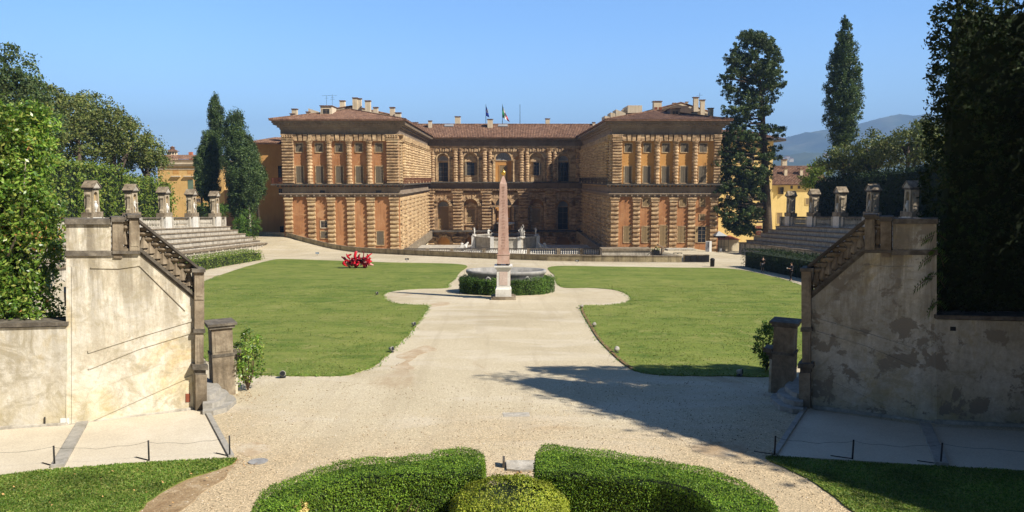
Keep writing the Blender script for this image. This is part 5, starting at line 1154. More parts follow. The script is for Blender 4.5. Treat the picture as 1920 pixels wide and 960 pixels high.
# ------------------------------------------------------------------ retaining walls with stair balustrades (left, mirrored to the right)
A_ = G(130, 798); B_ = G(371, 768); A_.z = B_.z = 0; ev = (B_ - A_).normalized(); nv = Vector((ev.y, -ev.x, 0)); LW = (B_ - A_).length
def wp(u, v, off=0.0):                        # point on the wall plane (off = metres towards the camera) behind a photo pixel
    d = ray(u, v); s = ((A_ + nv * off - EYE).dot(nv)) / d.dot(nv); return EYE + d * s
def wpz(u, v, off=0.0): p = wp(u, v, off); return p
A2 = G(-160, 812); A2.z = 0; ev2 = (A_ - A2).normalized(); nv2 = Vector((ev2.y, -ev2.x, 0))
def wp2(u, v, off=0.0):
    d = ray(u, v); s = ((A2 + nv2 * off - EYE).dot(nv2)) / d.dot(nv2); return EYE + d * s
for side, nm in ((-1, 'left'), (1, 'right')):
    pl = M['plaster'] if side < 0 else M['plaster_shaded']
    def B(mb, name, mat, parent, **k):
        if side > 0: mb.v = [(-p[0], p[1], p[2]) for p in mb.v]
        return mb.build(name, mat, parent, **k)
    def mx(p): return Vector((p[0] * (-side), p[1], p[2]))
    state = ['sunlit stained plaster', 'shaded peeling plaster'][side > 0]
    e = empty('stair_wall', mx(((A_ + B_) / 2).to_3d()) , '%s retaining wall carrying the stair balustrade on the %s' % (state, nm), 'wall')
    mb = MB(); pr = [(124, 815), (124, 478), (190, 472), (262, 470), (372, 561), (371, 790)]
    mb.prism([wp(u, v) for u, v in pr], -nv * .55); B(mb, 'wall', pl, e)
    # parapet block, panel and coping at the top
    mb = MB(); mb.prism([wp(u, v, .02) for u, v in [(124, 470), (124, 421), (208, 421), (208, 470)]], -nv * .5); B(mb, 'parapet_panel', pl, e)
    def ob_(mb, u0, u1, v0, v1, off, th): mb.prism([wp(u, v, off) for u, v in [(u0, v1), (u0, v0), (u1, v0), (u1, v1)]], -nv * th); return mb
    mb = MB(); ob_(mb, 121, 208, 411, 420.6, .12, .75); ob_(mb, 208.5, 234, 407, 416, .16, .85); ob_(mb, 234.3, 262, 405, 412, .14, .8); ob_(mb, 239, 264, 402.5, 408.6, .19, .9); B(mb, 'coping', M['coping'], e)
    mb = MB(); ob_(mb, 122, 211, 470.3, 480, .07, .5); ob_(mb, 211, 263, 470.6, 476, .12, .6); B(mb, 'string_course', M['coping'], e)
    mb = MB(); ob_(mb, 211, 231.5, 416.3, 470.2, .09, .55); ob_(mb, 213, 229.5, 476.3, 484, .06, .4); ob_(mb, 243, 262, 412.3, 470.2, .11, .6); ob_(mb, 245.5, 259.5, 418, 462, .125, .03); B(mb, 'pier', M['pietra'], e)
    mb = MB(); ob_(mb, 231.6, 242.8, 466, 470.2, .05, .4); B(mb, 'plinth', M['pietra'], e)
    def blst(u, v0, v1, r):                     # baluster standing between two heights
        p0, p1 = wp(u, v1, -.12), wp(u, v0, -.12); h = p1.z - p0.z; mb = MB()
        prof = [(1, 0), (1, .06), (.55, .10), (.55, .14), (1.35, .16), (1.3, .2), (.62, .55), (.5, .62), (.95, .68), (1.5, .74), (1.45, .8), (.7, .84), (1.1, .88), (1.1, 1)]
        mb.lathe((p0.x, p0.y, p0.z), [(a * r, b * h) for a, b in prof], 8, a0=pi / 8, a1=2 * pi + pi / 8); return mb
    B(blst(236.9, 413.5, 466, .10), 'baluster', M['pietra'], e)
    # raking balustrade
    railt = lambda u: np.interp(u, [262, 380], [411, 505.5]); lowt = lambda u: np.interp(u, [262, 372], [468, 560])
    mb = MB()
    for a, b, o, th in ((0, 5.5, .16, .6), (5.6, 9, .1, .5)): mb.prism([wp(u, v, o) for u, v in [(261, railt(261) + a), (372, railt(372) + a), (372, railt(372) + b), (261, railt(261) + b)]], -nv * th)
    B(mb, 'rail', M['rail'], e)
    mb = MB(); mb.prism([wp(u, v, .10) for u, v in [(262, lowt(262) - 5), (368, lowt(368) - 5), (368, lowt(368) + 2.5), (262, lowt(262) + 2.5)]], -nv * .6)
    mb.prism([wp(u, v, .03) for u, v in [(262, lowt(262) + 2.6), (370, lowt(370) + 2.6), (370, lowt(370) + 9), (262, lowt(262) + 9)]], -nv * .1); B(mb, 'string', M['coping'], e)
    for k in range(8):
        u = 270.5 + k * 12.1; B(blst(u, railt(u) + 8.6, lowt(u) - 3.5, .115), 'baluster', M['pietra'], e)
    # end newel with its stacked pedestal
    mb = MB(); ob_(mb, 365, 383, 511, 562, .2, .6); ob_(mb, 368, 380.5, 518, 556, .215, .03); ob_(mb, 365, 383, 562.3, 617, .17, .55); ob_(mb, 366, 382, 625, 685, .18, .5); ob_(mb, 370, 379, 632, 680, .195, .03); ob_(mb, 367, 388, 703, 772, .3, .75); B(mb, 'newel', M['pietra'], e)
    mb = MB(); ob_(mb, 360, 385.5, 504.5, 510.7, .3, .8); ob_(mb, 363, 385, 617.3, 624.7, .24, .65); ob_(mb, 361, 390.5, 685.3, 694, .36, .8); ob_(mb, 365, 386, 694.2, 702.7, .26, .7); B(mb, 'newel_moulding', M['coping'], e)
    # mouldings on the plaster face
    def strip(pts, w_=2.2, o=.035):
        for (a, b) in zip(pts, pts[1:]):
            d = Vector((b[0] - a[0], b[1] - a[1])).normalized(); nx, ny = -d.y * w_ / 2, d.x * w_ / 2
            mb.prism([wp(a[0] + nx, a[1] + ny, o), wp(b[0] + nx, b[1] + ny, o), wp(b[0] - nx, b[1] - ny, o), wp(a[0] - nx, a[1] - ny, o)], -nv * (o + .01))
    mb = MB(); strip([(170, 502), (222, 503), (262, 497.5), (348, 582)], 2.2); strip([(165, 660), (262, 629), (360, 600)], 5); strip([(166, 692), (262, 653), (358, 624)], 2.5); strip([(359, 705), (168, 791)], 2); strip([(359, 705), (362, 765)], 2); strip([(139, 500), (139, 795)], 9, .02)
    B(mb, 'moulding', pl, e)
    if side < 0: mb = MB(); ob_(mb, 348, 356.5, 738.5, 754, .02, .03); B(mb, 'iron_hatch', M['shutter_red'], e)
    # lower garden wall
    g0 = empty('garden_wall', mx(((A_ + A2) / 2).to_3d()), '%s garden wall under the %s hedge' % (['cream stained low', 'grey flaking low'][side > 0], ['laurel', 'tall dark'][side > 0]), 'wall')
    q = lambda u, v, o=0: wp2(u, v, o)
    mb = MB(); tv = 612 if side < 0 else 602
    mb.prism([q(-300, 830), q(-300, tv + 12), q(126, tv), q(126, 815)], -nv2 * .8); B(mb, 'wall', pl, g0)
    mb = MB(); mb.prism([q(-300, tv + 2, .07), q(-300, tv + 10, .07), q(126, tv - 1, .07), q(126, tv - 8, .07)], -nv2 * .95); B(mb, 'coping', M['coping'], g0)
    mb = MB(); mb.prism([q(-300, 832, .16), q(-300, 818, .12), q(124, 794, .12), q(128, 804, .16)], -nv2 * .3); mb.prism([wp(130, 806, .1), wp(130, 796, .07), wp(362, 764, .07), wp(362, 773, .1)], -nv * .2); B(mb, 'footing', M['step'], g0)
    if side > 0: mb = MB(); mb.prism([q(98, 616, .01), q(98, 624, .01), q(87, 624.5, .01), q(87, 616.5, .01)], -nv2 * .02); B(mb, 'drain_hole', M['glass'], g0)
    else:
        mb = MB(); mb.tube([q(84, 795, .03), q(84, 782, .03)], .02, 5); B(mb, 'pipe', M['iron'], g0)
        mb = MB(); mb.prism([q(113, 785, .02), q(113, 797, .02), q(129, 796, .02), q(129, 784, .02)], -nv2 * .02); B(mb, 'patch', M['white'], g0)
    # stair behind: solid flight, landing, curved steps at the mouth, second newel
    s_ = empty('stair', mx(B_.to_3d()), 'stone steps rising between the two newel posts of the %s wall' % nm, 'stair', 'stairs behind the retaining walls')
    back = -nv; D = B_ + back * .6; gzB = gp(B_.y)
    def P3(a, b, z): return D + ev * a + back * b + Vector((0, 0, z))
    for k in range(11):
        x1 = .55 - .34 * k; w0 = (.28 - .1 * k) if k < 3 else 0; mb = MB()
        z0, z1 = gzB - .2, gzB + .17 * (k + 1)
        pts = [P3(x1, -.25 - w0 * 1.2, z0), P3(x1 + (.12 if k < 3 else 0), .6, z0), P3(x1, 1.45 + w0 * .3, z0), P3(-3.4, 1.45, z0), P3(-3.4, -.02, z0), P3(-.2, -.02, z0)]
        if k >= 3: pts = [P3(x1, 0, z0), P3(x1, 1.45, z0), P3(-3.4, 1.45, z0), P3(-3.4, 0, z0)]
        if k < 3:
            px = [[(380, 771), (400, 770), (424, 764), (443, 748), (437, 741), (385, 728)], [(380, 757), (398, 756), (413, 751), (430, 738), (424, 731), (385, 718)], [(380, 742), (392, 741), (402, 737), (415, 726), (410, 720), (385, 706)]][k]
            h = .16 * (k + 1); pts = [G(u, v, h) for u, v in px]; mb.prism([p - Vector((0, 0, .5)) for p in pts], (0, 0, .5)); B(mb, 'step', M['kerb'], s_); continue
        mb.prism(pts, (0, 0, z1 - z0)); B(mb, 'step', M['step'], s_)
    mb = MB(); fl = [(-.2, 2.6), (-2.2, 4.2), (-3.5, 4.3), (-3.5, 3.9), (-2.2, 3.8), (-.2, 2.2)]
    mb.prism([P3(a, 0, gzB + z - .3) for a, z in fl], back * 1.5); B(mb, 'upper_flight', M['pietra'], s_)
    mb = MB(); mb.prism([P3(-.2, 1.5, gzB - .2), P3(-3.6, 1.5, gzB - .2), P3(-3.6, 1.5, gzB + 3), P3(-1.6, 1.5, gzB + 2.3), P3(-.2, 1.5, gzB + 1.6)], back * .3); B(mb, 'inner_wall', M['coping'], s_)
    # newel post beyond the steps
    c = G(413, 742); c = Vector((c.x, c.y + .4, 0)); zc = gp(c.y); zt = lambda v: at(413, v, c.y).z; n_ = empty('newel_post', mx(Vector((c.x, c.y, zc))), 'tall brown stone newel post beyond the steps of the %s wall' % nm, 'post', 'newel posts beyond the steps')
    hwx = .38
    def nb_(mb, x0, x1, y0, y1, z0, z1): mb.add([c + ev * x + back * y + Vector((0, 0, z)) for z in (z0, z1) for x, y in ((x0, y0), (x1, y0), (x1, y1), (x0, y1))], [(3, 2, 1, 0), (4, 5, 6, 7), (0, 1, 5, 4), (1, 2, 6, 5), (2, 3, 7, 6), (3, 0, 4, 7)])
    mb = MB(); nb_(mb, -.42, .30, -.4, .4, zc - .1, zt(661)); nb_(mb, -.4, .28, -.38, .38, zt(661) + .002, zt(612)); nb_(mb, -.3, .2, -.395, -.38, zt(655), zt(618)); nb_(mb, .28, .295, -.3, .3, zt(655), zt(618)); B(mb, 'shaft', M['pietra'], n_)
    mb = MB(); nb_(mb, -.48, .35, -.46, .46, zt(612) + .002, zt(606.5)); nb_(mb, -.54, .42, -.52, .52, zt(606.5) + .002, zt(602)); B(mb, 'cap', M['coping'], n_); mb = MB(); nb_(mb, -.44, .33, -.42, .42, zt(664), zt(659)); B(mb, 'moulding', M['coping'], n_)
    mb = MB(); nb_(mb, .31, .62, -.34, .34, zt(663), zt(655)); nb_(mb, .31, .52, -.28, .28, zt(669), zt(663.2)); nb_(mb, .31, .44, -.22, .22, zt(676), zt(669.2)); B(mb, 'bracket', M['coping'], n_)
    mb = MB(); nb_(mb, .31, .40, -.3, .3, zc - .1, zt(676.2)); B(mb, 'buttress', M['plaster'], n_)
    # raised dividers, fence stakes and the apron
    if side < 0: ap = [(-400, 838), (0, 809), (130, 799), (372, 770), (386, 770), (436, 861), (280, 869), (120, 880), (0, 894), (-400, 935)]
    else: ap = [(2350, 838), (1920, 812), (1742, 802), (1526, 771), (1512, 762), (1450, 857), (1600, 866), (1770, 877), (1920, 885), (2350, 925)]
    pts = [G(u, v) for u, v in ap]; mb = MB().prism([p + Vector((0, 0, -.1)) for p in pts], (0, 0, .145)); mb.build('apron', M['slab'], kind='structure')
    dv = [[(155, 797), (108, 880)], [(384, 767), (434, 860)]] if side < 0 else [[(1734, 800), (1766, 876)], [(1513, 762), (1452, 856)]]
    for k, (a, b) in enumerate(dv):
        a, b = G(*a), G(*b); d = (b - a).normalized(); sd = Vector((-d.y, d.x, 0)) * (.15 if k == 0 else .07); mb = MB().prism([a - sd, b - sd, b + sd, a + sd], (0, 0, .12 if k == 0 else .1))
        mb.build('kerb', M['kerb'], label='%s stone kerb strip crossing the %s concrete apron' % (['wide', 'narrow'][k], nm), cat='kerb')
    st = [(102.5, 878, 838), (279.5, 867, 828), (431, 859, 819)] if side < 0 else [(1763.5, 874, 832), (1598, 864, 826), (1452, 856, 819)]
    tops = []
    for k, (u, vb, vt) in enumerate(st):
        p = G(u, vb); h = (vb - vt) / F * p.y * 1.12; q = empty('fence_stake', p, 'thin dark iron stake on the %s verge, %s' % (nm, ['outermost of the three', 'middle of the three', 'by the gravel corner'][k]), 'stake', 'iron stakes with thin wire')
        MB().tube([p, p + Vector((.01, 0, h))], .022, 6).build('stake', M['iron'], q, smooth=True); MB().tube([p + Vector((-.45, .25, .05)), p + Vector((0, 0, .06))], .012, 5).build('peg', M['iron'], q); tops.append(p + Vector((0, 0, h - .04)))
    o = tops[0] + (tops[0] - tops[1]) * 1.6; allp = [o] + tops; mb = MB()
    for a, b in zip(allp, allp[1:]): mb.tube([a.lerp(b, f) - Vector((0, 0, .09 * sin(pi * f) + .02 * sin(f * 17))) for f in np.linspace(0, 1, 10)], .0035, 4)
    mb.build('wire', M['iron'], label='thin sagging wire strung between the %s iron stakes' % nm, cat='wire')

# near hedges on the garden walls
Yl = A_.y + .55
gzl = q(60, 612).z if False else wp2(60, 612).z; gzr = wp2(60, 602).z
t = empty('laurel_hedge', (-15, Yl + 1.5, gzl), 'big bright green laurel hedge on the left garden wall, with pale stems and dry leaves', 'hedge')
ztop = wp(60, 218, -1).z
def ins(P): return P
x1l = X_(104, Yl + 1.3)
P, N = on_box(x1l - 8.5, x1l, Yl, Yl + 1.3, gzl - .05, ztop, 560, .13, 0, 'swet')
P[:, 0] += .12 * np.sin(P[:, 2] * 1.6) + .06 * np.sin(P[:, 2] * 4.1 + P[:, 1])
P, N = rosettes(P[:: 14], N[:: 14], 17, .17)
keep = rng.random(len(P)) < .55 + .45 * (np.sin(P[:, 0] * 2.1 + P[:, 2] * 1.3) * np.sin(P[:, 2] * 2.9 - P[:, 0]) > -.45); P, N = P[keep], N[keep]
leaves('foliage', P, N, .15, M['laurel'], t, aspect=.42, jit=.75, upb=.35)
Pi = P + N * -.45 + rng.normal(0, .12, P.shape); leaves('inner_foliage', Pi[::2], N[::2], .17, M['laurel'], t, aspect=.42)
Pd = P[(np.abs(P[:, 2] - (gzl + 3.3 + .8 * np.sin(P[:, 0]))) < .5) & (rng.random(len(P)) < .05)]
Pd = np.vstack([Pd, P[rng.random(len(P)) < .003]]); leaves('dry_leaf', Pd + N[:len(Pd)] * .05, N[:len(Pd)], .14, plain('withered_leaf', (.50, .25, .09), .8), t, aspect=.45, kind='stuff')
MB().box(x1l - 8.4, x1l - .75, Yl + .5, Yl + .9, gzl - .2, ztop - .6).build('shade_core', M['core'], t)
mb = MB()
for (a, b, c_) in [((15, 480), (42, 400), (48, 300)), ((34, 440), (50, 410), (66, 396))]:
    pp = [at(u, v, Yl + .02) for u, v in (a, b, c_)]; mb.tube([pp[0], pp[0].lerp(pp[1], .5) + Vector((.06, 0, 0)), pp[1], pp[1].lerp(pp[2], .6), pp[2]], [.04, .036, .03, .025, .012], 6)
mb.build('stem', M['palebark'], t, smooth=True)

Yr = Yl + .1; x0r = X_(1766, Yr)
t = empty('evergreen_hedge', (x0r + 4, Yr + 1, gzr), 'towering dark evergreen hedge on the right garden wall reaching past the top of the photo', 'hedge')
for (xa, xb_, ya, yb_, zt_) in [(x0r, x0r + 9, Yr, Yr + .95, 11.6)]:
    P, N = on_box(xa, xb_, ya, yb_, gzr - .1, zt_, 360, .09, 0, 'swnt'); P[:, 0] += .05 * np.sin(P[:, 2] * 1.9)+ .03 * np.sin(P[:, 2] * 5.7)
    P[:, 0] += .35 * np.clip((P[:, 2] - 6) / 7, 0, 1) * 0
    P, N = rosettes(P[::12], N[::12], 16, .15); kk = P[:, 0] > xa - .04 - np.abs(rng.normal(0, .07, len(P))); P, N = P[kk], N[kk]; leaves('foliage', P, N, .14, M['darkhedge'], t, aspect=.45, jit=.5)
    MB().box(xa + .4, xb_ - .3, ya + .3, yb_ - .3, gzr - .2, zt_ - .5).build('shade_core', M['core'], t)
# fern-like fronds growing out of the right wall
t = empty('ailanthus', (wp(0, 0).x * 0 + x0r - .2, Yr - .2, gzr), 'young tree with feathery fronds leaning out beside the dark right hedge', 'plant')
mb = MB(); PV = []; lf = MB(); rg = random.Random(5)
for (u0, v0, u1, v1) in [(1768, 560, 1738, 592), (1772, 520, 1712, 545), (1775, 480, 1722, 500), (1775, 450, 1727, 455), (1772, 540, 1735, 520), (1770, 500, 1745, 470), (1772, 590, 1745, 575)]:
    a, b = at(u0, v0, Yr - .1), at(u1, v1, Yr - .9); mid = a.lerp(b, .5) + Vector((0, 0, .18)); pts = [a, a.lerp(mid, .5) + Vector((0, 0, .06)), mid, mid.lerp(b, .5) + Vector((0, 0, .03)), b]; mb.tube(pts, [.014, .012, .01, .008, .005], 4)
    for i in range(1, 13):
        f = i / 13; p = a.lerp(b, f) + Vector((0, 0, .18 * sin(pi * f))); d = (b - a).normalized()
        for s in (-1, 1):
            sd = d.cross(Vector((0, 1, .2))).normalized() * s; tip = p + sd * .24 * (1.1 - f * .5) + d * .08 + Vector((0, rg.uniform(-.04, .04), -.04)); w_ = d * .035
            lf.add([p, p.lerp(tip, .5) + w_, tip, p.lerp(tip, .5) - w_], [(0, 1, 2, 3)])
mb.build('stem', M['twig'], t); lf.build('leaflets', M['hedge'], t)

# bushes at the stair feet
for side, (u, v, w_, h_), lab, mm in ((-1, (456, 738, .62, 2.15), 'leafy green bush beside the left newel post', 'laurel'), (1, (1446, 700, .5, 1.9), 'dark leafy bush beside the right newel post', 'hedge')):
    p = G(u, v); p.y += .5; t = empty('bush', (p.x, p.y, gp(p.y)), lab, 'bush', 'bushes beside the newel posts')
    mb = MB()
    for k in range(6): a = k * 1.05; mb.tube([p, p + Vector((.2 * cos(a), .2 * sin(a), h_ * .3)), p + Vector((.45 * w_ * cos(a), .45 * w_ * sin(a), h_ * .7))], [.03, .022, .01], 5)
    mb.build('stem', M['twig'], t)
    P, N = clumps([(p.x, p.y, gp(p.y) + h_ * .55, w_, w_, h_ * .5)], 70, 32, .17, .5); leaves('foliage', P, N, .11, M[mm], t, aspect=.5, upb=.4)

# ------------------------------------------------------------------ box parterre in the foreground
HB = .95
def box_hedge(outer, inner, label, mat, name='box_hedge', size=.042, dens=3200, h=HB, holes=None, walls=None):
    """outer/inner: outline pixels of the flat top (height h above ground)"""
    po = [G(u, v, h) for u, v in outer]; pi_ = [G(u, v, h) for u, v in inner]
    po = spline(po, 6, False) + [po[-1]]; pi_ = spline(pi_, 6, False) + [pi_[-1]]; poly = po + pi_[::-1]
    c0 = sum(poly, Vector()) / len(poly); e = empty(name, (c0.x, c0.y, gp(c0.y)), label, 'hedge')
    mb = MB(); cin = []
    def inset(P):
        out = []
        for i, p in enumerate(P):
            a, b = P[i - 1], P[(i + 1) % len(P)]; d = (b - a); n = Vector((-d.y, d.x, 0)).normalized(); out.append(p + n * SG * .05)
        return out
    area = sum(a.x * b.y - b.x * a.y for a, b in zip(poly, poly[1:] + poly[:1])); SG = 1 if area > 0 else -1
    ip = inset(poly); nP = len(ip)
    mb.add([(p.x, p.y, gp(p.y) + h - .11) for p in ip] + [(p.x, p.y, gp(p.y) - .1) for p in ip], [tuple(range(nP))] + [(i, nP + i, nP + (i + 1) % nP, (i + 1) % nP) for i in range(nP)])
    mb.build('shade_core', M['core'], e)
    x0, x1, y0, y1 = min(p.x for p in poly), max(p.x for p in poly), min(p.y for p in poly), max(p.y for p in poly)
    n = int((x1 - x0) * (y1 - y0) * dens); P = np.column_stack([rng.uniform(x0, x1, n), rng.uniform(y0, y1, n), np.zeros(n)]); P = P[pip(P, poly)]
    # sprigs: short runs of leaves pointing up, with shaggier tufts in places
    tuft = np.clip(np.sin(P[:, 0] * 5.1 + np.sin(P[:, 1] * 7)) * np.sin(P[:, 1] * 6.3 + P[:, 0] * 2), 0, 1)
    P[:, 2] = -.05 * P[:, 1] + h + np.abs(rng.normal(0, .022, len(P))) + rng.random(len(P)) * .07 * tuft + .025 * np.sin(P[:, 0] * 2.3) * np.sin(P[:, 1] * 1.9)
    N = np.tile([0, 0, 1.], (len(P), 1)); sp_ = [P]; sn = [N]
    for i in range(len(poly)):
        a, b = poly[i], poly[(i + 1) % len(poly)]; L = (b - a).length; n = int(L * h * dens * .8)
        if not n: continue
        f = rng.random(n); z = rng.random(n) ** .9 * h; d = (b - a).normalized(); nn = np.array([d.y, -d.x, 0]) * SG
        o = rng.normal(0, .018, n) + .02 * np.sin(z * 9 + i)
        q = np.column_stack([a.x + (b.x - a.x) * f, a.y + (b.y - a.y) * f, np.zeros(n)]) + nn * o[:, None]; q[:, 2] = -.05 * q[:, 1] + z
        sp_.append(q); sn.append(np.tile(nn, (n, 1)))
    P = np.vstack(sp_); N = np.vstack(sn); leaves('foliage', P, N, size, mat, e, aspect=.5, jit=.55, upb=.3); return e
box_hedge([(908, 855), (885, 843), (850, 842), (812, 848), (800, 852), (700, 860), (650, 866), (590, 882), (520, 908), (488, 930), (470, 965), (455, 1020)], [(905, 884), (860, 886), (800, 889), (720, 893), (660, 900), (600, 915), (565, 938), (548, 970), (535, 1020)],
          'curved clipped box hedge in the foreground, left of the round golden bush', M['boxleaf'])
box_hedge([(1005, 850), (1020, 836), (1040, 834), (1060, 838), (1130, 848), (1200, 856), (1280, 870), (1360, 890), (1420, 918), (1450, 942), (1462, 970), (1475, 1030)], [(1005, 884), (1060, 888), (1120, 893), (1190, 901), (1250, 908), (1300, 921), (1335, 945), (1345, 975), (1352, 1030)],
          'curved clipped box hedge in the foreground, right of the round golden bush', M['boxleaf'])
# small return arms of the hedges
c0 = G(955, 925, .9); e = empty('round_bush', (c0.x, c0.y - .3, gp(c0.y)), 'rounded golden green box bush at the bottom centre', 'bush')
cxb, cyb = X_(955, 14.2), 14.25; rb = 1.2; zc0 = gp(cyb) 
n = 30000; a = rng.random(n) * 2 * pi; ph = np.arccos(rng.random(n)); sup = lambda c_, k: np.sign(c_) * np.abs(c_) ** k
d = np.column_stack([sup(np.sin(ph), .6) * np.cos(a), sup(np.sin(ph), .6) * np.sin(a), sup(np.cos(ph), .7)])
hb_ = .86; P = np.column_stack([cxb + d[:, 0] * rb, cyb + d[:, 1] * rb * .98, zc0 + d[:, 2] * hb_]) + rng.normal(0, .022, (n, 3)) + d * (.03 * np.sin(a * 9) * np.sin(ph * 7))[:, None]
leaves('foliage', P, d, .048, M['boxyellow'], e, aspect=.5, jit=.6, upb=.3)
MB().lathe((cxb, cyb, zc0), [(rb * .9, -.1), (rb * .9, .35), (rb * .8, .52), (rb * .5, .64), (.05, .66)], 24).build('shade_core', M['core'], e)
# pale dried clump inside the left hedge and the clipped ball beside it
p = G(560, 942, .9); e = empty('dry_shrub', (p.x, p.y, gp(p.y)), 'small withered yellow sprigs inside the left box hedge', 'shrub')
P, N = clumps([(p.x, p.y, p.z - .12, .15, .16, .14), (p.x + .07, p.y - .28, p.z - .2, .1, .12, .14)], 26, 30, .06, .3); leaves('foliage', P, N, .06, plain('withered_sprig', (.72, .56, .22), .9), e, aspect=.4)
MB().tube([(p.x, p.y, gp(p.y)), (p.x, p.y, p.z - .1)], .02, 5).build('stem', M['twig'], e)
# bare stems inside the parterre
for k, (u, v) in enumerate([(742, 958), (768, 955), (780, 962)]):
    p = G(u, v, .25); e = empty('rose_stem', (p.x, p.y, gp(p.y)), ['thin bare rose stem left of the golden bush, first of three', 'thin bare rose stem nearest the golden bush edge, second of three', 'thin bare rose stem right by the golden bush, third of three'][k], 'plant', 'bare rose stems')
    MB().tube([(p.x, p.y, gp(p.y)), (p.x - .04, p.y, gp(p.y) + .2), (p.x + .06, p.y, gp(p.y) + .42)], [.02, .016, .01], 5).build('stem', M['twig'], e)
    P = np.array([[p.x + rng.normal(0, .05), p.y + rng.normal(0, .05), gp(p.y) + .2 + .2 * rng.random()] for _ in range(14)]); leaves('foliage', P, np.tile([0, 0, 1.], (14, 1)), .06, M['hedge_lit'], e)
# stone slab and manhole covers
p = [G(*q) for q in [(949, 867), (1003, 867), (1003, 884), (975, 886), (950, 883)]]; MB().prism([x + Vector((0, 0, -.05)) for x in p], (0, 0, .11)).build('stone_slab', M['step'], label='pale worn stone slab lying in the gap between the box hedges', cat='slab')
p = G(949, 872); MB().box(p.x - .09, p.x - .03, p.y - .22, p.y + .1, p.z, p.z + .2).build('marker_stone', M['rail'], label='small dark upright stone at the left end of the pale slab', cat='stone')
for (u, v, r, lab) in [(484, 866, .24, 'round grey manhole cover in the gravel by the left stake')]:
    p = G(u, v); mb = MB().lathe((0, 0, 0), [(r, 0), (r, .02), (r * .85, .022), (r * .83, .015), (.02, .015)], 20); mb.v = [(p.x + x, p.y + y, p.z + z - .05 * y + .004) for x, y, z in mb.v]; mb.build('manhole_cover', M['granite'], label=lab, cat='manhole cover')
p = [G(*q) for q in [(942, 774), (992, 773), (994, 781), (944, 782)]]; MB().prism([x + Vector((0, 0, -.01)) for x in p], (0, 0, .018)).build('drain_slab', M['step'], label='faint pale square slab flush with the gravel', cat='slab')

# ground spotlights and little plaques
for (u, v, s, lab, az) in [(530, 707, 1, 'small pale ground spotlight at the near edge of the left lawn', .3), (1155, 661, 1, 'small ground spotlight halfway along the right lawn edging', 2.5), (1113, 613, .9, 'small ground spotlight higher up the right lawn edging', 2.2), (1090, 578, .9, 'small ground spotlight at the corner of the right lawn', 2.0),
                           (775, 612, .9, 'small ground spotlight on the left lawn by the gravel', 1), (733, 660, .9, 'small ground spotlight at the curved left lawn corner', 1), (1386, 704, 1, 'dark ground spotlight in the shaded edge of the right lawn', 1), (706, 553, .9, 'small dark spotlight at the round end of the left gravel bay', 1)]:
    p = G(u, v, .03); e = empty('spotlight', p, lab, 'spotlight', 'ground spotlights round the lawns'); e.rotation_euler = (0, 0, az)
    MB().lathe((0, 0, 0), [(.03, 0), (.03, .1), (.02, .11)], 6).box(-.12, .12, -.1, .1, 0, .02).build('base', M['iron'], e, local=True)
    mb = MB().tube([(-.02, .1 * s, .15), (.0, -.02, .15), (0, -.12 * s, .17)], [.06 * s, .1 * s, .12 * s], 10); mb.build('housing', M['kerb'], e, smooth=True, local=True)
    MB().tube([(0, -.121 * s, .17), (0, -.128 * s, .171)], .1 * s, 10).build('lens', M['glass'], e, local=True)
for (u, v, lab) in [(595, 479, 'small blue plaque on a stake at the far edge of the left lawn'), (763, 491, 'small dark plaque on a stake behind the left lawn'), (1082, 494, 'small dark plaque on a stake behind the right lawn corner')]:
    p = G(u, v); e = empty('plaque', p, lab, 'sign', 'small plaques by the lawns'); MB().tube([p, p + Vector((0, 0, .28))], .02, 5).build('stake', M['iron'], e)
    MB().box(p.x - .26, p.x + .26, p.y - .03, p.y, p.z + .25, p.z + .5).build('plate', plain('blue_plate', (.06, .16, .28), .5) if u == 595 else M['black'], e)
    mb = MB()
    for k in range(3): mb.box(p.x - .2, p.x + .2 - .08 * k, p.y - .034, p.y - .031, p.z + .30 + .06 * k, p.z + .32 + .06 * k)
    mb.build('lettering', M['white'], e)
p = G(1335.5, 500); e = empty('bin', p, 'black waste bin standing at the far right corner of the lawn', 'bin'); MB().lathe((p.x, p.y, p.z), [(.2, 0), (.26, .05), (.28, .85), (.3, .86), (.3, .92), (.24, .95)], 14).build('body', M['black'], e, smooth=True); MB().lathe((p.x, p.y, p.z + .96), [(.25, 0), (.18, .08), (.02, .12)], 14).build('lid', M['iron'], e)

# objects at the right corner of the palace
def gr(x, y): return gz(x, y, True)
x, y = X_(1331.5, 128), 128.0; z = gr(x, y) - .0; zt_ = Z_(452.5, y); zb_ = Z_(481, y); e = empty('banner_panel', (x, y, zb_), 'tall grey and white exhibition banner panel at the right palace corner', 'banner')
w_ = X_(1338, y) - X_(1326.5, y); x0 = X_(1326.5, y); MB().box(x0, x0 + w_, y, y + .12, zb_, zt_).build('board', M['white'], e)
MB().box(x0 + .01, x0 + w_ * .62, y - .012, y - .003, zb_ + .03, zt_ - .05).build('print', stone('grey_print', (.08, .08, .09), (.2, .2, .22), (.42, .42, .44), 1.2, .3, .5, 0, .01), e)
mb = MB(); 
for k in range(4): mb.box(x0 + w_ * .42, x0 + w_ * (.52 + .03 * (k % 2)), y - .02, y - .013, zt_ - .35 - .22 * k, zt_ - .2 - .22 * k)
mb.build('lettering', M['black'], e)
yk = 139.0; e = empty('kiosk_canopy', (X_(1352, yk), yk, Z_(476, yk)), 'grey peaked canopy over a metal gate frame beside the palace corner', 'canopy')
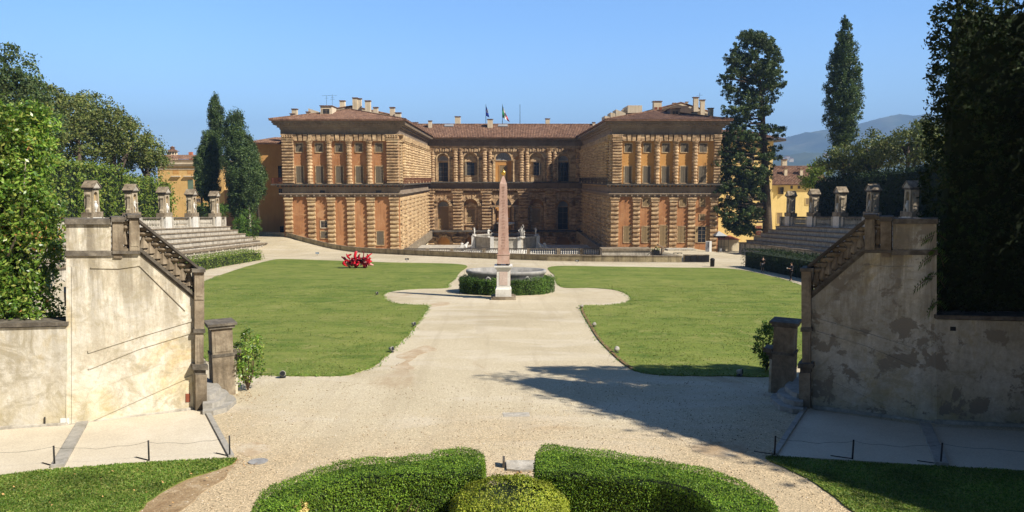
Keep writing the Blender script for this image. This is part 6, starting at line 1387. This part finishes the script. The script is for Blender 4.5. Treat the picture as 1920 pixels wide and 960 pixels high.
xa, xb_ = X_(1342, yk), X_(1365, yk); z0, z1 = Z_(442, yk), Z_(433.5, yk); mb = MB().add([(xa, yk - 1, z0), (xb_, yk - 1, z0), (xb_, yk + 1.4, z0), (xa, yk + 1.4, z0), (xa + .9, yk + .2, z1)], [(0, 1, 4), (1, 2, 4), (2, 3, 4), (3, 0, 4), (3, 2, 1, 0)]); mb.build('roof', plain('grey_canopy', (.42, .43, .44), .6), e)
MB().box(xa + .2, xb_ - .4, yk - .8, yk + 1.2, z0 - .35, z0 - .01).build('valance', M['black'], e)
zb_ = gr(X_(1352, yk), yk); mb = MB()
for u in (1348, 1353.5, 1359, 1367): mb.tube([(X_(u, yk), yk - .8, zb_), (X_(u, yk), yk - .8, z0)], .03, 5)
for zz in (.1, .9, 1.7): mb.tube([(X_(1348, yk), yk - .8, zb_ + zz), (X_(1367, yk), yk - .8, zb_ + zz)], .025, 5)
mb.build('frame', M['iron'], e); MB().box(X_(1350.5, yk), X_(1354.5, yk), yk - .86, yk - .83, zb_ + .8, zb_ + 1.4).build('notice', M['white'], e)
yw = 150.0; e = empty('yard_wall', (X_(1366, yw), yw, gr(42, yw)), 'cream yard building with flat reddish coping right of the palace', 'building')
MB().box(X_(1346, yw), X_(1389, yw), yw, yw + 6, -12, Z_(450, yw)).build('wall', stone('pale_cream_plaster', (.66, .56, .38), (.72, .62, .44), (.78, .69, .52), .4, .1), e)
mb = MB(); a, b = X_(1344, yw), X_(1392, yw); zz = Z_(449.5, yw); mb.add([(a, yw - .4, zz), (b, yw - .4, zz), (b, yw + 6, zz), (a, yw + 6, zz), (a + 1, yw + 3, zz + .6), (b - 1.2, yw + 3, zz + .6)], [(0, 1, 5, 4), (1, 2, 5), (2, 3, 4, 5), (3, 0, 4), (3, 2, 1, 0)]); mb.build('roof', M['brick'], e)
# low stone ledge, planter tank and railing before the right wing
yl = 131.0; e = empty('stone_ledge', (X_(1180, yl), yl, -9), 'pale stone ledge wall in front of the right palace wing', 'wall'); xa = X_(1131, yl)
MB().box(xa, X_(1222, yl), yl, yl + 3, -9.5, Z_(470, yl)).build('wall', M['step'], e); MB().box(xa - .1, X_(1224, yl), yl - .2, yl + 3.1, Z_(470, yl) + .002, Z_(466.5, yl)).build('coping', M['pietra'], e)
MB().box(X_(1258, yl), X_(1312, yl), yl + 1, yl + 4, -9.5, Z_(468, yl + 1)).build('step_block', M['step'], label='low pale stone platform beneath the shutters of the right wing', cat='platform')
yd = 127.0; x0, x1 = X_(1225, yd), X_(1250, yd); e = empty('stair_enclosure', ((x0 + x1) / 2, yd, Z_(482, yd)), 'dark open stairwell housing with sloping roof and a plant before the right wing', 'enclosure')
MB().box(x0 + .3, x1 - .9, yd, yd + 1.6, Z_(484, yd), Z_(470, yd)).build('tank', M['black'], e)
mb = MB(); mb.prism([(x0 + 1.2, yd + .4, Z_(459, yd)), (x1, yd + .4, Z_(465, yd)), (x1, yd + .4, Z_(467, yd)), (x0 + 1.2, yd + .4, Z_(461, yd))], (0, 1.2, 0)); mb.box(x1 - .5, x1 - .1, yd + .4, yd + 1.2, Z_(482, yd), Z_(466.8, yd)).build('roof', M['frieze'], e)
MB().tube([(x0 - .9, yd, Z_(480, yd)), (x0 + .9, yd, Z_(462, yd))], .05, 5).tube([(x0 + .9, yd, Z_(480, yd)), (x0 + .9, yd, Z_(459, yd))], .04, 5).build('post', M['iron'], e)
P, N = clumps([(x0 + .8, yd + .4, Z_(469, yd), .8, .5, .5)], 14, 25, .2, .3); leaves('plant', P, N, .16, M['hedge_lit'], e)
yt_ = 121.0; zz = gz(X_(1274, yt_), yt_, True)
for k, u in enumerate((1270, 1278)):
    c = Vector((X_(u, yt_), yt_, Z_(483, yt_))); e = empty('garden_table', c, ['thin dark iron table behind the parapet, left one', 'thin dark iron table behind the parapet, right one'][k], 'table', 'iron tables behind the parapet')
    MB().box(c.x - .35, c.x + .35, yt_ - .3, yt_ + .3, c.z + .72, c.z + .76).build('tabletop', M['iron'], e)
    for dx, dy in ((-.3, -.25), (.3, -.25), (-.3, .25), (.3, .25)): MB().tube([c + Vector((dx, dy, 0)), c + Vector((dx, dy, .72))], .03, 5).build('leg', M['iron'], e)

# ------------------------------------------------------------------ other buildings
yy = 178.0; x0, x1 = X_(1330, yy), X_(1448, yy); zt_ = Z_(264, yy)
e = empty('yellow_building', ((x0 + x1) / 2, yy, -11), 'tall yellow building with projecting eaves behind the big cypress on the right', 'building')
MB().box(x0, x1, yy, yy + 20, -14, zt_).build('wall', M['yellow'], e)
mb = MB().box(x0 - .5, x1 + 2.4, yy - 1.6, yy + 21, zt_ - .1, zt_ + .35); mb.build('eaves', M['rail'], e); mb = MB(); ribs(mb, (x0 - .5, yy - 1.7, zt_ + .36), (x1 + 2.5, yy - 1.7, zt_ + .36), (0, 1, .3), 0, 1.2, 9); mb.build('roof', M['tiles'], e)
for u in (1366, 1386, 1408, 1430):
    for v0, v1 in ((287, 306), (325, 346), (366, 388)): win(X_(u - 4.5, yy), X_(u + 4.5, yy), yy, Z_(v1, yy), Z_(v0, yy), parent=e, fr='yellow', glass=(u == 1366))
for (u0, u1, v0, v1) in [(1420, 1431, 424, 442)]: win(X_(u0, yy), X_(u1, yy), yy, Z_(v1, yy), Z_(v0, yy), parent=e, fr='rust_light', sm='shutter_red')
yy = 205.0; x0, x1 = X_(1440, yy), X_(1548, yy); zt_ = Z_(345, yy)
e = empty('yellow_house', ((x0 + x1) / 2, yy, -11), 'lower yellow house with a red tiled roof and two chimneys behind the right seating', 'house')
MB().box(x0, x1, yy, yy + 12, -16, zt_ - .1).build('wall', M['yellow'], e); za = Z_(346, yy - 1); mb = MB().box(x0, x1 + .6, yy - 1.0, yy + 13, za - .2, za - .01); L_ = 8; rs = (Z_(311, yy + 7) - za) / L_
ribs(mb, (x0, yy - 1.1, za), (x1 + .6, yy - 1.1, za), (0, 1, rs), 0, 0, L_, .42, .07); rf = mb.build('roof', M['tiles'], e)
for (u0, u1, v0, v1) in [(1470.5, 1476.5, 316, 336), (1500, 1506, 317, 337), (1467, 1476, 300, 314)]:
    c = chimney(u0, u1, v0, v1, yy + 2.5 if v0 > 310 else yy + 7, rf); a = at((u0 + u1) / 2, v0, yy + 2.5 if v0 > 310 else yy + 7); MB().box(a.x - .7, a.x + .7, a.y - .2, a.y + 1.2, a.z + .002, a.z + .25).build('chimney_cap', M['tiles'], rf)
for (u0, u1, v0, v1, o) in [(1459, 1470, 351, 364, 1.9), (1482.5, 1487, 348, 354, 0), (1496, 1501, 348, 354, 0), (1482, 1489, 371, 380, 0), (1459, 1469, 399, 420, 0), (1512, 1520, 372, 384, 0)]: win(X_(u0, yy), X_(u1, yy), yy, Z_(v1, yy), Z_(v0, yy), parent=e, fr='yellow', sm='shutter_tan', open_=o, glass=(v1 - v0) < 8)
yy = 172.0; x0, x1 = X_(296, yy), X_(420, yy); e = empty('ochre_building', ((x0 + x1) / 2, yy, -10), 'ochre building with pale cornice and small lantern turret behind the left trees', 'building')
zz = lambda v: Z_(v, yy); MB().box(x0, x1, yy, yy + 16, -12, zz(307)).build('wall', M['ochre'], e)
mb = MB().box(x0 - .2, x1 + .2, yy - .25, yy + 16, zz(312), zz(308)).box(x0 - .4, x1 + .4, yy - .7, yy + 16, zz(308) + .003, zz(306)); mb.box(x0, x1, yy - .12, yy + 16, zz(318), zz(316)).build('cornice', M['cream'], e)
MB().box(x0, x1, yy + .2, yy + 15, zz(306) + .003, zz(299)).build('attic', M['cream'], e); mb = MB(); ribs(mb, (x0 - .5, yy - .1, zz(299)), (x1, yy - .1, zz(299)), (0, 1, .35), 0, 0, 3, .42, .07); mb.box(x0 - .5, x1, yy - .1, yy + 15, zz(299) - .15, zz(299) - .005); rf = mb.build('roof', M['tiles'], e)
for (u0, u1, v0, v1) in [(352, 362, 337, 372), (325, 336, 320, 326), (352, 362, 320, 326)]: MB().box(X_(u0, yy), X_(u1, yy), yy - .06, yy - .002, zz(v1), zz(v0)).build('blind_window', M['orange2'] if v1 < 330 else stone('green_shutter', (.10, .16, .11), (.14, .2, .14), (.18, .25, .18), 1), e)
MB().box(X_(322, yy), X_(339, yy), yy - .5, yy - .003, zz(331.5), zz(329.5)).build('hood', M['cream'], e); MB().box(X_(346, yy), X_(366, yy), yy - .5, yy - .003, zz(331.5), zz(329.5)).build('hood', M['cream'], e)
win(X_(366, yy), X_(374, yy), yy, zz(378), zz(372), parent=e, glass=True)
lx, ly = X_(326, yy + 8), yy + 8; z0 = Z_(291, ly); mb = MB().lathe((lx, ly, 0), [(1.3, z0 - 2), (1.3, z0 + .1), (1.15, z0 + .12), (1.15, Z_(284, ly))], 8); lt = mb.build('lantern', M['cream'], e)
MB().lathe((lx, ly, 0), [(1.65, Z_(284, ly) + .002), (.9, Z_(281.5, ly)), (.55, Z_(280, ly)), (.5, Z_(277.5, ly)), (.7, Z_(277, ly)), (.05, Z_(274, ly))], 8).build('lantern_roof', M['tiles'], e)
for k in range(5): a = -pi / 2 + (k - 2) * .5; MB().box(lx + 1.16 * cos(a) - .13, lx + 1.16 * cos(a) + .13, ly + 1.2 * sin(a) - .06, ly + 1.2 * sin(a) + .04, Z_(289.5, ly), Z_(286, ly)).build('opening', M['glass'], lt)
chimney(354, 359.5, 285, 297, ly, rf, 'brick')

# ------------------------------------------------------------------ trees
def T(name, u, vtop, Y, blobs, nclump, per, cr, ls, mat, label, zb=None, trunk=None, group=None, **k):
    x = X_(u, Y); z0 = gz(x, Y) if zb is None else zb
    bl = []
    for (uu, vv, dy, ru, rv, rd) in blobs:
        p = at(uu, vv, Y + dy); s = Y / F; bl.append((p.x, p.y, p.z, ru * s, rd, rv * s))
    tr = trunk or [(0, 0, -.3, .45), (.1, 0, 3, .38), (0, 0, max(4, bl[0][2] - z0), .2)]
    return tree(name, (x, Y, z0), tr, bl, nclump, per, cr, ls, mat, label, group, **k)
gl = 'leafy evergreen trees behind the left hedge'
T('holm_oak', 150, 170, 104, [(130, 225, 0, 48, 48, 5), (165, 215, 4, 42, 44, 5), (110, 265, -2, 40, 36, 4)], 190, 60, 1.1, .36, M['ilex'], 'broad olive green holm oak behind the left hedge with the tallest crown', zb=0, group=gl)
T('holm_oak', 215, 200, 110, [(205, 240, 0, 42, 38, 5), (240, 262, 2, 34, 32, 4), (180, 275, -2, 38, 32, 4)], 170, 60, 1.1, .36, M['ilex'], 'mid-sized holm oak right of the tallest one behind the left hedge', zb=0, group=gl)
T('holm_oak', 275, 250, 118, [(262, 282, 0, 36, 32, 5), (290, 305, 2, 24, 24, 3.5), (235, 298, -1, 34, 26, 4)], 130, 55, 1.1, .36, M['ilex'], 'lowest holm oak at the right end of the row behind the left hedge', zb=0, group=gl)
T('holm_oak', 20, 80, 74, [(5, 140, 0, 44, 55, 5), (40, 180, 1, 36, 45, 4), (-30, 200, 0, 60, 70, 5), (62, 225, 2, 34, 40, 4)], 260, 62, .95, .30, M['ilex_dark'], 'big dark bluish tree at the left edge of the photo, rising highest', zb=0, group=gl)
T('holm_oak', 88, 150, 92, [(85, 205, 0, 38, 44, 5), (70, 260, 1, 44, 44, 4)], 150, 60, 1.0, .34, M['ilex'], 'rounded olive tree just right of the big dark tree', zb=0, group=gl)
gr_ = 'leafy evergreen trees behind the right hedge'
T('holm_oak', 1700, 230, 112, [(1710, 268, 0, 40, 36, 5), (1740, 262, 2, 34, 40, 5), (1760, 300, 0, 40, 40, 5)], 170, 60, 1.1, .36, M['ilex'], 'tallest leafy tree behind the right hedge, next to the towering dark hedge', zb=0, group=gr_)
T('holm_oak', 1640, 245, 118, [(1645, 278, 0, 32, 34, 5), (1670, 290, 2, 34, 32, 4), (1625, 300, 1, 30, 26, 4)], 130, 55, 1.1, .36, M['ilex'], 'rounded tree in the middle of the group behind the right hedge', zb=0, group=gr_)
T('holm_oak', 1590, 265, 124, [(1592, 298, 0, 34, 26, 5), (1560, 308, 2, 26, 20, 4), (1620, 315, 1, 30, 22, 4)], 120, 50, 1.1, .36, M['ilex'], 'lower olive tree under the slender cypress behind the right hedge', zb=0, group=gr_)
T('young_tree', 1530, 300, 136, [(1535, 318, 0, 22, 18, 3), (1520, 340, 0, 18, 18, 3)], 60, 40, .8, .34, M['hedge_lit'], 'small pale green tree before the red roofed house', zb=-1, group=gr_, limbs=3)
# tall slender cypress on the right
def cyp(name, u, Y, prof, nclump, per, cr, ls, mat, label, zb, tr_r=.4, group=None, shell=.35, flat=1.3, aspect=.6, core=.5, limbs=0, bark='bark'):
    """prof: list of (v, half-width px, centre u)"""
    x = X_(u, Y); s = Y / F; bl = []
    for k in range(len(prof)):
        v, r, uc = prof[k]; p = at(uc, v, Y); dv = abs(prof[min(k + 1, len(prof) - 1)][0] - prof[max(k - 1, 0)][0]) / 2 * .85 + 4
        bl.append((p.x, p.y, p.z, r * s, r * s, dv * s))
    zt = Z_(prof[0][0], Y); H = zt - zb; xt = X_(prof[0][2], Y)
    return tree(name, (x, Y, zb), [(0, 0, -.3, tr_r), ((xt - x) * .3, 0, H * .4, tr_r * .7), ((xt - x), 0, H * .93, .06)], bl, nclump, per, cr, ls, mat, label, group, limbs=limbs, shell=shell, flat=flat, aspect=aspect, core=core, bark=bark)
cyp('cypress', 1581, 140, [(45, 7, 1585), (72, 16, 1585), (100, 24, 1584), (130, 30, 1582), (160, 34, 1581), (190, 35, 1582), (220, 33, 1581), (248, 26, 1580), (266, 16, 1578)], 1300, 34, .5, .32, M['cypress'], 'slender spindle shaped cypress standing alone above the right trees', 0, .35, shell=.45)
# big ragged cypress in front of the yellow building: bare trunk, layered limbs
Yc = 145.0; xt = X_(1436, Yc); zb = gz(xt, Yc, True); s = Yc / F
bl = [(1412, 78, 0, 24, 16, 3), (1400, 105, 0, 34, 20, 4), (1438, 100, 0, 26, 22, 3), (1385, 140, 0, 30, 20, 4), (1425, 140, 0, 42, 22, 4), (1455, 135, 0, 18, 20, 3), (1375, 170, 0, 22, 20, 3.5), (1440, 180, 0, 28, 22, 4), (1378, 205, 0, 24, 18, 4), (1400, 190, 0, 26, 20, 4), (1458, 215, 0, 14, 16, 2.5),
      (1370, 240, 0, 26, 20, 4), (1400, 235, 1, 26, 18, 3.5), (1365, 275, 0, 28, 20, 4), (1395, 275, 0, 26, 18, 4), (1455, 265, 0, 17, 18, 2.5), (1362, 312, 0, 26, 22, 4), (1395, 315, 0, 26, 20, 4), (1360, 350, 0, 26, 20, 4), (1395, 355, -1, 26, 20, 4), (1418, 380, -1, 26, 12, 3), (1362, 385, 0, 26, 18, 4), (1390, 398, 0, 26, 16, 4), (1372, 415, 0, 20, 14, 3), (1395, 425, 0, 10, 10, 2), (1440, 345, 0, 12, 12, 2)]
OV = [60, 80, 100, 125, 150, 175, 200, 225, 250, 275, 300, 330, 360, 390, 420, 440]; OL = [1397, 1387, 1370, 1360, 1353, 1355, 1364, 1353, 1349, 1345, 1342, 1340, 1341, 1343, 1354, 1382]; OR = [1438, 1450, 1460, 1472, 1472, 1466, 1464, 1466, 1468, 1466, 1462, 1450, 1440, 1434, 1414, 1402]
BL = []; rg = random.Random(21)
while len(BL) < 430:
    vv = rg.uniform(62, 438); l, r = np.interp(vv, OV, OL) + 3, np.interp(vv, OV, OR) - 4; uu = rg.uniform(l, r)
    if uu > 1437 and vv > 185 and rg.random() < .5: continue
    if 1405 < uu < 1432 and 225 < vv < 300 and rg.random() < .5: continue
    k_ = rg.uniform(.7, 1.3); p = at(uu, vv, Yc + rg.uniform(-3.5, 3.5)); BL.append((p.x, p.y, p.z, 13 * k_ * s, 1.4 * k_, 8.5 * k_ * s))
e = empty('old_cypress', (xt, Yc, zb), 'tall ragged old cypress with bare leaning trunk before the yellow building', 'tree')
mb = MB(); tp = [at(1441, 445, Yc), at(1438, 380, Yc), at(1434, 300, Yc), at(1430, 220, Yc), at(1424, 150, Yc), at(1417, 90, Yc)]; tp[0].z = zb - .3; mb.tube(tp, [1.15, .75, .58, .45, .3, .1], 10)
for b in BL[::3]:
    c = Vector(b[:3]); k = min(range(len(tp)), key=lambda i: abs(tp[i].z - (c.z - .5))); s0 = None
    for i in range(len(tp) - 1):
        if tp[i].z <= c.z - .6 <= tp[i + 1].z: s0 = tp[i].lerp(tp[i + 1], (c.z - .6 - tp[i].z) / (tp[i + 1].z - tp[i].z))
    if s0: mb.tube([s0, s0.lerp(c, .5) + Vector((0, random.uniform(-.5, .5), -.35)), c], [.16, .12, .05], 5)
mb.build('trunk', M['bark'], e, smooth=True)
P, N = clumps(BL, 3400, 46, .50, .1, .8); leaves('crown', P, N, .34, M['ilex_dark'], e, aspect=.6)
gc = 'tall cypresses left of the palace'
cyp('cypress', 404, 146, [(190, 7, 403), (210, 13, 404), (232, 15, 405), (258, 14, 406), (285, 12, 404), (310, 13, 402)], 420, 70, .55, .26, M['cypress'], 'thin tall cypress with the highest tip, left of the palace', 0, .3, gc)
cyp('cypress', 392, 143, [(258, 12, 391), (285, 17, 392), (315, 18, 392), (345, 18, 394), (368, 14, 396)], 420, 70, .55, .26, M['cypress'], 'dark mid-height cypress stem in the middle of the left group', 0, .3, gc)
cyp('cypress', 376, 142, [(288, 8, 378), (310, 12, 377), (335, 13, 377), (356, 11, 378)], 260, 60, .5, .26, M['cypress'], 'short leftmost cypress of the group beside the ochre building', -1, .28, gc)
cyp('cypress', 458, 140, [(222, 12, 441), (245, 19, 440), (270, 24, 444), (300, 31, 452), (330, 36, 459), (355, 34, 461), (380, 24, 455), (398, 14, 450)], 1000, 70, .7, .28, M['cypress'], 'widest bulky cypress of the left group, nearest the palace', -2, .4, gc, shell=.75)
cyp('cypress', 483, 141, [(270, 6, 470), (300, 11, 476), (330, 14, 483), (350, 12, 486)], 220, 60, .6, .26, M['cypress'], 'small bulging cypress at the right side of the bulky one', -2, .3, gc)
for u, x_ in ((395, 0), (405, 1), (418, 2), (424, 3)):
    p = at(u, 400, 145); 
for (u, v, Y, ru, rv, lab) in [(465, 418, 137, 24, 24, 'large leafy shrub right of the left seating end'), (449, 425, 136, 13, 16, 'smaller shrub between the seating and the large shrub'), (420, 392, 138, 11, 9, 'small round shrub at the foot of the cypresses')]:
    p = at(u, v, Y); s = Y / F; t = empty('shrub', (p.x, Y, p.z - rv * s), lab, 'shrub', 'shrubs by the end of the left seating')
    MB().tube([(p.x, Y, p.z - rv * s * 1.4), (p.x, Y, p.z)], [.1, .04], 6).build('stem', M['twig'], t)
    P, N = clumps([(p.x, Y, p.z, ru * s, 2, rv * s), (p.x, Y, p.z - rv * s * .5, ru * s * .9, 2, rv * s * .7)], int(ru * 5), 45, .5, .5); leaves('foliage', P, N, .24, M['hedge'], t)
    if lab.startswith('large'): pass
# dark low hedge glimpsed behind the far left shrines
hedge_box('garden_hedge', X_(350, 140), X_(415, 140), 139, 141, -1, Z_(383, 140), 20, .3, M['hedge'], 'dark low hedge under the cypresses behind the far left shrines', bump=.15, faces='st')
# trees outside the frame whose shade falls into it
gx = 'shade trees beyond the right edge'
for k, (x, y, h) in enumerate([(18.6, 18.2, 10.5), (23.5, 17.2, 13.5), (17.5, 15.6, 8), (17.6, 20.4, 15.3)]):
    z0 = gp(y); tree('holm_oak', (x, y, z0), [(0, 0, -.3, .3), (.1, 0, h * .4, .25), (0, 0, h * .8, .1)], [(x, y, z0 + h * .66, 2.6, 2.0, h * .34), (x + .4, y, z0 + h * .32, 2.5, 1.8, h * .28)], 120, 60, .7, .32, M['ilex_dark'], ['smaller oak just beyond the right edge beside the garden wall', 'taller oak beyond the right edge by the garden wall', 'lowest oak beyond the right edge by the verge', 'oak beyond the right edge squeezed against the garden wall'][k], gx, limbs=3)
for k, (x, y) in enumerate([(60, 48), (62, 57), (64, 66), (66, 75), (69, 84)]):
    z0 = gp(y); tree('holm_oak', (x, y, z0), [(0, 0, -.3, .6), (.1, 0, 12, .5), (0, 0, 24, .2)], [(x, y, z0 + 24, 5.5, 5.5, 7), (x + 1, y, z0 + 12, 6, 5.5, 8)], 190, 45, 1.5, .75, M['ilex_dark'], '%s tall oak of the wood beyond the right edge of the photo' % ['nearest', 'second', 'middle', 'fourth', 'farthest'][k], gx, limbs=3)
e = empty('evergreen_hedge', (14.4, 19.7, gp(19.7)), 'tall evergreen hedge beyond the right edge of the photo, running towards the camera', 'hedge'); e.rotation_euler = (0, 0, -rad(57))
n = 26000; a = rng.random(n); P = np.column_stack([rng.random(n) * 24, rng.random(n) * 2.0, 3.2 + 12.9 * rng.random(n)]); P[:, 2] += .5 * np.sin(P[:, 0] * 2.3) + .4 * np.sin(P[:, 0] * 5.1)
q_ = bpy.data.objects; o_ = leaves('foliage', P, rng.normal(0, 1, P.shape), .30, M['darkhedge'], None); o_.parent = e; ORG[o_.name] = Vector()
MB().box(.6, 23.5, .35, 1.65, 3.9, 15.3).build('shade_core', M['core'], e, local=True)
